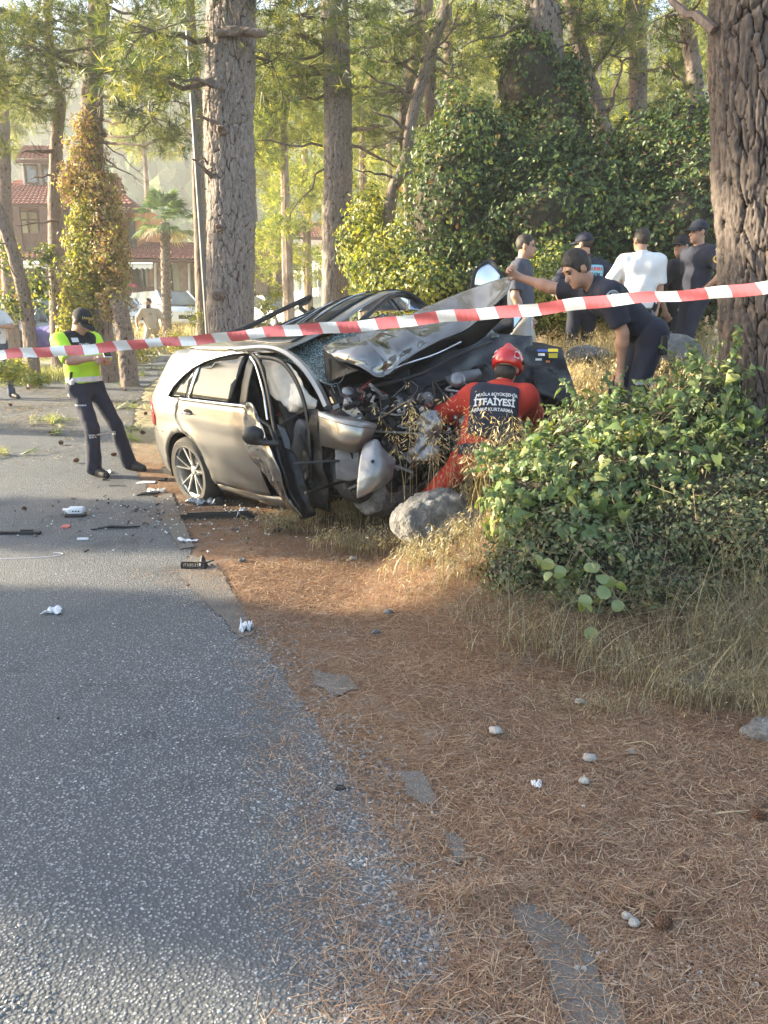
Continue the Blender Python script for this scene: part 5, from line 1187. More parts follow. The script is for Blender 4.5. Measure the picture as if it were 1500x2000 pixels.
# ---- 2 bearded man
g1, g2 = G(292,697), G(312,695); Yb = g1.y
bm2 = person("bearded man in sandy T-shirt and trousers walking before the white SUV",
  P(297,640,Yb), (-.06,0,1), (.93,.3,0), (-.35,-.9,-.05), [P(324,640,Yb-.1), P(268,640,Yb-.25)], [((g2.x,g2.y+.1,g2.z),(.3,-.95,0)), ((g1.x,g1.y-.1,g1.z),(-.1,-1,0))],
  [(.6,.6,-.2),(-.8,.5,0)], [(0,-1,0),(0,-1,0)], s=1.0, vox=.016, bulk=1.28, curl=(.5,.2),
  clothes=dict(shirt=(M_beige,.95,-.07), trousers=M_beige, shoes=pm("pale_shoe",(.5,.45,.4)), hair=.004, beard=1, fit=.022))
sb = bvh_of(bm2['shirt']); J = bm2['J']
text_decal("shirt_print", "M", .10, J['chest']+fr(J,.0,.02,.2), J['shd'], J['S'], pm("print_sand", (.30,.24,.15)), bm2['root'], sb); text_decal("shirt_lettering", "NEW SEASON", .032, J['chest']+fr(J,0,-.05,.2), J['shd'], J['S'], pm("print_sand", (.30,.24,.15)), bm2['root'], sb) if False else None
# ---- 3 man at the left edge
gq = P(-4,705,13.5); z0 = h(gq.x, 13.5)
person("man in a white polo shirt and blue jeans at the far left edge",
  (gq.x,13.5,z0+.95), (0,0,1), (.6,.8,0), (.75,-.6,-.1), [(gq.x+.16,13.3,z0+1.22),(gq.x+.12,13.15,z0+1.18)], [((gq.x+.15,13.55,z0),(.8,-.5,0)),((gq.x-.12,13.4,z0),(.7,-.7,0))],
  [(.8,.3,-.4),(-.3,-.8,-.4)], [(.7,-.6,0),(.7,-.6,0)], s=1.0, vox=.016, clothes=dict(shirt=(M_white,.9,-.02), trousers=M_jean, shoes=M_leather, hair=.006, fit=.02))
# ---- 5 grey T-shirt man
def stand(Y, px, head_py, s=1.0):
    hp = P(px, head_py, Y); return Vector((hp.x, Y, hp.z-(.95+.50+.05+.115)*s+.95*s)), hp.z-(.50+.05+.115)*s-.95*s
pl, zf = stand(8.5, 1022, 482)
gt = person("man in a dark grey T-shirt and light shorts standing in profile behind the raised bonnet",
  pl, (-.02,0,1), (.35,.93,0), (.96,-.25,-.05), [pl+Vector((.10,.18,-.02)), pl+Vector((.02,-.2,-.06))], [((pl.x+.08,8.6,zf),(.9,-.2,0)),((pl.x-.05,8.4,zf),(.9,-.3,0))],
  [(-.6,.3,-.3),(-.8,-.5,-.2)], [(1,0,0),(1,0,0)], vox=.0145, clothes=dict(shirt=(M_grey,.85,-.03), trousers=M_beige, short=.95, shoes=M_leather, hair=.004, fit=.018), bulk=1.12)
text_decal("shirt_lettering", "POLO", .05, gt['J']['chest']+fr(gt['J'],.01,.06,.2), gt['J']['shd'], gt['J']['S'], M_prtred, gt['root'], bvh_of(gt['shirt'])) if False else None
# ---- 6 gendarme with the light-blue vest
pl, zf = stand(9.3, 1146, 478)
gv = person("gendarme seen from behind in a light-blue lettered vest and dark cap, beyond the leaning officer",
  pl, (0,0,1), (-.95,-.25,0), (-.75,.6,-.05), [pl+Vector((-.24,.1,.02)), pl+Vector((.30,-.05,.05))], [((pl.x-.1,9.3,zf),(0,1,0)),((pl.x+.1,9.3,zf),(0,1,0))],
  [(-.8,-.3,0),(.8,-.3,0)], [(0,1,0),(0,1,0)], vox=.0145, clothes=dict(shirt=(M_navy,.95,.02), trousers=M_navy, shoes=M_leather, hair=.004, cap=M_navy, fit=.018, collar=pm("maroon_cloth",(.07,.01,.015))))
J = gv['J']; lo = [J['chest'][q]-.35 for q in range(3)]; hi = [J['chest'][q]+.35 for q in range(3)]; F = Field(lo, hi, .012)
for q in (1,-1): F.cap(J['pel']+J['S']*.05+J['shd']*.05*q, J['chest']+J['shd']*.085*q+J['S']*.03, .138, .142, .07, (J['fw'],1.0))
F.cap(J['neck']+J['S']*.0, J['neck']+J['S']*.2, .07, .12, .01, sub=True); F.plane(J['chest']+J['shd']*.175, J['shd']); F.plane(J['chest']-J['shd']*.175, -J['shd']); F.plane(J['chest']+J['S']*.10, J['S'])
vs = F.obj("vest", M_sky); local(vs, gv['root']); bv = bvh_of(vs)
for s_, z_, c_, m_ in (("JANDARMA",.052,.062,M_prtred),("TOURISM",-.01,.056,M_prtnavy),("GENDARMERIE",-.065,.050,M_prtnavy)):
    text_decal("vest_lettering", s_, c_, J['chest']+fr(J,0,z_+.0,-.2), -J['shd'], J['S'], m_, gv['root'], bv, wid=.95)
band("vest_border", gv['root'], J['waist']-J['S']*.03, J['shd'], J['fw'], J['S'], .185, .145, .03, pm("maroon_cloth",(.07,.01,.015)))
# ---- 7 white T-shirt man
pl, zf = stand(8.9, 1256, 470)
wt = person("man in a plain white T-shirt and dark trousers seen from behind between the uniformed men",
  pl, (0,0,1), (-.97,.1,0), (-.35,.93,0), [pl+Vector((-.17,.22,.05)), pl+Vector((.20,-.02,-.14))], [((pl.x-.12,8.9,zf),(0,1,0)),((pl.x+.12,8.9,zf),(0,1,0))],
  [(-.9,-.3,-.1),(.9,-.1,0)], [(0,1,0),(0,1,0)], vox=.0145, clothes=dict(shirt=(M_white,.85,-.06), trousers=M_black, shoes=M_leather, hair=.008, fit=.024), bulk=1.12)
# ---- 8, 9 gendarmes by the trunk
pl, zf = stand(9.6, 1333, 483)
p8 = person("gendarme in a black uniform and cap looking left beside the man in white",
  pl, (0,0,1), (.75,.65,0), (-.80,-.6,-.02), [pl+Vector((.15,-.1,-.1)), pl+Vector((-.2,-.15,-.05))], [((pl.x+.12,9.6,zf),(-.3,-1,0)),((pl.x-.1,9.6,zf),(-.3,-1,0))],
  [(.9,.4,0),(-.9,.2,0)], [(0,-1,0),(0,-1,0)], vox=.0145, clothes=dict(shirt=(M_black,.95,.02), trousers=M_black, shoes=M_leather, hair=.004, cap=M_black, fit=.018))
J = p8['J']; text_decal("chest_lettering", "JANDARMA", .036, J['chest']+fr(J,-.06,.05,.2), J['shd'], J['S'], M_gold, p8['root'], bvh_of(p8['shirt']))
for q in (1,-1): local(MB().box(J['neck']+fr(J,.045*q,.0,.085), (.022,.008,.035), Matrix.Rotation(q*.3,3,'Y')).build("collar_patch", M_prtred, None), p8['root'])
pl, zf = stand(9.0, 1369, 455)
p9 = person("gendarme in short sleeves and cap with hand on hip, half hidden by the furrowed giant",
  pl, (0,0,1), (.35,-.93,0), (-.93,-.25,-.02), [pl+Vector((.02,-.19,.06)), pl+Vector((-.02,.25,-.1))], [((pl.x,8.9,zf),(-1,-.1,0)),((pl.x+.05,9.1,zf),(-1,0,0))],
  [(.7,-.7,-.1),(.4,.6,0)], [(-1,0,0),(-1,0,0)], vox=.0145, clothes=dict(shirt=(M_navy,.75,.02), trousers=M_navy, shoes=M_leather, hair=.004, cap=M_navy, fit=.018))
J = p9['J']; disc = [(math.cos(a*math.pi/8)*r_, math.sin(a*math.pi/8)*r_) for r_ in (.042,.026) for a in range(16)]
sa = J['sh'][0]+(J['el'][0]-J['sh'][0])*.35; decal("sleeve_badge", disc, [[i,(i+1)%16,16+(i+1)%16,16+i] for i in range(16)], sa+Vector((-.02,-.12,0)), (1,-.1,0), (0,0,1), M_gold, p9['root'], bvh_of(p9['shirt']))
wr = J['ha'][0]; band("wristwatch", p9['root'], wr, nv((wr-J['el'][0]).cross(Vector((0,0,1)))), nv((wr-J['el'][0]).cross((wr-J['el'][0]).cross(Vector((0,0,1))))), nv(wr-J['el'][0]), .028,.028,.028, M_plast, 12, .006)
# ---- 10 leaning officer
pel = P(1262,650,5.55); zg = h(pel.x, pel.y)
le = person("dark-haired officer in a navy polo leaning over the wreck, one hand lifting the bonnet's tip",
  pel, (-.80,-.05,.62), (.10,-.98,-.05), (-.86,-.28,-.52), [P(1212,722,5.45), P(1012,541,5.95)], [((pel.x+.02,pel.y-.15,max(zg,pel.z-.95)),(-1,-.2,0)),((pel.x-.05,pel.y+.18,max(zg,pel.z-.95)),(-1,-.2,0))],
  [(.7,-.5,.1),(.1,.2,-.9)], [(-1,-.1,.1),(-1,.1,.1)], vox=.0095, headup=(-.42,.0,.9), twist=(.05,-1,0), curl=(.45,1.0),
  clothes=dict(shirt=(M_navy,.80,.0), trousers=M_navy, shoes=M_leather, hair=.017, fit=.017), handdir=((-.1,-.1,-1),(-.75,-.2,.5)))
J = le['J']; sb = bvh_of(le['shirt']); sa = J['sh'][0]+(J['el'][0]-J['sh'][0])*.12
dk = [(0,0)]+[(math.cos(a*math.pi/12)*.048, math.sin(a*math.pi/12)*.048) for a in range(24)]
decal("sleeve_badge", dk, [[0,1+i,1+(i+1)%24] for i in range(24)], sa+Vector((.0,-.15,.0)), (1,.15,0), (0,0,1), pm("badge_grey",(.52,.56,.62),(.30,.34,.42),160,.6), le['root'], sb, off=.003)
dk2 = [(math.cos(a*math.pi/12)*r_, math.sin(a*math.pi/12)*r_) for r_ in (.038,.034) for a in range(24)]
decal("badge_ring", dk2, [[i,(i+1)%24,24+(i+1)%24,24+i] for i in range(24)], sa+Vector((.0,-.15,.0)), (1,.15,0), (0,0,1), M_prtnavy, le['root'], sb, off=.005)
text_decal("badge_emblem", "15", .03, sa+Vector((.0,-.15,.0)), (1,.15,0), (0,0,1), M_prtnavy, le['root'], sb, off=.006) if False else None
band("belt", le['root'], J['pel']+J['S']*.085, J['shd'], J['fw'], J['S'], .148, .122, .035, M_plast)
local(MB().box(J['pel']+Vector((.06,-.20,-.08)), (.05,.035,.13), bev=.008).build("radio", M_plast, None, True), le['root'])
local(MB().box(J['hip'][0]+(J['kn'][0]-J['hip'][0])*.75+Vector((.01,-.085,0)), (.13,.012,.035), bev=.003).build("reflective_strip", M_refl, None), le['root'])
# ---- 11 fireman
zc = h(.75,5.3); pel = P(938,893,5.25)
fm = person("crouching firefighter in red overalls, dark lettered vest and red helmet, working at the smashed front",
  pel, (.30,.30,.90), (-.97,.2,.0), (.35,.80,-.45), [P(885,835,5.80), P(1040,835,5.85)], [((P(890,960,5.0).x,5.02,h(.45,5.0)),(-.2,1,0)),((P(985,955,5.3).x,5.25,h(.8,5.2)),(.3,1,0))],
  [(-1,-.2,-.1),(1,-.3,-.25)], [(-.15,1,.35),(.25,1,.4)], s=1.0, vox=.0105, headup=(.1,.2,.95), curl=(.8,.8), bulk=1.1,
  clothes=dict(shirt=(M_red,1.92,.02), trousers=M_red, shoes=M_leather, fit=.026, leg=.075))
J = fm['J']; lo = [J['chest'][q]-.36 for q in range(3)]; hi = [J['chest'][q]+.36 for q in range(3)]; F = Field(lo, hi, .0105)
for q in (1,-1): F.cap(J['waist']-J['S']*.06+J['shd']*.05*q, J['chest']+J['shd']*.085*q+J['S']*.04, .156, .158, .07, (J['fw'],1.0))
F.rough(.003, 20, 4)
F.cap(J['neck']+J['S']*.02, J['neck']+J['S']*.2, .07, .12, .01, sub=True); F.plane(J['chest']+J['shd']*.165, J['shd']); F.plane(J['chest']-J['shd']*.165, -J['shd']); F.plane(J['waist']-J['S']*.05, -J['S']); F.plane(J['chest']+J['S']*.17, J['S']); F.plane(J['chest']+J['fw']*.02, J['fw'])
vs = F.obj("vest", M_navy); local(vs, fm['root']); bv = bvh_of(vs); rt = -J['shd']
text_decal("vest_lettering", "MUĞLA BÜYÜKŞEHİR", .031, J['chest']+fr(J,0,.075,-.25), rt, J['S'], M_prt, fm['root'], bv, arc=-.6, wid=.92)
text_decal("vest_lettering", "İTFAİYESİ", .066, J['chest']+fr(J,0,.018,-.25), rt, J['S'], M_prt, fm['root'], bv, arc=-.5, bold=.035, wid=.92)
text_decal("vest_lettering", "ARAMA KURTARMA", .033, J['chest']+fr(J,0,-.035,-.25), rt, J['S'], M_prt, fm['root'], bv, arc=-.5, wid=.95)
band("reflective_strip", fm['root'], J['kn'][0]+(J['an'][0]-J['kn'][0])*.45, J['shd'], J['fw'], nv(J['kn'][0]-J['an'][0]), .082,.082,.05, M_refl, 18, .004)
band("dark_waistband", fm['root'], J['pel']+J['S']*.03, J['shd'], J['fw'], J['S'], .172, .15, .075, M_navy)
hd = J['head']; MX = [[J['hl'][r_], J['f'][r_], J['hu'][r_]] for r_ in range(3)]
F = Field([hd[q]-.25 for q in range(3)], [hd[q]+.25 for q in range(3)], .007)
F.ell(hd+J['hu']*.045-J['f']*.005, (.112,.138,.120), MX); F.plane(hd-J['hu']*.005, -J['hu']); F.ell(hd-J['hu']*.03, (.09,.112,.06), MX, sub=True)
F.cap(hd+J['hu']*.150-J['f']*.07, hd+J['hu']*.155+J['f']*.06, .016, .012, .03); F.cap(hd+J['hu']*.02-J['f']*.12, hd+J['hu']*.14-J['f']*.08, .014, .012, .02)
hl_ = F.obj("helmet", M_shell); local(hl_, fm['root']); hb = bvh_of(hl_)
for q in (1,-1):
    decal("helmet_sticker", [(-.02,-.028),(.022,-.028),(.018,.03),(-.014,.026)], [[0,1,2,3]], hd+J['hu']*.07-J['f']*.08+J['hl']*.07*q, nv(-J['hl']-J['f']*.5*q), J['hu'], M_prt, fm['root'], hb)
    local(MB().box(hd+J['hu']*.045-J['f']*.02+J['hl']*.112*q, (.022,.035,.03), Matrix(MX), bev=.006).build("helmet_vent", M_plast, None, True), fm['root'])
F = Field([hd[q]-.2 for q in range(3)], [hd[q]+.2 for q in range(3)], .009); F.ell(hd-J['hu']*.04-J['f']*.035, (.075,.07,.07), MX); F.rough(.003,80,2); local(F.obj("hair", M_hair), fm['root'])
# ---- far person in pink on the veranda is built with the building
# ============================================================ THE WRECKED CAR
car = thing("wrecked_car", "crushed grey-brown metallic hatchback with a folded bonnet and smashed front, stopped against the rocks", "car", (-1.75,7.0,-.03))
CO = Vector((-1.75,7.0,-.03)); hdg, rol = rad(46), rad(6.5)
cX = Vector((math.cos(hdg),-math.sin(hdg),0)); cY0 = Vector((math.sin(hdg),math.cos(hdg),0))
cY = cY0*math.cos(rol)+Vector((0,0,1))*math.sin(rol); cZ = -cY0*math.sin(rol)+Vector((0,0,1))*math.cos(rol)
def CW(x, y, z): return CO+cX*x+cY*(y+.8)+cZ*z
def W(px, py, y0):
    """world point where the sight line meets the car's lengthwise plane y = y0"""
    c0 = Vector((0,0,CH)); x, y = (px-750)/FPX, (1000-py)/FPX; d = Vector((x, _c+y*_s, y*_c-_s))
    q = c0-CO; t = (y0+.8-q.dot(cY))/d.dot(cY); return c0+d*t
def WL(px, py, y0):
    p = W(px,py,y0)-CO; return p.dot(cX), p.dot(cZ)
M_paint = pm("metallic_paint", (.31,.292,.265), (.29,.275,.25), 3, .33, metal=.75, coat=.9)
M_paint2 = pm("creased_paint", (.22,.21,.195), (.17,.16,.15), 8, .17, metal=.85, coat=.9, bmp=.25, bscale=5, dist=.03)
M_dglass = pm("tinted_glass", (.014,.016,.016), (.02,.022,.022), 3, .06, spec=.35)
M_chrome = pm("chrome_trim", (.72,.72,.70), (.62,.62,.60), 12, .18, metal=1)
M_alloy = pm("alloy", (.52,.52,.51), (.42,.42,.42), 30, .32, metal=.85)
M_tyre = pm("tyre_rubber", (.035,.033,.03), (.075,.065,.055), 7, .85, bmp=.3, bscale=60)
M_tail = pm("tail_light_red", (.55,.02,.02), (.40,.015,.015), 20, .15, coat=.8)
M_silver = pm("bare_aluminium", (.30,.305,.315), (.19,.195,.205), 8, .38, metal=.7, bmp=.5, bscale=9, dist=.02)
M_dark = pm("dark_metal", (.012,.012,.013), (.034,.032,.031), 9, .45, metal=.5, bmp=.7, bscale=30, dist=.01)
M_inner = pm("interior_fabric", (.035,.035,.037), (.06,.06,.062), 16, .9, bmp=.3, bscale=200)
M_greyint = pm("grey_plastic", (.16,.165,.175), (.11,.115,.125), 8, .6, bmp=.3, bscale=40)
M_bag = pm("airbag_cloth", (.80,.79,.76), (.72,.70,.66), 5, .8, bmp=.4, bscale=14, dist=.03)
M_skyglass = pm("sky_reflection_glass", (.50,.60,.72), (.36,.45,.56), 3, .08, spec=1, metal=.75)  # pale blue base colour carries the reflection of the sky
M_wing = pm('black_wing', (.008,.008,.009), (.016,.016,.017), 9, .34, bmp=.3, bscale=14, dist=.02)
def shattered():
    m, nt, bs = _mat("shattered_glass"); v = ntex(nt, "ShaderNodeTexVoronoi", 34, feature='DISTANCE_TO_EDGE'); n = ntex(nt, "ShaderNodeTexNoise", 7, Detail=3)
    c = mixc(nt, ramp(nt, v.outputs['Distance'], [(.0,(1,1,1)),(.09,(0,0,0))]), (.045,.085,.08), (.50,.60,.56)); nt.links.new(mixc(nt, ramp(nt, n.outputs[0], [(.5,(0,0,0)),(.62,(.8,.8,.8))]), c, (.03,.04,.04)), bs.inputs['Base Color'])
    bs.inputs['Roughness'].default_value = .12; bs.inputs['Specular IOR Level'].default_value = .9; bump(nt, bs, v.outputs['Distance'], .8, .01); return m
M_shat = shattered()

def halfw(z): return np.interp(z, [.12,.18,.30,.45,.62,.80,.93,1.0,1.15,1.30,1.40,1.46], [.74,.80,.865,.885,.892,.882,.868,.85,.79,.715,.64,.50])
RC, XE = .50, -.33
def shell(S, z, side=-1, off=0):
    w_ = float(halfw(z))*(1-.012*max(0,.9-S)**2); a = 0; X_ = S; Yv = w_
    xe = XE+.15*min(1,max(0,z-.93)/.4)
    if S < xe:
        a = min((xe-S)/RC, math.pi/2); X_ = xe-RC*math.sin(a); Yv = w_-RC*(1-math.cos(a)); Yv -= max(0, (xe-S)-RC*math.pi/2)
    sa = math.sin(a)
    X_ += max(0, z-.93)*.48*sa; X_ -= .05*sa*max(0,1-abs(z-.5)/.25)
    Yv += off*math.cos(a); X_ -= off*sa
    d = math.hypot(S-.08, z-.32); Yv += .016*math.exp(-((d-.40)/.045)**2)
    l1 = .835-.02*S; Yv += .010*math.exp(-((z-l1)/.03)**2)*(1-sa)
    l2 = .70-.30*S if S > .1 else .67; Yv += -.014*math.exp(-((z-l2+.03)/.06)**2)*(1-sa)*min(1,max(0,S/.2))
    if S > .95: Yv += .03*math.sin((S-.95)*9+z*5)*min(1,(S-.95)*3)
    return CW(X_, side*Yv, z)
def panel(name, poly, m, side=-1, off=0, step=.045, thick=.012, parent=car, y=None):
    xs_ = [p[0] for p in poly]; zs_ = [p[1] for p in poly]; pp = []
    n0 = len(poly)
    for i in range(n0):
        a, b = Vector(poly[i]), Vector(poly[(i+1)%n0]); k = max(1, int((b-a).length/step))
        for j in range(k): pp.append(tuple(a.lerp(b, j/k)))
    A, B = np.meshgrid(np.arange(min(xs_),max(xs_),step), np.arange(min(zs_),max(zs_),step)); A, B = A.ravel(), B.ravel(); ok = inpoly(A,B,pp) & (dpoly(A,B,pp) > step*.4)
    n = len(pp); r_ = delaunay_2d_cdt([Vector(p) for p in pp]+[Vector(p) for p in zip(A[ok],B[ok])], [(i,(i+1)%n) for i in range(n)], [list(range(n))], 1, 1e-6)
    V = [shell(v.x, v.y, side, off) for v in r_[0]]; F = [list(f) for f in r_[2]]
    if side < 0: pass
    o = mk(name, V, F, m, None, True); q = o.modifiers.new("thick",'SOLIDIFY'); q.thickness = thick; q.offset = -1 if side < 0 else 1
    return local(o, parent) if parent else o
def arc(cx, cz, r_, a0, a1, n=16): return [(cx+r_*math.cos(rad(a0+(a1-a0)*i/n)), cz+r_*math.sin(rad(a0+(a1-a0)*i/n))) for i in range(n+1)]
def wp(pts, y0=-.78): return [WL(a,b,y0) for a,b in pts]
wheelx, wheelz = .09, .318
door_rear = [(.075,.978),(.015,.80),(.10,.705),(.28,.63),(.40,.50)]+[(.462,.40),(.475,.26)]
top_open = wp([(352,770),(357,751),(367,734),(382,717),(399,706),(420,698),(445,692),(470,690)], -.72)+[(1.10,1.362),(1.13,1.365)]
for side in (-1, 1):
    panel("door", [(.081,.972),(.023,.80),(.108,.70),(.288,.625),(.408,.496),(.470,.40),(.483,.262),(1.25,.262),(1.20,.6),(1.135,.985)], M_paint, side)
    panel("quarter_panel", [(p[0]-.004,p[1]) for p in door_rear[:-1]]+arc(wheelx,wheelz,.365,12,196,22)+[(-.30,.20),(-.9,.20),(-1.72,.22),(-1.72,.95),(-1.55,1.25),(-.9,1.28),(-.5,1.31),(-.15,1.37),(.25,1.405),(.7,1.41),(1.13,1.405)]+top_open[::-1]+[(.06,.985)], M_paint, side)
    panel("sill", [(.475,.255),(.42,.17),(.46,.15),(1.45,.16),(1.5,.255)], M_paint, side, -.02)
    panel("quarter_window", wp([(355,769),(360,752),(370,737),(385,719),(387,771)], -.72), M_dglass, side, -.012, .05, .004)
    panel("door_window", wp([(392,772),(391,714),(418,702),(445,696),(471,694),(472,784)], -.72), M_dglass, side, -.012, .05, .004)
    panel("window_divider", wp([(386,771),(384,718),(392,714),(393,773)], -.72), M_chrome if side < 0 else M_plast, side, -.006, .05, .006)
    panel("door_pillar", [(1.02,.985),(1.0,1.345),(1.12,1.35),(1.13,.985)], M_plast, side, -.004, .05, .006)
    # chrome strip under the windows, black frame above
    st = [(.03,.985),(1.12,.975)]; panel("window_strip", [(.035,.975),(.035,.993),(1.13,1.005),(1.13,.985)], M_chrome, side, .004, .06, .008)
    fr_ = MB(); fr_.tube([shell(a,b,side,.004) for a,b in top_open], .008, 6); local(fr_.build("window_frame", M_chrome, None, True), car)
    tl = [(-.42,.70),(-.40,.80),(-.46,.90),(-.62,.93),(-1.0,.93),(-1.05,.80),(-.75,.72)]
    panel("tail_light", tl, M_tail, side, .008, .05, .012)
    panel("bumper_seam", [(-.26,.655),(-.26,.662),(-1.70,.672),(-1.70,.665)], M_plast, side, .001, .06, .003)
# door handle
hp_ = shell(.24,.872,-1,.0); hb_ = MB(); pts_ = [shell(.16+.16*t,.868+.01*math.sin(t*3.1),-1,.02+.018*math.sin(t*math.pi)) for t in [i/6 for i in range(7)]]
hb_.tube(pts_, [.010,.014,.015,.015,.015,.014,.010], 8, flat=.7); local(hb_.build("door_handle", M_paint, None, True), car)
hr = MB().lathe([(0,0),(.05,.0),(.062,.004),(.062,-.004)], 16, shell(.235,.868,-1,.002), Matrix([list(x) for x in (cX,cZ,-cY)]).transposed() @ Matrix.Diagonal((1.25,.62,1)).to_3x3()).build("handle_recess", M_plast, None, True); local(hr, car)
# shut lines
for pts_ in ([(.078,.975),(.019,.80),(.104,.702),(.284,.628),(.404,.498),(.466,.40),(.479,.262)],):
    local(MB().tube([shell(a,b,-1,-.003) for a,b in pts_], .0045, 5).build("door_seam", M_plast, None, True), car)
# wheel-arch lining
V = []; 
for k in range(25):
    a = rad(5+190*k/24)
    for yy_ in (-.87,-.60): V.append(CW(wheelx+.355*math.cos(a), yy_, wheelz+.355*math.sin(a)))
local(MB().add(V, [[2*i,2*i+1,2*i+3,2*i+2] for i in range(24)]).build("wheel_arch_lining", M_plast, None, True), car)
# roof
def roofz(X_, y_):
    e = abs(y_)/.66; z = 1.455-.052*e**2.4-.018*(X_-.8)**2-.35*max(0,.15-X_)**1.8+.33*math.exp(-((X_-1.30)/.75)**2)*SSf((y_+.5)/1.15)
    return z+.015*math.sin(X_*7+y_*5)*max(0,min(1,(X_-.5)*1.5))
def SSf(t): t = max(0,min(1,t)); return t*t*(3-2*t)
rows = []
for i in range(36):
    X_ = -.44+i*1.87/35; rows.append([CW(X_, y_, roofz(X_, y_)) for y_ in np.linspace(-1,1,25)*(.655-.13*SSf((.25-X_)/.6))])
ro = grid_mesh("roof", rows, M_paint, None, True, .012); local(ro, car)
# darker glass roof insert and ribs
rows = [[CW(X_, y_, roofz(X_,y_)+.012) for y_ in np.linspace(-.46,.50,14)] for X_ in np.linspace(.45,1.32,16)]; local(grid_mesh("sunroof", rows, M_dglass, None, True, .006), car)
for k in range(6): local(MB().tube([CW(.55+.12*k, y_, roofz(.55+.12*k,y_)+.022) for y_ in np.linspace(-.1,.5,8)], .006, 5).build("roof_rib", M_chrome if k%2 else M_plast, None, True), car)
# rear spoiler and hatch
rows = [[CW(X_, y_, z_+.01*math.cos(y_*2)) for y_ in np.linspace(-.48,.48,12)] for X_, z_ in ((-.40,1.335),(-.47,1.305),(-.52,1.275),(-.50,1.255),(-.41,1.26))]; local(grid_mesh("spoiler", rows, M_paint, None, True, .01), car)
# torn roof rails and bent black frames
def bar(name, pts, w_, t_, m, n=14):
    C = spline([tuple(p) for p in pts], n); mb = MB().tube([Vector(c) for c in C], [w_]*n, 6, flat=t_/w_); return local(mb.build(name, m, None, True), car)
bar("roof_rail", [P(436,655,7.75),P(480,640,7.9),P(545,608,8.15),P(607,579,8.4)], .020, .026, M_plast)
bar("roof_rail", [P(500,660,7.0),P(570,628,7.2),P(650,596,7.5),P(722,572,7.75)], .020, .026, M_plast)
bar("bent_frame", [P(607,581,8.4),P(600,590,8.4),P(585,598,8.3),P(602,612,8.3),P(612,600,8.3)], .022, .022, M_plast)
bar("roof_edge_strip", [P(455,672,7.0),P(530,658,6.95),P(600,630,7.1),P(640,612,7.3),P(700,602,7.5)], .02, .016, M_plast)
bar("bent_frame", [P(655,655,7.0),P(690,640,7.2),P(735,600,7.5),P(765,578,7.7),P(800,580,7.9),P(825,600,7.9),P(838,610,7.8)], .03, .024, M_plast)
bar("bent_frame", [P(600,690,6.6),P(640,665,6.8),P(700,632,7.1),P(745,622,7.2),P(800,622,7.3)], .035, .02, M_dark)
bar("bent_frame", [P(560,700,6.5),P(620,672,6.7),P(670,650,6.9),P(720,640,7.1)], .03, .02, M_plast)
for (a,b,Y) in ((518,672,6.9),(417,672,7.5)): local(MB().box(P(a,b,Y), (.05,.05,.05), bev=.01).build("rail_foot", M_plast, None, True), car)
def csheet(name, rows, m, nr=22, nc=30, amp=.0, freq=9, seed=1, thick=.006, mask=None, parent=car, sharp=0, amp2=0):
    """bent sheet through a coarse grid of world points, crumpled along its normals"""
    A = np.array([[tuple(p) for p in row] for row in rows], float); up = np.array([spline(r_, nc) for r_ in A]); up = np.array([spline(up[:,j], nr) for j in range(nc)]).transpose(1,0,2)
    N = np.cross(np.gradient(up, axis=0), np.gradient(up, axis=1)); N /= np.linalg.norm(N,axis=2)[...,None]+1e-9
    g = np.random.default_rng(seed); X, Y, Z = up[...,0], up[...,1], up[...,2]; o = g.uniform(0,6,8)
    a = X*freq+o[0]+.9*np.sin(Z*freq*.8+o[1]); b = Z*freq*1.1+o[2]+.9*np.sin(X*freq*.9+o[3]); d = np.sin(a)*np.sin(b)
    d = d*.45
    for k in range(6):
        th_ = g.uniform(0,np.pi); fr2 = freq*g.uniform(.25,.8)/3; q_ = (X*np.cos(th_)+Z*np.sin(th_)*1.2+Y*.4)*fr2+g.uniform(0,1)+.12*np.sin(Z*freq*.7+k); tr_ = np.abs((q_ % 1)-.5)*4-1; d = d+.42*tr_*(.4+.6*np.sin(X*2+k)**2)
    d = d; d2 = np.sin(X*freq*3+o[5]+2*np.sin(Z*freq*2))*np.sin(Z*freq*3.3+o[6])
    mk_ = 1.0
    if mask: mk_ = np.array([[mask(i/(nr-1), j/(nc-1)) for j in range(nc)] for i in range(nr)])
    up = up+N*((amp*d+(amp2 or amp*.3)*d2)*mk_)[...,None]
    o_ = grid_mesh(name, up, m, None, True, thick)
    return local(o_, parent) if parent else o_
# bonnet folded up
top = [(631,676,5.9),(700,650,6.05),(770,628,6.25),(835,600,6.45),(900,572,6.5),(955,552,6.4),(1003,538,6.2)]
m1 = [(637,684,5.75),(700,668,5.75),(765,655,5.85),(832,628,6.15),(895,605,6.3),(950,585,6.25),(999,549,6.15)]
m2 = [(648,693,5.65),(700,695,5.5),(750,695,5.5),(820,660,5.85),(885,634,6.1),(940,612,6.15),(994,562,6.1)]
low_ = [(662,704,5.6),(702,716,5.42),(748,735,5.38),(795,700,5.65),(852,668,5.9),(915,640,6.05),(988,575,6.05)]
hood = csheet("bonnet", [[P(*q) for q in r_] for r_ in (top,m1,m2,low_)], M_paint2, 60, 110, .046, 8.5, 3, .008, mask=lambda u,v: (1.0 if v < .45 else max(.12, 1-(v-.45)*4))*(.35+.65*math.sin(math.pi*min(1,u*1.0))**.5 if 0 < u < 1 else .35), amp2=.008)
csheet("bonnet_underside", [[P(a,b,Y+.10) for a,b,Y in low_],[P(690,722,5.75),P(720,730,5.75),P(760,738,5.75),P(810,712,5.9),P(865,690,6.1),P(930,668,6.2),P(992,612,6.2)]], M_wing, 8, 40, .01, 9, 5)
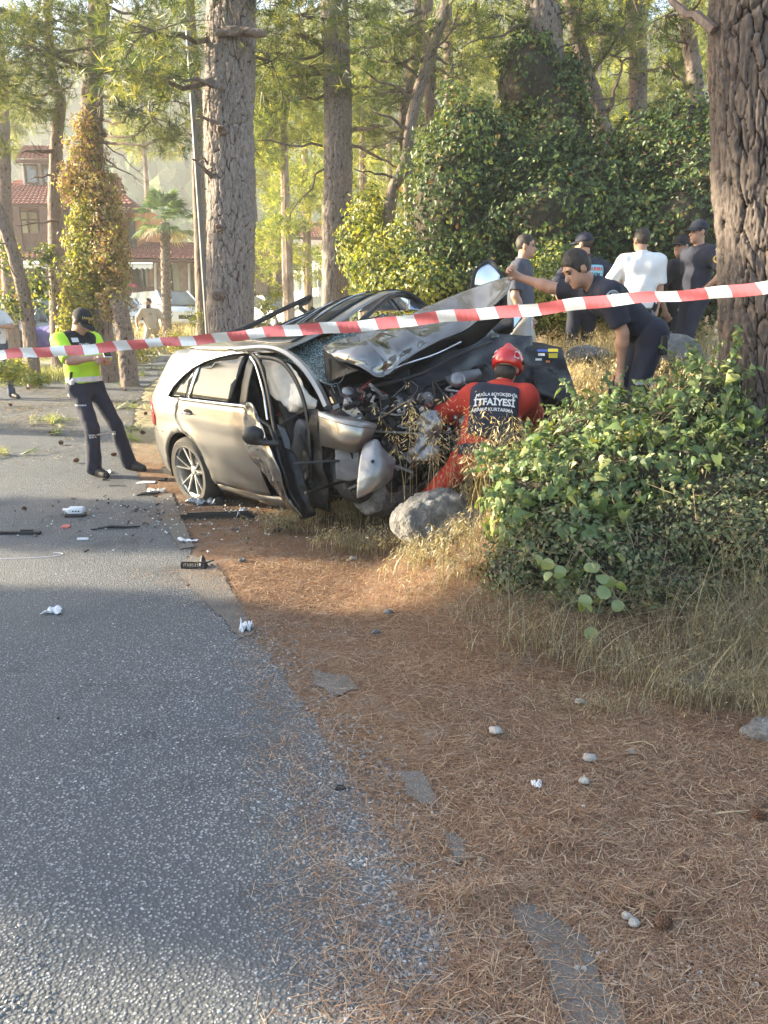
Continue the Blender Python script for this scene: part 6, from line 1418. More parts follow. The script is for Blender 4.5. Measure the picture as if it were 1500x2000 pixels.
csheet("folded_bonnet_edge", [[P(631,677,5.88),P(634,716,5.85),P(637,752,5.8)],[P(648,690,5.72),P(655,722,5.7),P(664,738,5.65)],[P(664,705,5.62),P(682,716,5.6),P(704,722,5.55)]], M_plast, 14, 14, .006, 12, 6)
bar("bonnet_hinge", [P(648,700,5.75),P(652,735,5.75),P(650,775,5.75)], .016, .03, M_dark)
# windscreen, cracked and pushed in
csheet("windscreen", [[W(508,690,-.60),CW(1.35,-.2,1.45),CW(1.35,.2,1.50),CW(1.3,.56,1.56)],[W(575,712,-.62),CW(1.72,-.2,1.22),CW(1.72,.2,1.27),CW(1.7,.60,1.33)],[W(637,750,-.64),CW(2.05,-.2,1.00),CW(2.05,.2,1.05),CW(2.0,.66,1.15)]], M_shat, 26, 30, .018, 8, 9, .006, amp2=.006)
csheet("windscreen_shard", [[P(700,690,6.0),P(790,668,6.15),P(870,648,6.35),P(960,640,6.5)],[P(710,712,5.85),P(800,690,6.0),P(880,668,6.2),P(975,660,6.4)]], M_shat, 10, 26, .02, 10, 12)
# scuttle, black plastic across the car
csheet("scuttle_panel", [[P(655,735,5.75),P(760,712,5.9),P(860,688,6.1),P(960,655,6.4),P(1040,655,6.6)],[P(664,770,5.65),P(765,748,5.8),P(865,716,6.0),P(965,690,6.3),P(1050,690,6.5)],[P(690,800,5.62),P(780,782,5.7),P(870,750,5.95),P(970,720,6.2),P(1060,720,6.4)]], M_wing, 26, 60, .026, 8, 14, .008)
csheet("scuttle_panel", [[P(640,760,5.72),P(720,742,5.75),P(800,722,5.85)],[P(655,792,5.65),P(730,780,5.65),P(800,758,5.75)]], M_dark, 10, 24, .02, 9, 15, .01)
bar("seal_strip", [P(665,765,5.6),P(740,752,5.6),P(820,732,5.7),P(880,700,5.9),P(960,668,6.2)], .010, .014, M_plast)
bar("seal_strip", [P(745,732,5.5),P(790,712,5.6),P(850,692,5.8),P(900,668,6.0)], .008, .008, M_chrome)
# left front: black wing with warning stickers
csheet("front_wing", [[P(925,650,6.5),P(985,652,6.6),P(1045,668,6.65),P(1096,684,6.6)],[P(950,686,6.38),P(1010,692,6.45),P(1066,690,6.5),P(1104,704,6.45)],[P(965,712,6.3),P(1020,722,6.3),P(1070,716,6.42),P(1114,734,6.36)],[P(985,745,6.1),P(1030,744,6.2),P(1080,750,6.25),P(1122,772,6.2)]], M_wing, 30, 40, .026, 9, 17, .012)
for (x0,y0,x1,y1,m_) in ((1050,682,1070,687,pm("sticker_blue",(.04,.10,.38))),(1071,681,1090,687,pm("sticker_yellow",(.75,.62,.05))),(1072,690,1089,699,pm("sticker_yellow",(.75,.62,.05))),(1051,690,1064,695,M_prt),(1046,700,1058,704,M_prt),(1066,704,1074,708,pm("sticker_orange",(.6,.2,.05)))):
    local(MB().slab([P(x0,y0,6.30),P(x1,y0,6.30),P(x1,y1,6.28),P(x0,y1,6.28)], (0,.004,0)).build("warning_sticker", m_, None), car)
csheet("bumper_bracket", [[P(1040,720,6.1),P(1090,735,6.1),P(1130,775,6.0)],[P(1050,770,5.9),P(1090,785,5.9),P(1120,800,5.9)]], M_dark, 8, 14, .02, 9, 19)
# left doors sprung open beyond the bonnet
csheet("door_window", [[P(924,560,7.0),P(926,540,7.0),P(934,524,7.0),P(955,513,7.0)],[P(948,560,6.95),P(950,545,6.95),P(958,532,6.95),P(966,524,6.95)],[P(975,556,6.9),P(976,548,6.9),P(976,542,6.9),P(977,538,6.9)]], M_skyglass, 10, 12, .0, 5, 2)
bar("window_frame", [P(922,565,7.0),P(926,538,7.0),P(938,520,7.0),P(957,510,7.0),P(972,528,6.95),P(983,552,6.9)], .012, .02, M_plast)
csheet("door", [[P(985,668,6.9),P(1005,640,6.9),P(1040,606,6.9)],[P(1000,690,6.85),P(1020,668,6.85),P(1040,650,6.85)],[P(1010,705,6.8),P(1030,700,6.8),P(1041,690,6.8)]], M_paint, 10, 12, .01, 8, 3, .02)
csheet("quarter_window", [[P(958,668,6.88),P(985,632,6.88),P(1012,592,6.88)],[P(975,675,6.86),P(1000,648,6.86),P(1030,606,6.86)]], M_skyglass, 8, 10, 0, 5, 2)
csheet("wing_mirror", [[P(955,640,6.75),P(975,630,6.75),P(1003,618,6.75)],[P(960,652,6.65),P(980,642,6.65),P(1003,634,6.65)],[P(962,660,6.75),P(985,655,6.75),P(1000,646,6.75)]], M_plast, 10, 12, .0, 5, 2, .03)
# left rear windows bowed outwards above the roof
wl = [[P(700,610,7.9),P(745,608,8.0),P(800,606,8.1)],[P(720,588,7.9),P(757,580,8.0),P(800,590,8.1)],[P(738,573,7.9),P(765,570,8.0),P(795,580,8.1)]]
csheet("door_window", wl, M_skyglass, 10, 14, .004, 6, 2)
bar("window_divider", [P(754,571,7.95),P(768,588,7.95),P(782,606,7.95)], .012, .014, M_plast)
csheet("quarter_window", [[P(800,606,7.9),P(818,606,7.9),P(835,610,7.9)],[P(798,580,7.95),P(815,590,7.95),P(832,604,7.95)]], M_skyglass, 8, 10, 0, 5, 2)
bar("window_frame", [P(715,588,7.85),P(740,572,7.85),P(770,568,7.85),P(805,576,7.85),P(832,598,7.85),P(842,612,7.8)], .014, .02, M_plast)
# A-pillar and seals on the near side
bar("windscreen_pillar", [W(462,683,-.70),W(520,679,-.70),W(560,690,-.72),W(596,720,-.74),W(624,762,-.76),W(640,796,-.80)], .034, .026, M_paint, 20)
bar("door_seal", [W(500,697,-.74),W(545,704,-.76),W(573,735,-.78),W(592,780,-.80),W(602,830,-.82),W(606,885,-.84),W(608,935,-.84)], .014, .018, M_plast, 22)
bar("door_seal", [W(500,700,-.70),W(515,720,-.72),W(520,760,-.74),W(523,800,-.74)], .010, .014, M_plast, 14)
# front door: outer skin crushed, frame standing off it
D = lambda a,b,y0: W(a,b,y0)
csheet("door", [[D(479,786,-.90),D(478,820,-.92),D(482,868,-.95),D(505,915,-.98),D(535,955,-1.0),D(562,985,-1.0)],
                      [D(492,788,-.95),D(500,828,-1.0),D(508,872,-1.04),D(526,915,-1.06),D(550,958,-1.05),D(575,995,-1.03)],
                      [D(502,812,-.98),D(520,850,-1.03),D(536,888,-1.08),D(546,920,-1.10),D(560,965,-1.08),D(592,1012,-1.02)]], M_paint2, 20, 36, .016, 10, 21, .008)
csheet("door_inner_panel", [[D(508,815,-.97),D(535,850,-1.0),D(545,885,-1.04),D(552,925,-1.06),D(568,970,-1.04),D(592,1013,-1.0)],
                      [D(540,850,-.90),D(556,880,-.92),D(566,910,-.94),D(574,940,-.95),D(586,975,-.94),D(604,1010,-.92)],
                      [D(560,868,-.84),D(578,890,-.86),D(590,920,-.88),D(598,950,-.88),D(606,980,-.88),D(618,1005,-.86)]], M_plast, 18, 30, .022, 14, 23, .02)
csheet("door_trim", [[D(540,830,-.86),D(552,860,-.88),D(560,890,-.90)],[D(556,838,-.82),D(566,862,-.84),D(568,888,-.86)]], M_greyint, 8, 10, .006, 9, 4)
bar("door_window_frame", [D(494,693,-.80),D(508,712,-.84),D(522,760,-.90),D(532,820,-.95),D(542,872,-1.0),D(550,905,-1.02)], .013, .020, M_plast, 22)
bar("door_window_frame", [D(489,697,-.83),D(500,716,-.86),D(513,762,-.92),D(522,820,-.97)], .008, .010, M_chrome, 16)
# mirror on its stalk
c = D(492,851,-1.14); F = Field([c[i]-.22 for i in range(3)], [c[i]+.22 for i in range(3)], .011)
F.ell(tuple(c), (.072,.058,.066), None, .02); F.ell(tuple(c+cX*.03+Vector((0,0,.01))), (.07,.055,.06), None, .03); F.plane(c-cX*.045, -cX); F.cap(c+cX*.05-Vector((0,0,.045)), c+cX*.17+cY*.10-Vector((0,0,.06)), .02, .022, .02)
local(F.obj("wing_mirror", M_plast), car)
local(MB().lathe([(0,0),(.052,0),(.052,-.006)], 16, c-cX*.047, Matrix([list(x) for x in (cY,cZ,-cX)]).transposed() @ Matrix.Diagonal((1.0,.95,1)).to_3x3()).build("mirror_glass", M_skyglass, None, True), car)
# curtain airbag, seat airbag
csheet("curtain_airbag", [[W(512,702,-.66),W(540,704,-.66),W(566,716,-.66),W(590,745,-.68)],[W(516,730,-.62),W(545,735,-.66),W(575,752,-.62),W(604,778,-.68)],[W(520,768,-.60),W(548,778,-.63),W(572,800,-.66),W(600,804,-.62)],[W(530,775,-.56),W(556,786,-.58),W(568,806,-.60),W(596,800,-.58)]], M_bag, 26, 30, .020, 14, 31, .004)
csheet("curtain_airbag", [[W(566,750,-.70),W(585,752,-.72),W(604,772,-.70),W(620,782,-.66)],[W(564,780,-.70),W(584,785,-.74),W(602,792,-.70),W(616,796,-.68)],[W(567,804,-.68),W(580,806,-.68),W(592,800,-.66),W(612,806,-.64)]], M_bag, 18, 20, .014, 16, 33, .004)
def seat(x0, y0):
    F = Field(CW(x0-.5,y0-.35,.1)-Vector((.5,.5,.2)), CW(x0+.5,y0+.35,1.3)+Vector((.5,.5,.3)), .025)
    F.cap(CW(x0-.05,y0-.16,.48), CW(x0-.05,y0+.16,.48), .09, .09, .06); F.cap(CW(x0+.35,y0-.16,.50), CW(x0+.35,y0+.16,.50), .08, .08, .06); F.cap(CW(x0,y0,.47), CW(x0+.35,y0,.49), .13, .12, .1)
    for q in (-.13,.13): F.cap(CW(x0-.10,y0+q,.55), CW(x0-.26,y0+q,1.02), .085, .07, .06)
    F.cap(CW(x0-.30,y0,1.18), CW(x0-.29,y0,1.24), .08, .07, .03, (cX, 1.5)); return local(F.obj("seat", M_inner), car)
for x0 in (1.45, .55):
    for y0 in (-.38, .38): seat(x0, y0)
c = W(588,880,-.66); F = Field([c[i]-.35 for i in range(3)], [c[i]+.35 for i in range(3)], .015); F.cap(W(590,835,-.62), W(585,915,-.60), .07, .12, .04, (cY,1.6)); F.rough(.01, 22, 5); local(F.obj("seat_airbag", M_greyint), car)
bar("seat_belt", [W(538,812,-.60),W(552,806,-.55),W(575,800,-.5),W(600,812,-.5)], .012, .004, pm("belt_red",(.45,.04,.03)))
bar("sill_trim", [W(545,832,-.64),W(570,815,-.60),W(590,806,-.55)], .010, .006, M_greyint)
# cabin shell: floor, firewall, dashboard
local(MB().add([CW(x_,y_,z_) for x_ in (-.7,1.55) for y_ in (-.74,.76) for z_ in (.16,.22)], [[0,1,3,2],[4,6,7,5],[0,4,5,1],[2,3,7,6],[0,2,6,4],[1,5,7,3]]).build("floor_pan", M_dark, None), car)
F = Field([-1.3,5.0,.1],[1.6,7.6,1.7],.03); F.cap(CW(1.95,-.55,.85), CW(1.95,.6,.95), .16, .16, .1); F.cap(CW(2.05,-.55,.5), CW(2.05,.6,.6), .22, .22, .1); F.rough(.02, 12, 7); local(F.obj("dashboard", M_inner), car)
# boot and cabin rear closing panel
local(MB().add([CW(-.70,-.72,.25),CW(-.70,.72,.25),CW(-.42,.5,1.25),CW(-.42,-.5,1.25)], [[0,1,2,3]]).build("tailgate_lining", M_inner, None), car)
# bent bumper corner hanging like a shell
csheet("torn_bumper_corner", [[P(622,803,5.45),P(660,814,5.28),P(700,820,5.22),P(735,830,5.3)],
                       [P(622,812,5.42),P(660,824,5.22),P(700,832,5.16),P(733,838,5.27)],
                       [P(624,845,5.42),P(662,858,5.20),P(700,862,5.15),P(722,858,5.25)],
                       [P(627,870,5.48),P(662,878,5.28),P(690,884,5.25),P(706,880,5.35)]], M_paint, 26, 36, .004, 12, 41, .012)
csheet("torn_bumper_corner", [[P(622,803,5.45),P(660,814,5.28),P(700,820,5.22),P(735,830,5.3)],[P(640,806,5.62),P(672,812,5.5),P(705,818,5.45),P(733,829,5.36)]], M_silver, 8, 24, .012, 18, 42, .006)
bar("bumper_ridge", [P(623,812,5.40),P(660,824,5.20),P(700,832,5.14),P(733,836,5.26)], .006, .006, M_paint, 18)
# wing lining plates
csheet("wing_plate", [[P(712,868,5.15),P(735,858,5.12),P(748,878,5.12),P(772,898,5.15)],[P(702,900,5.05),P(730,892,5.02),P(750,905,5.02),P(770,918,5.08)],[P(698,940,5.0),P(728,930,4.97),P(745,935,4.98),P(764,940,5.05)],[P(697,974,5.0),P(712,968,5.0),P(722,962,5.0),P(735,958,5.02)]], M_silver, 26, 24, .008, 14, 43, .006)
local(MB().lathe([(0,0),(.009,0),(.012,.004)], 10, P(728,901,4.99), Matrix.Rotation(rad(90),3,'X')).build("plate_hole", M_plast, None), car)
csheet("wing_plate", [[P(655,875,5.35),P(680,876,5.33),P(702,878,5.3)],[P(656,905,5.33),P(680,908,5.3),P(702,905,5.28)],[P(658,935,5.33),P(680,940,5.3),P(700,935,5.28)]], M_greyint, 16, 16, .010, 16, 44, .006)
# engine bay: dense dark lump with a tangle of parts
F = Field([-.7,4.7,.0],[1.7,7.0,1.35],.022)
for (a,b,Y,r_) in [(700,830,5.75,.26),(760,820,5.75,.28),(820,830,5.8,.28),(880,800,5.95,.30),(760,900,5.7,.28),(840,880,5.75,.26),(650,860,5.85,.20),(940,780,6.15,.32),(1010,760,6.3,.30),(1060,780,6.4,.26),(630,930,5.75,.2),(700,930,5.7,.24),(960,850,6.0,.3)]: F.ell(tuple(P(a,b,Y+.05)), (r_,r_,r_*.8), k=.08)
F.rough(.03, 14, 3); F.rough(.018, 33, 4); local(F.obj("engine_block", M_dark), car)
g = np.random.default_rng(77); mats = [M_dark, M_plast, M_silver, M_greyint, M_plast, M_dark]
def inbay(): 
    a = g.uniform(650,905); b = g.uniform(760,950); return P(a, b, g.uniform(5.38,5.62)+max(0,(a-820))*.0012)
for k in range(46):
    p0 = inbay(); mb = MB(); t = g.integers(0,4); Mr = Matrix([list(map(float,r_)) for r_ in rots(1,None,g)[0]])
    if t == 0: mb.box(p0, (g.uniform(.04,.13),g.uniform(.03,.08),g.uniform(.02,.06)), Mr, bev=.006); nm = "engine_bracket"
    elif t == 1: mb.lathe([(0,-.03),(.035,-.03),(.045,-.01),(.045,.02),(.03,.03),(.018,.035),(0,.035)], 14, p0, Mr @ Matrix.Scale(g.uniform(.5,1.2),3)); nm = "pulley"
    else:
        pts_ = [p0+Vector(g.normal(0,.07,3))*q for q in range(4)]; mb.tube([Vector(c) for c in spline([tuple(p) for p in pts_],12)], g.uniform(.005,.013), 6); nm = "hose"
    local(mb.build(nm, mats[g.integers(0,6)], None, True), car)
mb = MB()
for k in range(150):
    p0 = inbay(); Mr = Matrix([list(map(float,r_)) for r_ in rots(1,None,g)[0]]); mb.box(p0+Vector((0,-.03,0)), (g.uniform(.01,.06),g.uniform(.004,.02),g.uniform(.01,.05)), Mr, mi=int(g.integers(0,3)))
o = mb.build("shredded_bits", [M_plast, M_silver, M_greyint], None); o['kind'] = 'stuff'; local(o, car)
mb = MB()
for k in range(60):
    p0 = inbay(); pts_ = [p0]
    for q in range(3): pts_.append(pts_[-1]+Vector(g.normal(0,.05,3)))
    mb.tube([Vector(c) for c in spline([tuple(p) for p in pts_],8)], .0025, 4, mi=int(g.integers(0,3)), cap=False)
o = mb.build("loose_wires", [M_plast, M_greyint, pm("wire_red",(.35,.05,.04))], None); o['kind'] = 'stuff'; local(o, car)
local(MB().slab([P(672,778,5.5),P(682,776,5.5),P(705,806,5.42),P(712,818,5.42),P(690,816,5.45),P(668,800,5.5)], (0,.02,0)).build("pale_bracket", M_silver, None), car)
for (a,b) in ((683,786),(693,797),(700,808)): local(MB().lathe([(0,0),(.010,0)], 8, P(a,b,5.40), Matrix.Rotation(rad(90),3,'X')).build("bracket_hole", M_plast, None), car)
csheet("intake_duct", [[P(868,738,5.85),P(900,728,5.85),P(935,722,5.9)],[P(880,752,5.8),P(908,745,5.8),P(940,730,5.85)],[P(893,760,5.9),P(915,754,5.9),P(935,740,5.9)]], M_greyint, 12, 16, .004, 20, 5, .02)
local(MB().lathe([(.05,-.02),(.06,0),(.05,.02),(.03,.03),(.0,.03)], 18, P(893,742,5.72), Matrix.Rotation(rad(70),3,'X')).build("pulley", M_silver, None, True), car)
# crushed aluminium by the fireman's elbow
c = P(840,830,5.35); F = Field([c[i]-.25 for i in range(3)], [c[i]+.25 for i in range(3)], .010); F.ell(tuple(c), (.09,.08,.10)); F.ell(tuple(c+Vector((-.03,0,-.2))), (.11,.08,.10), k=.05); F.rough(.016, 34, 5); F.rough(.008, 80, 6); local(F.obj("crushed_radiator", M_silver), car)
# dark pillar mass between door and bumper corner
csheet("crushed_door_post", [[W(600,800,-.80),W(604,860,-.82),W(606,930,-.84),W(606,985,-.86)],[W(622,800,-.78),W(628,870,-.80),W(640,940,-.82),W(640,1000,-.84)]], M_dark, 22, 12, .02, 14, 51, .03)
bar("door_check_strap", [W(585,850,-.78),W(606,900,-.86),W(604,940,-.88)], .010, .02, M_dark)
# wheels
def wheel(x, y, z, side):
    root = bpy.data.objects.new("wheel", None); COL.objects.link(root); root.parent = car; root.empty_display_size = .1
    M = Matrix([list(q) for q in (cX, cZ, cY*side)]).transposed().to_4x4(); root.matrix_parent_inverse = car.matrix_basis.inverted(); root.matrix_basis = Matrix.Translation(CW(x,y,z)) @ M
    prof = [(.235,-.10),(.285,-.112),(.305,-.095),(.315,-.06),(.316,0),(.315,.06),(.305,.095),(.285,.112),(.235,.105)]
    q = MB().lathe(prof, 56).build("tyre", M_tyre, None, True); q.parent = root
    q = MB().lathe([(.236,.106),(.242,.10),(.240,.085),(.222,.075),(.215,.02),(.212,-.10),(.236,-.106)], 48).build("rim", M_alloy, None, True); q.parent = root
    q = MB().lathe([(0,.062),(.03,.062),(.036,.055),(.055,.05),(.062,.03),(.055,-.02)], 24).build("hub_cap", M_alloy, None, True); q.parent = root
    q = MB().lathe([(.05,.0),(.15,.005),(.155,-.01),(.05,-.01)], 36).build("brake_disc", M_dark, None, True); q.parent = root
    for k in range(5):
        for d_ in (-.235,.235):
            a = 2*math.pi*k/5+.3; b = a+d_; mb = MB(); c1 = Vector((math.cos(a+d_*.35)*.045, math.sin(a+d_*.35)*.045, .045)); c3 = Vector((math.cos(b)*.226, math.sin(b)*.226, .082)); c2 = c1.lerp(c3,.55)+Vector((0,0,.006))
            mb.tube([c1,c2,c3], [.013,.009,.011], 6, flat=1.6); q = mb.build("spoke", M_alloy, None, True); q.parent = root
    return root
wheel(wheelx, -.775, wheelz, -1); wheel(wheelx, .775, wheelz, 1)
# ============================================================ BUILDINGS
M_wood = pm("sunlit_orange_wood", (.50,.22,.06), (.36,.14,.04), 3, .7, bmp=.4, bscale=12, stretch=(1,1,.15))  # orange timber, more saturated to stand in for warm sun on the facade
M_dwood = pm("dark_wood", (.13,.065,.04), (.09,.045,.03), 6, .7)
M_tile = pm("red_tile", (.26,.085,.055), (.17,.055,.04), 4, .8, bmp=.3, bscale=20)
M_stonew = pm("brown_stone_wall", (.33,.24,.17), (.22,.155,.11), 3.5, .9, bmp=.8, bscale=5, dist=.06)
M_plaster = pm("white_plaster", (.72,.70,.66), (.62,.60,.57), 1.5, .9)
M_win = pm("window_glass", (.10,.12,.13), (.20,.22,.20), 1.2, .08, spec=1)
M_ywin = pm("curtained_glass", (.50,.46,.24), (.34,.33,.20), .9, .3, spec=.7)
M_awn = pm("awning_cloth", (.66,.64,.58), (.58,.56,.50), 3, .8)
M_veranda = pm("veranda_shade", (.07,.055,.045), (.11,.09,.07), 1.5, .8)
def pbox(name, x0, y0, x1, y1, Y, dep, m, parent, bev=0):
    a, b = P(x0,y1,Y), P(x1,y0,Y); c = Vector(((a.x+b.x)/2, Y+dep/2, (a.z+b.z)/2))
    return local(MB().box(c, (abs(b.x-a.x), dep, abs(b.z-a.z)), bev=bev).build(name, m, None), parent)
def troof(name, bl, br, tr, tl, m, parent, ncol=None, rows_=10, fas=True):
    A, B, C_, D_ = [P(*q) for q in (bl,br,tr,tl)]; w_ = (B-A).length; ncol = ncol or int(w_/.24); nu = ncol*4+1
    n = (B-A).cross(D_-A).normalized(); n = n if n.z > 0 else -n; V = []
    for j in range(rows_*2):
        v = (j//2+(j % 2)*.98)/rows_; lift = .05*(1-(j % 2))
        for i in range(nu): u = i/(nu-1); V.append(A.lerp(B,u).lerp(D_.lerp(C_,u), v)+n*(.045*abs(math.sin(math.pi*u*ncol))+lift))
    F = [[j*nu+i,j*nu+i+1,(j+1)*nu+i+1,(j+1)*nu+i] for j in range(rows_*2-1) for i in range(nu-1)]
    o = local(mk(name, V, F, m, None, False), parent)
    if fas: local(MB().tube([A-n*.08, B-n*.08], .09, 4).build("fascia", M_dwood, None), parent)
    return o
def window(x0,y0,x1,y1,Y,parent,m=None,fm=None,mull=2,tr=1):
    pane = pbox("window", x0,y0,x1,y1,Y-.02,.05,m or M_win,parent); fm = fm or M_dwood; mb = MB(); a, b = P(x0,y1,Y), P(x1,y0,Y)
    for k in range(mull+1): mb.box((a.x+(b.x-a.x)*k/mull, Y-.07, (a.z+b.z)/2), (.08,.08,abs(b.z-a.z)+.1))
    for k in range(tr+1): mb.box(((a.x+b.x)/2, Y-.073, a.z+(b.z-a.z)*(k/tr if tr < 2 else (0,.72,1)[k])), (abs(b.x-a.x)+.1,.08,.08))
    local(mb.build("window_frame", fm, None), parent)
hz = h(0,40)
ch = thing("chalet_hotel", "timber-clad two-storey hotel with red tiled roofs and a balcony behind the left pines", "building", (-16,41,hz))
pbox("wall", 5,395,238,640,42,6,M_wood,ch); pbox("wall", 200,398,262,500,41.3,5,M_wood,ch)
for k in range(26): pbox("wall_board", 6+k*9,398,6+k*9+7.6,442,41.94,.05,M_wood,ch)
for k in range(7): pbox("wall_board", 203+k*8.4,402,203+k*8.4+7.2,440,41.22,.05,M_wood,ch)
troof("tiled_roof", (-20,400,40.6),(262,400,40.6),(215,352,45),(30,352,45), M_tile, ch); troof("tiled_roof", (205,408,40),(283,410,40.6),(232,372,43),(210,372,43), M_tile, ch)
troof("tiled_roof", (195,372,43),(246,372,43.2),(228,338,45),(205,338,45), M_tile, ch); pbox("dormer_wall", 45,300,112,362,44,3,M_plaster,ch); window(52,322,72,358,43.9,ch,mull=1); window(86,322,104,358,43.9,ch,mull=1)
troof("dormer_roof", (30,312,43),(124,312,43),(112,285,45),(46,285,45), M_tile, ch)
for (a,b,c,d) in ((40,413,94,472),(112,413,140,470)): window(a,b,c,d,41.9,ch,M_ywin if a<100 else M_win,mull=3,tr=2)
window(240,428,262,492,41.2,ch,mull=2); window(212,428,230,492,41.2,ch,mull=1)
pbox("balcony_floor", 25,484,240,492,40.6,1.6,M_dwood,ch); pbox("balcony_rail", 25,455,210,459,40.6,.1,M_dwood,ch)
for k in range(34): pbox("baluster", 27+k*5.6,459,27+k*5.6+2.6,484,40.62,.06,M_dwood,ch)
for x_ in (30,100,168,236): pbox("veranda_post", x_,404,x_+6,640,40.5,.2,M_dwood,ch)
troof("pent_roof", (20,505,39),(232,503,39),(232,487,41.5),(20,487,41.5), M_tile, ch, rows_=5)
for (a,b) in ((30,128),(225,298)):
    A, B = P(a,516,38), P(b,516,38); C2, D2 = P(b,502,40), P(a,502,40); nv_ = max(6,int((B.x-A.x)/.25)); V = [D2,C2,B,A]; mb = MB().slab([A,B,C2,D2],(0,0,-.03))
    for k in range(nv_): x0 = A.x+(B.x-A.x)*k/nv_; x1 = A.x+(B.x-A.x)*(k+1)/nv_; mb.slab([(x0,A.y,A.z),(x1,A.y,A.z),(x1,A.y,A.z-.16),((x0+x1)/2,A.y,A.z-.24),(x0,A.y,A.z-.16)],(0,.02,0))
    local(mb.build("awning", M_awn, None), ch)
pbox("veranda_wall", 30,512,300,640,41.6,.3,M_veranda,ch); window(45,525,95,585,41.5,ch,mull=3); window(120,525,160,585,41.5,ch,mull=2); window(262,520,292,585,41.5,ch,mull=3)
pbox("terrace", 200,588,405,650,39.5,2.5,M_stonew,ch); pbox("terrace_rail", 232,560,300,563,39.4,.08,M_dwood,ch)
for k in range(15): pbox("rail_bar", 233+k*4.7,563,234.6+k*4.7,588,39.42,.05,M_dwood,ch)
lod = thing("stone_lodge", "single-storey stone wing with a red tiled roof and yellow curtained windows beside the hotel", "building", (-8,40,hz))
pbox("wall", 296,495,532,655,40,6,M_stonew,lod); troof("tiled_roof", (222,506,38.6),(545,508,38.6),(500,474,43),(268,474,43), M_tile, lod)
for (a,b,c,d) in ((322,506,350,578),(378,506,402,578),(410,506,440,578),(470,512,498,575)): window(a,b,c,d,39.9,lod,M_ywin,mull=2)
for x_ in (302,356,446,503): pbox("pillar", x_,500,x_+16,655,39.5,.5,M_stonew,lod,.03)
for x_ in (308,374): local(MB().tube([P(x_,506,39.3),P(x_-5,516,39.4),P(x_-4,560,39.4),P(x_-4,585,39.4)], .06, 6).build("downpipe", M_plaster, None), lod)
pk = P(252,568,40.2)
fp = person("person in a bright pink top sitting on the hotel veranda", (pk.x,40.6,P(0,575,40.6).z), (0,0,1), (1,0,0), (0,-1,0), [(pk.x+.2,40.3,pk.z+.1),(pk.x-.2,40.3,pk.z+.1)], [((pk.x+.1,40.2,P(0,592,40.6).z),(0,-1,0)),((pk.x-.1,40.2,P(0,592,40.6).z),(0,-1,0))],
  [(.8,0,-.4),(-.8,0,-.4)], [(0,-1,.3),(0,-1,.3)], vox=.035, clothes=dict(shirt=(pm("pink_cloth",(.75,.06,.25)),.8,-.03), trousers=M_black, hair=.02, fit=.03))
wb = thing("white_house", "white houses with red roofs in bright haze between the two big trunks, behind the bus", "building", (-4,62,h(0,60)))
pbox("wall", 500,478,632,640,62,6,M_plaster,wb); pbox("wall", 575,440,700,560,66,6,M_plaster,wb)
troof("tiled_roof", (560,462,61),(640,465,61),(612,432,65),(580,432,65), M_tile, wb); troof("tiled_roof", (600,462,63),(720,455,64),(690,425,68),(625,428,68), M_tile, wb)
for (a,b,c,d) in ((505,530,515,548),(520,490,532,510),(545,492,556,512),(572,500,584,520),(590,545,600,562)): window(a,b,c,d,61.9,wb,mull=1)
pbox("parapet", 498,474,575,480,61.8,.3,M_plaster,wb)
rb = thing("red_roofed_house", "low house under a red roof seen left of the thicket between slim pines", "building", (1,52,h(0,50)))
pbox("wall", 740,432,900,600,52,6,M_plaster,rb); troof("tiled_roof", (728,440,51),(905,436,51),(870,410,56),(760,410,56), M_tile, rb); window(770,455,800,480,51.9,rb); window(830,450,850,475,51.9,rb)

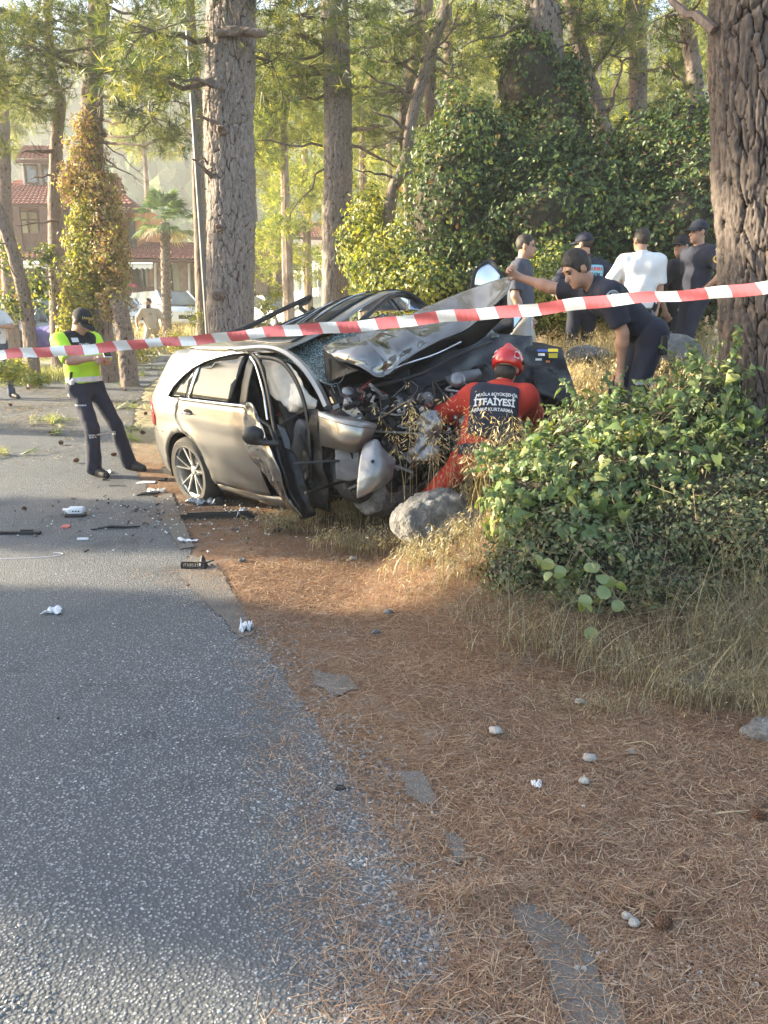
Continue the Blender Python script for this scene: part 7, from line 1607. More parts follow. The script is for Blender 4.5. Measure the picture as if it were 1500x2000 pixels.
# ============================================================ VEHICLES
M_tyre2 = M_tyre
def vehicle(label, cat, px, py_ground, Y, hdg_, col, dims=(4.4,1.8,1.5), kind='hatch', name="parked_car", plate=None, group=None):
    q = P(px, py_ground, Y); z0 = h(q.x, Y); L_, W_, H_ = dims; t = thing(name, label, cat, (q.x,Y,z0), group=group)
    m = pm("car_paint_%s" % label.split()[0], col, tuple(c*.93 for c in col), 2, .28, metal=.1, coat=.8)
    st = {'hatch': [(-.50,.42,.60,.78),(-.47,.30,.86,.95),(-.30,.24,.92,1),(0,.22,.92,1),(.24,.22,.90,1),(.40,.26,.80,.97),(.48,.30,.68,.88),(.50,.36,.58,.80)],
          'van': [(-.5,.35,.9,.92),(-.48,.28,1.0,.98),(-.2,.26,1.0,1),(.2,.26,1.0,1),(.33,.28,.96,.98),(.47,.32,.80,.93),(.5,.4,.7,.86)]}[kind]
    zb = .92 if kind == 'hatch' else 1.02
    secs = []
    for (x_, z0_, z1_, w_) in st:
        hw = W_/2*w_; z1_ *= H_/1.5; zz = [z0_, z0_+.05, (z0_+z1_)/2, z1_-.07, z1_]; ww = [hw*.86, hw*.97, hw, hw*.97, hw*.88]
        secs.append([Vector((x_*L_, -w2, z2)) for w2, z2 in zip(ww, zz)]+[Vector((x_*L_, w2, z2)) for w2, z2 in zip(ww[::-1], zz[::-1])])
    rot = Matrix.Rotation(hdg_,3,'Z'); o0 = Vector((q.x,Y,z0)); T = lambda v: rot @ Vector(v)+o0
    n = 10; V = [T(v) for s_ in secs for v in s_]; F = [[i*n+j,i*n+(j+1)%n,(i+1)*n+(j+1)%n,(i+1)*n+j] for i in range(len(secs)-1) for j in range(n)]+[list(range(n))[::-1],[(len(secs)-1)*n+j for j in range(n)]]
    local(MB().add(V,F).build("body", m, None, True), t)
    cab = {'hatch': [(-.47,.0),(-.36,.93),(-.1,1.0),(.08,.985),(.27,.0)], 'van': [(-.49,.0),(-.46,.97),(-.1,1.0),(.16,.98),(.36,.0)]}[kind]
    b0 = (zb-.04)*H_/1.5; V = []; hw = W_/2
    for x_, f_ in cab: z_ = b0+(H_-b0)*f_; V += [T((x_*L_, -hw*(.90-.14*f_), z_)), T((x_*L_, hw*(.90-.14*f_), z_))]
    k = len(cab); 
    Fg = [[2*i,2*i+1,2*i+3,2*i+2] for i in (0,k-2)]+[[2*i for i in range(k)], [2*i+1 for i in range(k)][::-1]]
    local(MB().add(V, Fg).build("windows", M_win, None), t)
    local(MB().add([v+Vector((0,0,.012)) for v in V], [[2*i,2*i+1,2*i+3,2*i+2] for i in range(1,k-2)]).build("roof", m, None, True), t)
    for sgn in (-1,1):
        for x_ in ((-.12,.1) if kind == 'hatch' else (-.22,.05)):
            local(MB().tube([T((x_*L_, sgn*hw*.905, b0)), T((x_*L_-.02, sgn*hw*.765, H_-.02))], .045, 4).build("door_pillar", m, None), t)
        for i in (1,k-2): 
            j_ = 0 if i == 1 else k-1; local(MB().tube([V[2*i+(sgn>0)]+Vector((0,0,.01)), V[2*j_+(sgn>0)]], .05, 5).build("roof_pillar", m, None, True), t)
        local(MB().box(T((.18*L_, sgn*(hw+.10), b0+.06)), (.12,.18,.14), rot, bev=.03).build("wing_mirror", m, None, True), t)
        for x_ in (-.30,.31):
            mb = MB().lathe([(0,-.1),(.30,-.1),(.33,-.07),(.33,.07),(.30,.1),(.2,.1),(.19,.06),(0,.07)], 20, T((x_*L_, sgn*(hw-.09), .33)), rot @ Matrix.Rotation(rad(-90*sgn),3,'X')); local(mb.build("tyre", M_tyre, None, True), t)
            mb = MB().lathe([(0,.08),(.06,.085),(.18,.075),(.20,.10),(.20,.06)], 14, T((x_*L_, sgn*(hw-.085), .33)), rot @ Matrix.Rotation(rad(-90*sgn),3,'X')); local(mb.build("rim", M_alloy, None, True), t)
        local(MB().box(T((.472*L_, sgn*hw*.66, .68*H_/1.5)), (.16,.34,.13), rot, bev=.04).build("headlight", pm("headlamp",(.55,.58,.60),(.3,.32,.34),20,.1,spec=1), None, True), t)
        local(MB().box(T((-.485*L_, sgn*hw*.72, .80*H_/1.5)), (.10,.24,.16), rot, bev=.03).build("tail_light", M_tail, None, True), t)
    local(MB().box(T((.495*L_, 0, .52*H_/1.5)), (.05,.9,.20), rot, bev=.02).build("grille", M_plast, None), t)
    local(MB().box(T((.502*L_, 0, .36*H_/1.5)), (.05,.52,.11), rot, bev=.005).build("number_plate", M_prt, None), t)
    return t
vehicle("white SUV facing the road, parked in front of the stone wing behind the bearded man", "car", 328,640,36, rad(-52), (.78,.79,.80), (4.5,1.9,1.72), 'van', group="cars parked before the hotel")
vehicle("silver car half hidden by the ivy-clad pine's leaning stem", "car", 225,640,36.5, rad(-40), (.55,.60,.64), group="cars parked before the hotel")
vehicle("pale blue car behind the slim pine's foot at the left", "car", 102,660,27, rad(-140), (.42,.52,.60), group="cars parked before the hotel")
vehicle("dark car with a pale number plate beside the man in the white polo", "car", 28,672,24, rad(-75), (.02,.022,.025), group="cars parked before the hotel")
vehicle("grey-white car parked right of the big trunk, seen over the wreck's roof rails", "car", 528,620,38, rad(-45), (.60,.63,.66), group="cars parked before the hotel")
vehicle("white car just left of the middle trunk below the bus", "car", 632,618,36, rad(-120), (.76,.78,.80), group="cars parked before the hotel")
vehicle("white car glimpsed through the yellow shrub right of the middle trunk", "car", 770,600,42, rad(-60), (.76,.78,.80), (4.6,1.9,1.9), 'van', group="cars parked before the hotel")
bq = P(632,600,50); bz = h(bq.x,50); bus = thing("white_bus", "tall white coach with a big dark windscreen behind the middle trunk", "bus", (bq.x,50,bz))
br_ = Matrix.Rotation(rad(-70),3,'Z'); bT = lambda v: br_ @ Vector(v)+Vector((bq.x,50,bz)); M_bus = pm("bus_white", (.78,.80,.82), None, 2, .3, coat=.5)
local(MB().box(bT((0,0,1.95)), (11,2.5,3.1), br_, bev=.18).build("body", M_bus, None, True), bus); local(MB().box(bT((5.46,0,2.45)), (.14,2.25,1.15), br_, bev=.05).build("windscreen", M_win, None), bus)
for k in range(6):
    for s_ in (-1,1): local(MB().box(bT((-4.4+k*1.7,s_*1.24,2.4)), (1.55,.06,.95), br_, bev=.02).build("side_window", M_win, None), bus)
for s_ in (-1,1):
    local(MB().box(bT((5.5,s_*.9,.95)), (.1,.42,.24), br_, bev=.05).build("headlight", pm("headlamp",(.55,.58,.60)), None), bus); local(MB().box(bT((5.7,s_*1.42,2.5)), (.2,.14,.5), br_, bev=.04).build("wing_mirror", M_plast, None), bus)
    for x_ in (-3.4,3.6): local(MB().lathe([(0,-.15),(.5,-.15),(.5,.15),(.3,.16),(0,.1)], 18, bT((x_,s_*1.12,.5)), br_ @ Matrix.Rotation(rad(-90*s_),3,'X')).build("tyre", M_tyre, None, True), bus)
local(MB().box(bT((5.53,0,.62)), (.06,.55,.13), br_).build("number_plate", M_prt, None), bus)
# parked scooter under a purple-blue cover
sq = P(82,652,22.5); sz = h(sq.x,22.5); F = Field([sq.x-1.1,21.7,sz],[sq.x+1.1,23.4,sz+1.5],.035); F.cap((sq.x-.5,22.6,sz+.62),(sq.x+.4,22.5,sz+.65),.14,.2,.2); F.cap((sq.x+.4,22.5,sz+.65),(sq.x+.45,22.5,sz+1.0),.12,.07,.2); F.cap((sq.x-.5,22.6,sz+.3),(sq.x+.45,22.5,sz+.35),.2,.2,.25); F.rough(.02,9,4)
sc_ = thing("covered_scooter", "scooter under a purple-blue cover between the two left stems", "scooter", (sq.x,22.5,sz)); local(F.obj("cover", pm("purple_cover",(.10,.08,.30),(.05,.05,.18),4,.6,bmp=.5,bscale=6,dist=.05)), sc_)
for x_ in (-.65,.62): local(MB().lathe([(.18,-.05),(.26,-.05),(.28,0),(.26,.05),(.18,.05)], 20, (sq.x+x_,22.45,sz+.28), Matrix.Rotation(rad(90),3,'X')).build("wheel", M_tyre, None, True), sc_)

# ============================================================ PALMS AND POLE
M_palm = leafm("palm_leaf", [(0,(.06,.13,.06)), (.6,(.12,.21,.10)), (1,(.22,.28,.13))], trans=.3, gloss=.06)
M_palm_dry = leafm("dry_palm_leaf", [(0,(.25,.20,.10)), (1,(.42,.38,.20))], trans=.3)
M_ptrunk = pm("palm_trunk", (.26,.21,.17), (.13,.10,.08), 12, .95, bmp=1, bscale=20, dist=.05)
def palm(label, px, py_top, py_base, Y, R_, seed, lean=0, nf=30):
    g = np.random.default_rng(seed); c = P(px, py_top, Y); b = P(px-lean, py_base, Y); b.z = h(b.x,Y)-.1; t = thing("fan_palm", label, "palm tree", tuple(b)); mb = MB(); n = 26
    mb.tube([b.lerp(c,i/n) for i in range(n+1)], [.17*(1+.12*(i%2)) for i in range(n+1)], 12); local(mb.build("trunk", M_ptrunk, None, True), t)
    for k in range(n*3):
        q = b.lerp(c, .05+.93*k/(n*3)); a = k*2.4; d = Vector((math.cos(a),math.sin(a),0)); s_ = Vector((-d.y,d.x,0))
        if k % 1 == 0: local(MB().add([q+d*.16-s_*.07,q+d*.16+s_*.07,q+d*.27+s_*.03+Vector((0,0,.12)),q+d*.27-s_*.03+Vector((0,0,.12))],[[0,1,2,3]]).build("leaf_base", M_ptrunk, None), t)
    for k in range(nf):
        el = g.uniform(-.5,1.35) if k > 4 else 1.2; a = k*2.399; d = Vector((math.cos(a)*math.cos(el), math.sin(a)*math.cos(el), math.sin(el))); L_ = R_*g.uniform(.4,.6); o = c+Vector((0,0,.1)); e = o+d*L_+Vector((0,0,-.1*L_))
        side = d.cross(Vector((0,0,1))); side.normalize(); up = side.cross(d).normalized(); V, F = [], []; nb = 17
        V += [o-side*.012, o+side*.012, e-side*.012, e+side*.012]; F.append([0,1,3,2])
        for j in range(nb):
            th = (-1.25+2.5*j/(nb-1)); bd = (d*math.cos(th)+side*math.sin(th)).normalized(); bl = R_*.52*(.72+.28*math.cos(th))*g.uniform(.9,1.1); s2 = bd.cross(up).normalized()
            m1 = e+bd*bl*.5+up*.02; tp = e+bd*bl+Vector((0,0,-bl*.22*g.uniform(.6,1.6))); i0 = len(V); V += [e, m1-s2*.028*R_, tp, m1+s2*.028*R_]; F.append([i0,i0+1,i0+2,i0+3])
        local(mk("frond", V, F, M_palm if el > -.42 else M_palm_dry, None, False, tint=list(g.uniform(0,1,len(F)))), t)
    return t
palm("green fan palm with a shaggy trunk in front of the stone lodge", 322,435,600,30, 1.35, 501, 0, 34)
palm("hazy fan palm between the big trunk and the middle trunk, before the bus", 541,462,600,38, 1.35, 502, 2, 26)
M_pole = pm("pole_paint", (.14,.145,.145), (.11,.115,.115), 3, .5, metal=.3)
pt_, pb_ = P(357,-80,11.4), P(408,640,11.4); pb_.z = h(pb_.x,11.4); pl_ = thing("lamp_post", "leaning pale grey lamp post just left of the big trunk", "lamp post", tuple(pb_))
d_ = (pt_-pb_); top_ = pb_+d_*1.25; local(MB().tube([pb_,pb_+d_*.5,top_],[.040,.034,.026],12).build("post", M_pole, None, True), pl_)
local(MB().tube([top_,top_+Vector((-.3,-.05,.15)),top_+Vector((-.7,-.1,.18))],.025,8).build("arm", M_pole, None, True), pl_); local(MB().box(top_+Vector((-.95,-.12,.16)),(.55,.2,.09),bev=.04).build("lamp_head", M_pole, None, True), pl_)
# ============================================================ TAPE
M_tr = pm("tape_red", (.62,.15,.16), (.56,.12,.13), 5, .42); M_tw = pm("tape_white", (.72,.74,.76), (.64,.66,.68), 5, .42)
path = [(-420,736,6.1),(-150,709,5.75),(0,694,5.45),(250,675,5.2),(500,652,4.95),(750,631,4.75),(1000,607,4.5),(1250,583,4.25),(1400,570,4.12),(1500,560,4.02),(1750,530,3.8)]
C = spline([tuple(P(*q)) for q in path], 400); s = np.r_[0, np.cumsum(np.linalg.norm(np.diff(C,axis=0),axis=1))]
TL = s[-1]; V, F, Mi = [], [], []; per, ph_ = .243, .05; x = 0; k = 0; marks = []
while x < TL: marks.append((x, k % 2)); x += per*(.55 if k % 2 == 0 else .45); k += 1
def tp(u, v):
    u = min(max(u,0),TL); c = np.array([np.interp(u, s, C[:,i]) for i in range(3)]); tw = .35*math.sin(u*1.1+.6)+.22*math.sin(u*3.1)+.1*math.sin(u*9); return Vector(c)+Vector((0,math.sin(tw)*.5,math.cos(tw)))*(v*.034)+Vector((0,.012*math.sin(u*9+v*2),.005*math.sin(u*6.3)+.003*math.sin(u*17)))
for i,(a,red) in enumerate(marks):
    b = marks[i+1][0] if i+1 < len(marks) else TL
    for q in range(4):
        u0, u1 = a+(b-a)*q/4, a+(b-a)*(q+1)/4; n0 = len(V)
        for v_ in (-1,-.33,.33,1): sl = -.014*v_; V += [tp(u0+sl,v_), tp(u1+sl,v_)]
        for r_ in range(3): F.append([n0+2*r_,n0+2*r_+1,n0+2*r_+3,n0+2*r_+2]); Mi.append(0 if red == 0 else 1)
tag(mk("barrier_tape", V, F, [M_tr, M_tw], None, True, mi=Mi), "red and white striped barrier tape stretched across the whole scene in front of the wreck", "barrier tape")
for q in (path[0], path[-1]):
    p = P(*q); z0 = h(p.x,p.y); tag(MB().box((p.x,p.y,(z0+p.z+.1)/2), (.05,.05,p.z-z0+.25), bev=.006).build("stake", M_thin, None), "wooden stake holding the %s end of the barrier tape" % ("left" if p.x < 0 else "right"), "stake")

# ============================================================ ROCKS
def rock_mat():
    m, nt, bs = _mat("limestone"); n = ntex(nt,"ShaderNodeTexNoise",9,Detail=8,Roughness=.65); f = ntex(nt,"ShaderNodeTexNoise",55,Detail=6); v = ntex(nt,"ShaderNodeTexVoronoi",14,feature='DISTANCE_TO_EDGE')
    c = ramp(nt,n.outputs[0],[(.3,(.075,.073,.07)),(.5,(.165,.162,.157)),(.7,(.32,.315,.30))]); c = mixc(nt, ramp(nt,f.outputs[0],[(.55,(0,0,0)),(.7,(.6,.6,.6))]), c, (.11,.085,.05)); nt.links.new(c, bs.inputs['Base Color']); bs.inputs['Roughness'].default_value=.92
    b = bump(nt,None,n.outputs[0],1.0,.05); b = bump(nt,None,v.outputs[0],.35,.01,b); bump(nt,bs,f.outputs[0],1.0,.012,b); return m
M_rock = rock_mat()
M_pale = pm('pale_limestone', (.38,.36,.33), (.25,.23,.21), 30, .9, bmp=.6, bscale=90)
def rock(name, label, c, r3, seed, vox=None, group=None, m=None):
    c = Vector(c); r = max(r3); vox = vox or r/11; F = Field([c[i]-r3[i]*1.4 for i in range(3)],[c[i]+r3[i]*1.4 for i in range(3)],vox); g = np.random.default_rng(seed)
    F.ell(tuple(c),[q*.9 for q in r3],None,.0)
    for k in range(3): d = g.normal(0,.4,3)*np.array(r3); F.ell(tuple(np.array(c)+d),[q*g.uniform(.45,.7) for q in r3],None,r*.2)
    for k in range(5):
        n = g.normal(0,1,3); n[2] = abs(n[2])*.6; n /= np.linalg.norm(n); rr = math.sqrt(sum((n[i]*r3[i])**2 for i in range(3))); F.plane([c[i]+n[i]*rr*g.uniform(.72,.95) for i in range(3)], n)
    F.rough(r*.07, 2.3/r, seed); F.rough(r*.035, 5.5/r, seed+1); F.rough(r*.024, 13/r, seed+2); F.rough(r*.012, 33/r, seed+3)
    o = F.obj(name, m or M_rock); return tag(o, label, "rock", group)
q = P(855,1008,4.82); c_ = Vector((q.x,q.y,q.z-.02)); F = Field([c_.x-.4,c_.y-.35,c_.z-.3],[c_.x+.4,c_.y+.35,c_.z+.3],.010); F.ell(tuple(c_),(.265,.21,.185)); F.ell((c_.x+.08,c_.y-.02,c_.z-.04),(.20,.19,.15),None,.08); F.ell((c_.x-.10,c_.y,c_.z-.03),(.19,.19,.15),None,.08)
F.plane((c_.x-.2,c_.y-.08,c_.z+.10),(-.7,-.3,.65)); F.plane((c_.x+.05,c_.y-.17,c_.z),(.1,-1,.35)); F.rough(.018,11,3); F.rough(.010,26,4); F.rough(.006,60,5); F.rough(.003,120,6)
tag(F.obj("boulder", M_rock), "grey weathered boulder in the dry grass in front of the wreck", "rock")
q = P(700,1000,5.6); rock("boulder", "dark boulder jammed under the smashed front", (P(750,960,5.7).x,5.75,P(750,960,5.7).z), (.28,.25,.22), 5, .02)
q = P(1315,690,8.4); rock("boulder", "pale boulder in the golden grass between the leaning officer and the giant trunk", (q.x,q.y,P(1315,690,8.4).z), (.36,.26,.22), 7, .02)
q = P(1150,690,8.6); rock("boulder", "sunlit boulder half buried in golden grass behind the bonnet's black wing", (q.x,q.y,q.z), (.24,.2,.10), 9, .02)
q = P(1358,1338,3.15); rock("stone", "flat grey stone in the needles under the dry grass at the right", (q.x,q.y,h(q.x,q.y)+.03), (.085,.07,.055), 11)
q = P(1490,1470,2.75); rock("stone", "grey stone at the right edge, half buried in needles", (q.x,q.y,h(q.x,q.y)+.03), (.075,.06,.05), 12)
for k,(a,b,rr,lab) in enumerate([(968,1437,.022,"pale lump of rubble in the needles above the old asphalt patch"),(1140,1534,.016,"small white pointed stone in the needles, right of the crumpled tissue"),(1131,1378,.018,"small tan stone below the bush"),(1238,1812,.014,"white stone beside the pine cone"),(1222,1797,.012,"thin pale chip just above the white stone by the pine cone"),(758,1203,.022,"grey stone in the sunlit needles below the wreck's boulder"),(690,1096,.022,"pale stone in the lit grass under the wreck"),(735,1240,.018,"dull stone low in the needle bank"),(1150,1490,.022,"flat pale slab in the needles"),(1232,1474,.014,"small buff stone beside the bent straw"),(474,1099,.022,"dark round stone at the needle edge"),(1196,1742,.009,"little blue-grey stone above the pine cone"),(1126,1897,.007,"white pebble below the old asphalt, left of a second"),(1140,1898,.007,"white pebble below the old asphalt, right of a second")]):
    q = G(a,b); rock("stone", lab, (q.x,q.y,q.z+rr*.75+.006), (rr*1.3,rr*1.05,rr*.62), 30+k, m=M_pale if "white" in lab or "pale" in lab or "tan" in lab or "buff" in lab else None)

# ============================================================ DEBRIS
M_paper = pm("paper", (.72,.73,.76), (.64,.66,.70), 9, .8); M_tissue = pm("tissue", (.74,.75,.78), (.60,.62,.66), 14, .85, bmp=.5, bscale=30, dist=.01)
def put(name, label, cat, mb, m, px, py, rz=0, dz=.0, smooth=False, tilt=(0,0)):
    q = G(px,py); o = mb.build(name, m, None, smooth); o.location = (q.x,q.y,q.z+dz+.004); o.rotation_euler = (tilt[0],tilt[1],rz); return tag(o, label, cat)
def crumple(name, label, cat, px, py, w_, l_, hgt, m, seed, rz=0, parent=None, mask=None):
    g = np.random.default_rng(seed); n = 18; o = g.uniform(0,6,8); V = []
    for i in range(n):
        for j in range(n):
            u, v = i/(n-1)-.5, j/(n-1)-.5; e = 1+.25*math.sin(math.atan2(v,u)*3+o[0])+.15*math.sin(math.atan2(v,u)*7+o[1]); z = hgt*(abs(math.sin(u*7+o[2]+math.sin(v*6+o[3])))*abs(math.sin(v*6+o[4]+u*3)))+.3*hgt*math.sin(u*17+o[5])*math.sin(v*15+o[6])
            V.append((u*w_*e, v*l_*e, max(.001,z)))
    F = [[i*n+j,(i+1)*n+j,(i+1)*n+j+1,i*n+j+1] for i in range(n-1) for j in range(n-1)]; q = G(px,py); ob = mk(name, V, F, m, None, True); ob.location = (q.x,q.y,q.z+.008); ob.rotation_euler = (0,0,rz)
    md = ob.modifiers.new("thick",'SOLIDIFY'); md.thickness = .0015; return tag(ob, label, cat)
crumple("tissue","white crumpled tissue lying on the open road","tissue",106,1197,.085,.085,.022,M_tissue,1)
crumple("tissue","white crumpled tissue standing on the strip of old asphalt","tissue",481,1232,.06,.07,.045,M_tissue,2)
crumple("tissue","torn white tissue flat on the needles by the road's edge","tissue",365,1058,.15,.05,.012,M_tissue,3,-.4)
crumple("tissue","small crumpled tissue on the brown needles at the lower right","tissue",1048,1539,.028,.028,.018,M_tissue,4)
crumple("foil","crumpled silver trim foil just under the rear wheel","foil",402,985,.26,.10,.05,M_silver,5,.2)
crumple("cloth_scrap","white strip of cloth draped over the black trim by the rear wheel","cloth",468,1008,.09,.20,.05,M_tissue,6,-.3)
crumple("paper_scrap","pale scrap of plastic behind the traffic officer's shoe","scrap",208,924,.10,.10,.02,M_paper,7)
crumple("paper_scrap","pale card half buried in needles behind the rear wheel","scrap",303,963,.16,.09,.03,M_awn,8,.3)
put("paper_sheet","white sheet of paper lying flat left of the rear wheel","paper",MB().slab([(-.09,-.05,0),(.10,-.04,.004),(.08,.06,.002),(-.08,.07,0)],(0,0,.001)),M_paper,285,943)
put("white_tag","tiny white tag on the brown needles below the pointed white stone","scrap",MB().box((0,0,.008),(.011,.006,.017),bev=.001),M_paper,1139,1583)
put("trim_strip","black plastic trim lying across the left edge of the road","car part",MB().box((0,0,.012),(.34,.04,.024),bev=.006).box((.06,.0,.02),(.10,.02,.035),bev=.004),M_plast,38,1044,-.02)
mb = MB().box((0,0,.03),(.17,.09,.045),bev=.012).box((-.105,.0,.03),(.05,.03,.028),bev=.006)
bt = thing("bottle_holder","white plastic bottle in a black holder on the road left of centre","bottle",tuple(G(150,1008))); q = G(150,1008)
local(MB().box(q+Vector((0,0,.05)),(.14,.09,.06),Matrix.Rotation(.05,3,'Z'),bev=.016).build("bottle",M_paper,None,True),bt); local(MB().box(q+Vector((-.005,-.01,.014)),(.16,.10,.026),Matrix.Rotation(.05,3,'Z'),bev=.008).build("holder",M_plast,None),bt); local(MB().tube([q+Vector((-.07,0,.05)),q+Vector((-.115,.01,.055))],[.02,.012],10).build("cap",M_paper,None,True),bt)
for k in range(4): local(MB().box(q+Vector((-.035+k*.024,-.0455,.052)),(.012,.002,.012)).build("print_mark",M_plast,None),bt)
put("light_fragment","small red fragment of tail light on the road","car part",MB().slab([(-.03,-.03,0),(.035,-.028,0),(.03,.03,.01),(-.032,.026,.012)],(0,0,.006)),M_tail,129,1031)
put("wiper_arm","bent black wiper arm on the road right of the red fragment","car part",MB().tube([(-.16,-.012,.01),(-.06,.0,.02),(.04,.016,.012),(.16,.03,.012)],[.008,.012,.01,.006],6).tube([(-.13,.02,.008),(.12,.045,.008)],.004,5),M_plast,232,1034,.05)
put("black_clip","short black clip between the red fragment and the wiper arm","car part",MB().box((0,0,.006),(.05,.012,.01),bev=.002),M_plast,184,1036)
put("white_stick","short white plastic stick on the road","scrap",MB().box((0,0,.01),(.085,.02,.018),bev=.004),M_paper,162,1056,.03)
put("wire","thin white wire curled at its end on the road","wire",MB().tube([Vector(c) for c in spline([(-.35,-.03,.004),(-.1,-.01,.004),(.05,.03,.004),(.10,.08,.004),(.07,.11,.004),(.02,.115,.004)],30)],.002,6),M_paper,85,1091)
put("bumper_trim","long black trim wedge lying under the rear wheel","car part",MB().slab([(-.30,-.02,0),(-.31,.03,0),(.28,.07,.0),(.30,.0,.0)],(0,0,.045)).box((0,.02,.05),(.5,.02,.012),rot=.05,bev=.004),M_plast,425,1014,.06)
mb = MB().box((0,0,.03),(.17,.07,.012),bev=.003)
vt = thing("air_vent","broken black dashboard vent with slats on the road's edge","car part",tuple(G(380,1112))); q = G(380,1112)
Mr = Matrix.Rotation(-.05,3,'Z')
local(MB().box(q+Vector((0,.03,.012)),(.15,.07,.02),Mr,bev=.004).box(q+Vector((0,-.005,.05)),(.17,.012,.010),Mr).box(q+Vector((0,-.012,.012)),(.15,.012,.010),Mr).box(q+Vector((-.08,-.01,.03)),(.008,.02,.045),Mr).box(q+Vector((.075,-.01,.03)),(.008,.02,.045),Mr).build("frame",M_plast,None),vt)
for k in range(9): local(MB().box(q+Vector((-.066+k*.0165,-.008,.03)),(.003,.01,.036),Mr).build("slat",M_plast,None),vt)
for k in range(2): local(MB().box(q+Vector((-.0,-.012,.024+k*.014)),(.15,.006,.003),Mr).build("crossbar",M_greyint,None),vt)
local(MB().lathe([(.032,0),(.02,.02),(.016,.045),(.008,.065),(0,.068)],12,q+Vector((.05,.035,.02))).build("knob",M_plast,None,True),vt); local(MB().tube([q+Vector((.06,.03,.03)),q+Vector((.12,.05,.05))],.005,6).build("arm",M_plast,None),vt)
put("clip","small black ring clip right of the broken vent","car part",MB().tube([(math.cos(a)*.012,math.sin(a)*.012,.006) for a in [i*.7 for i in range(10)]],.004,5),M_plast,414,1106)
put("black_shard","crumpled black plastic shard in front of the opened door","car part",MB().slab([(-.07,-.03,0),(-.02,-.05,.01),(.04,-.01,.04),(.10,.06,.03),(.05,.07,.01),(-.03,.03,.03)],(0,0,.02)).box((.02,.03,.03),(.10,.03,.03),rot=.6),M_plast,550,1038,.3)
put("black_shard","thin black shard beside the pale card behind the rear wheel","car part",MB().slab([(-.10,-.03,0),(-.04,.02,.02),(.02,.01,.015),(.10,.03,.02),(.09,.01,.01),(-.02,-.02,.01)],(0,0,.012)),M_plast,290,968,.1)
put("black_clip","black plastic clip on the needles at the road's lower edge","car part",MB().tube([(-.018,0,.006),(-.006,.012,.01),(.010,.010,.012),(.018,-.002,.006),(.004,-.008,.006),(-.018,0,.006)],.003,6).box((0,0,.006),(.03,.01,.004)),M_plast,665,1545,.2)
put("black_clip","black clip lying near the wheel beside the white paper","car part",MB().box((0,0,.008),(.09,.02,.014),bev=.003).box((.03,.01,.02),(.03,.03,.02),bev=.003),M_plast,318,940,.1)
put("black_clip","little black chip on the road's shaded middle","car part",MB().box((0,0,.004),(.012,.009,.008),bev=.002),M_plast,114,1406)
put("twig","thin dark twig in front of the traffic officer's shoes","twig",MB().tube([(-.07,0,.006),(.0,.006,.01),(.08,.0,.006)],[.004,.005,.003],5),M_limb,227,951,.05)
put("cane","pale dry cane lying in the needles at the right","stick",MB().tube([(-.11,-.022,.008),(0,.0,.012),(.11,.024,.010)],[.004,.0035,.0022],6),pm("cane_straw",(.62,.5,.30),(.5,.38,.22),30,.6),1425,1594,-.08)
put("straw","bent golden straw in the needles","stick",MB().tube([(-.10,.012,.02),(-.02,.02,.03),(.012,.0,.022),(.02,-.03,.01)],.0022,5),pm("cane_straw",(.62,.5,.30)),1268,1468)
put("twig","short pale twig in the needle heap","stick",MB().tube([(-.02,0,.006),(.025,.0,.007)],.0025,5),pm("cane_straw",(.62,.5,.30)),1040,1652)
g = np.random.default_rng(91); n = 450; q = G(480,1000); x = g.normal(q.x,.8,n); y = g.normal(q.y,.45,n); TV = np.array([(-1,-1,0),(1,-1,0),(1,1,0),(-1,1,0),(0,0,1.)]); TF = np.array([(0,1,4),(1,2,4),(2,3,4),(3,0,4)])
V, F, c_ = scatter(TV, TF, np.stack([x,y,H(x,y)+.012],1), zrots(n,.3,g), g.uniform(.003,.009,n)); tag(mk("glass_crumbs", V, F, pm("glass_crumb",(.45,.55,.52),(.6,.66,.64),20,.15,spec=1), None, False), kind='stuff', label="crumbs of broken window glass scattered round the wreck")
n = 260; x = g.normal(q.x-.1,1.0,n); y = g.normal(q.y,.5,n); V, F, c_ = scatter(TV, TF, np.stack([x,y,H(x,y)+.012],1), zrots(n,.3,g), np.stack([g.uniform(.006,.030,n),g.uniform(.003,.012,n),g.uniform(.003,.01,n)],1)); tag(mk("plastic_shards", V, F, M_plast, None, False), kind='stuff', label="small black plastic shards scattered round the wreck")
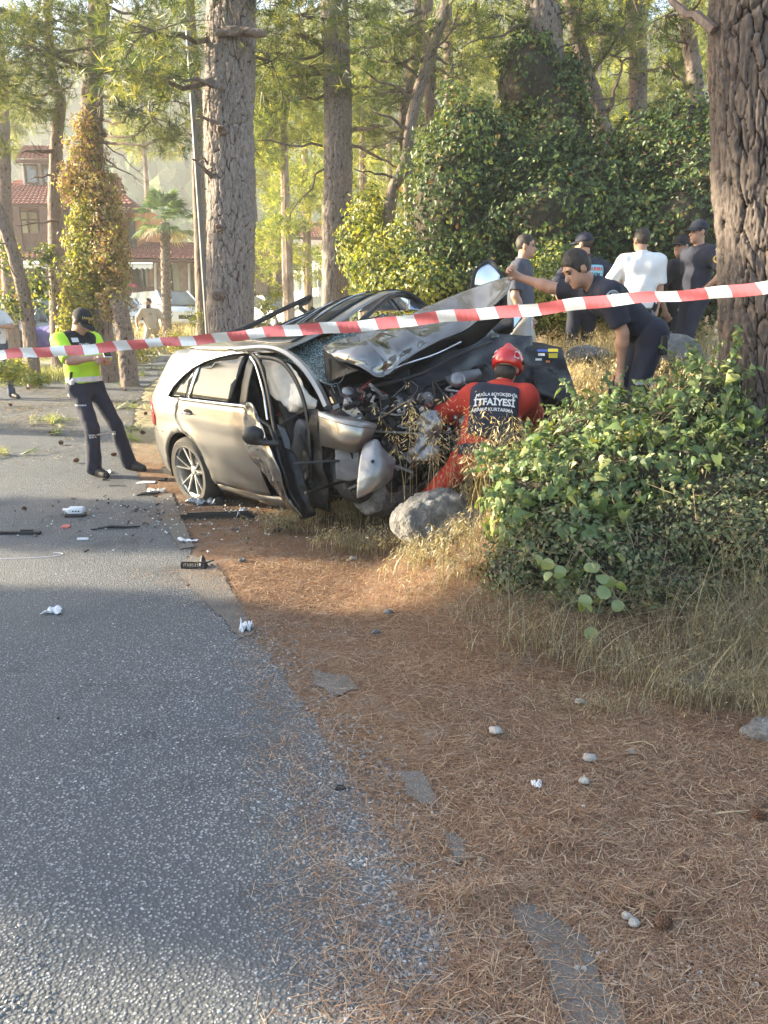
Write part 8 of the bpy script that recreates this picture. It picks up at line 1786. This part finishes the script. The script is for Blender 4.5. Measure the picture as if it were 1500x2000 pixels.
# pine cones
def cone_scales(name, parent, L_, r_, m, n=70):
    V, F = [], []
    for k in range(n):
        f = k/n; a = k*2.39996; rr = r_*math.sin(math.pi*(.12+.80*f))**.8; x_ = (f-.5)*L_; d = Vector((0,math.cos(a),math.sin(a))); t_ = Vector((0,-d.z,d.y)); o = Vector((x_,0,0))+d*rr*.55; e = Vector((x_+.12*L_,0,0))+d*rr*1.08; wd = rr*.30+.001
        i0 = len(V); V += [o-t_*wd*.6, o+t_*wd*.6, e+t_*wd, e-t_*wd, e+Vector((-.03*L_,0,0))+d*.002]; F += [[i0,i0+1,i0+2,i0+3],[i0+2,i0+3,i0+4],[i0,i0+3,i0+4],[i0+1,i0+2,i0+4]]
    return V, F
M_cone = pm("cone_brown", (.10,.05,.03), (.19,.10,.06), 60, .75)
def cone(label, px, py, L_, rz, m=None, group=None):
    q = G(px,py); t = thing("pine_cone", label, "pine cone", tuple(q), group=group); r_ = L_*.33; M4 = Matrix.Translation(q+Vector((0,0,r_*1.25+.006))) @ Matrix.Rotation(rz,4,'Z') @ Matrix.Rotation(.15,4,'Y')
    V, F = cone_scales("scale", t, L_, r_, m); local(mk("scales", [M4 @ v for v in V], F, m or M_cone, None, False), t); local(MB().lathe([(0,-.5*L_),(r_*.5,-.3*L_),(r_*.6,0),(r_*.4,.35*L_),(0,.5*L_)],10,(0,0,0),M4.to_3x3() @ Matrix.Rotation(rad(90),3,'Y')).build("core", m or M_cone, None, True).__class__ and None, t) if False else None
    mb = MB().lathe([(.0,-.5*L_),(r_*.5,-.3*L_),(r_*.62,0),(r_*.4,.35*L_),(0,.5*L_)],10,M4.translation,M4.to_3x3() @ Matrix.Rotation(rad(90),3,'Y')); local(mb.build("core", m or M_cone, None, True), t)
cone("brown open pine cone in the needle litter at the lower right", 1292,1818,.052,.3)
cone("dark weathered pine cone at the right edge above the pale cane", 1478,1603,.05,-.4)
cone("small pine cone alone on the shaded road, right of the red fragment's row", 47,998,.045,.2)
cone("pine cone on the needles just behind the traffic officer's rear shoe", 222,893,.07,1.0)
for (a,b,lab) in ((262,790,"pine cone on the sunlit road right behind the traffic officer"),(278,850,"pine cone beside the wreck's rear bumper"),(210,742,"pine cone nearest the officer's elbow"),(245,765,"dark pine cone in the strip between officer and wreck"),(120,870,"lone pine cone on the lit road left of the officer's shin"),(150,905,"pine cone lying before the officer's near shoe"),(20,795,"pine cone by the fallen pine twigs at the left edge"),(55,762,"pine cone beside the kerb at the left"),(100,850,"pine cone in the fallen green needles left of the officer"),(285,812,"pine cone hidden under the wreck's tail light"),(228,728,"pine cone on the kerb line")): cone(lab, a, b, .075, a*.7)
# fallen green pine sprays on the road behind the officer
def spray(label, px, py, n, r_, seed, m=None):
    g = np.random.default_rng(seed); q = G(px,py); TV, TF = tuft_template(22,.14,.0035,seed,1.35); x = q.x+g.normal(0,r_,n); y = q.y+g.normal(0,r_*.7,n); dr = g.normal(0,1,(n,3)); dr[:,2] = .35; dr /= np.linalg.norm(dr,axis=1)[:,None]; a = np.cross(dr,g.normal(0,1,(n,3))); a /= np.linalg.norm(a,axis=1)[:,None]; b = np.cross(dr,a)
    V, F, c_ = scatter(TV, TF, np.stack([x,y,H(x,y)+.04],1), np.stack([a,b,dr],2), g.uniform(.8,1.3,n)); V[:,2] = np.maximum(V[:,2], H(V[:,0],V[:,1])+.012)
    t = thing("pine_sprig", label, "fallen twig", tuple(q)); o = mk("needles", V, F, m or M_sprig, None, False, tint=g.uniform(0,1,n)[c_]); o['kind']='stuff'; local(o, t); mb = MB()
    for k in range(3): mb.tube([(x[0],y[0],q.z+.015),((x[0]+x[(k+1)%n])/2,(y[0]+y[(k+1)%n])/2,q.z+.03),(x[(k+1)%n],y[(k+1)%n],q.z+.02)],.006,5)
    local(mb.build("twig", M_limb, None, True), t)
M_sprig = leafm("fallen_green_needles", [(0,(.12,.18,.04)),(.6,(.24,.30,.08)),(1,(.45,.44,.18))], trans=.3)
for k,(a,b,n,r_,lab) in enumerate([(40,755,16,.35,"broad fallen pine branch by the kerb at the far left"),(95,825,9,.16,"green fallen sprig left of the officer's thigh"),(270,735,10,.22,"green fallen sprig on the kerb right of the officer"),(255,755,7,.16,"fallen sprig just below the kerb, right of the officer's belt"),(255,800,5,.10,"little green sprig halfway between officer and wreck"),(262,842,5,.09,"sprig beside the wreck's bumper"),(252,862,5,.07,"bright yellow-green sprig nearest the officer's boot"),(12,890,6,.12,"sprig on the lit road at the left edge"),(100,835,5,.2,"sparse fallen needles on the road left of the officer"),(300,722,8,.2,"fallen sprig on the kerb at the wreck's rear"),(150,752,7,.25,"fallen sprig behind the officer's holster"),(105,850,4,.05,"tiny upright sprig at the lit road's edge")]): spray(lab, a, b, n, r_, 600+k)

# ============================================================ HAZE
hm = bpy.data.materials.new("haze"); hm.use_nodes = True; hn = hm.node_tree; hn.nodes.clear(); ho = hn.nodes.new("ShaderNodeOutputMaterial"); hv = hn.nodes.new("ShaderNodeVolumePrincipled")
hv.inputs['Color'].default_value = (.97,.98,1,1); hv.inputs['Density'].default_value = .0014; hv.inputs['Anisotropy'].default_value = .25; hn.links.new(hv.outputs[0], ho.inputs['Volume'])
tag(MB().box((8,110,40), (340,250,84)).build("haze", hm, None), kind='stuff')
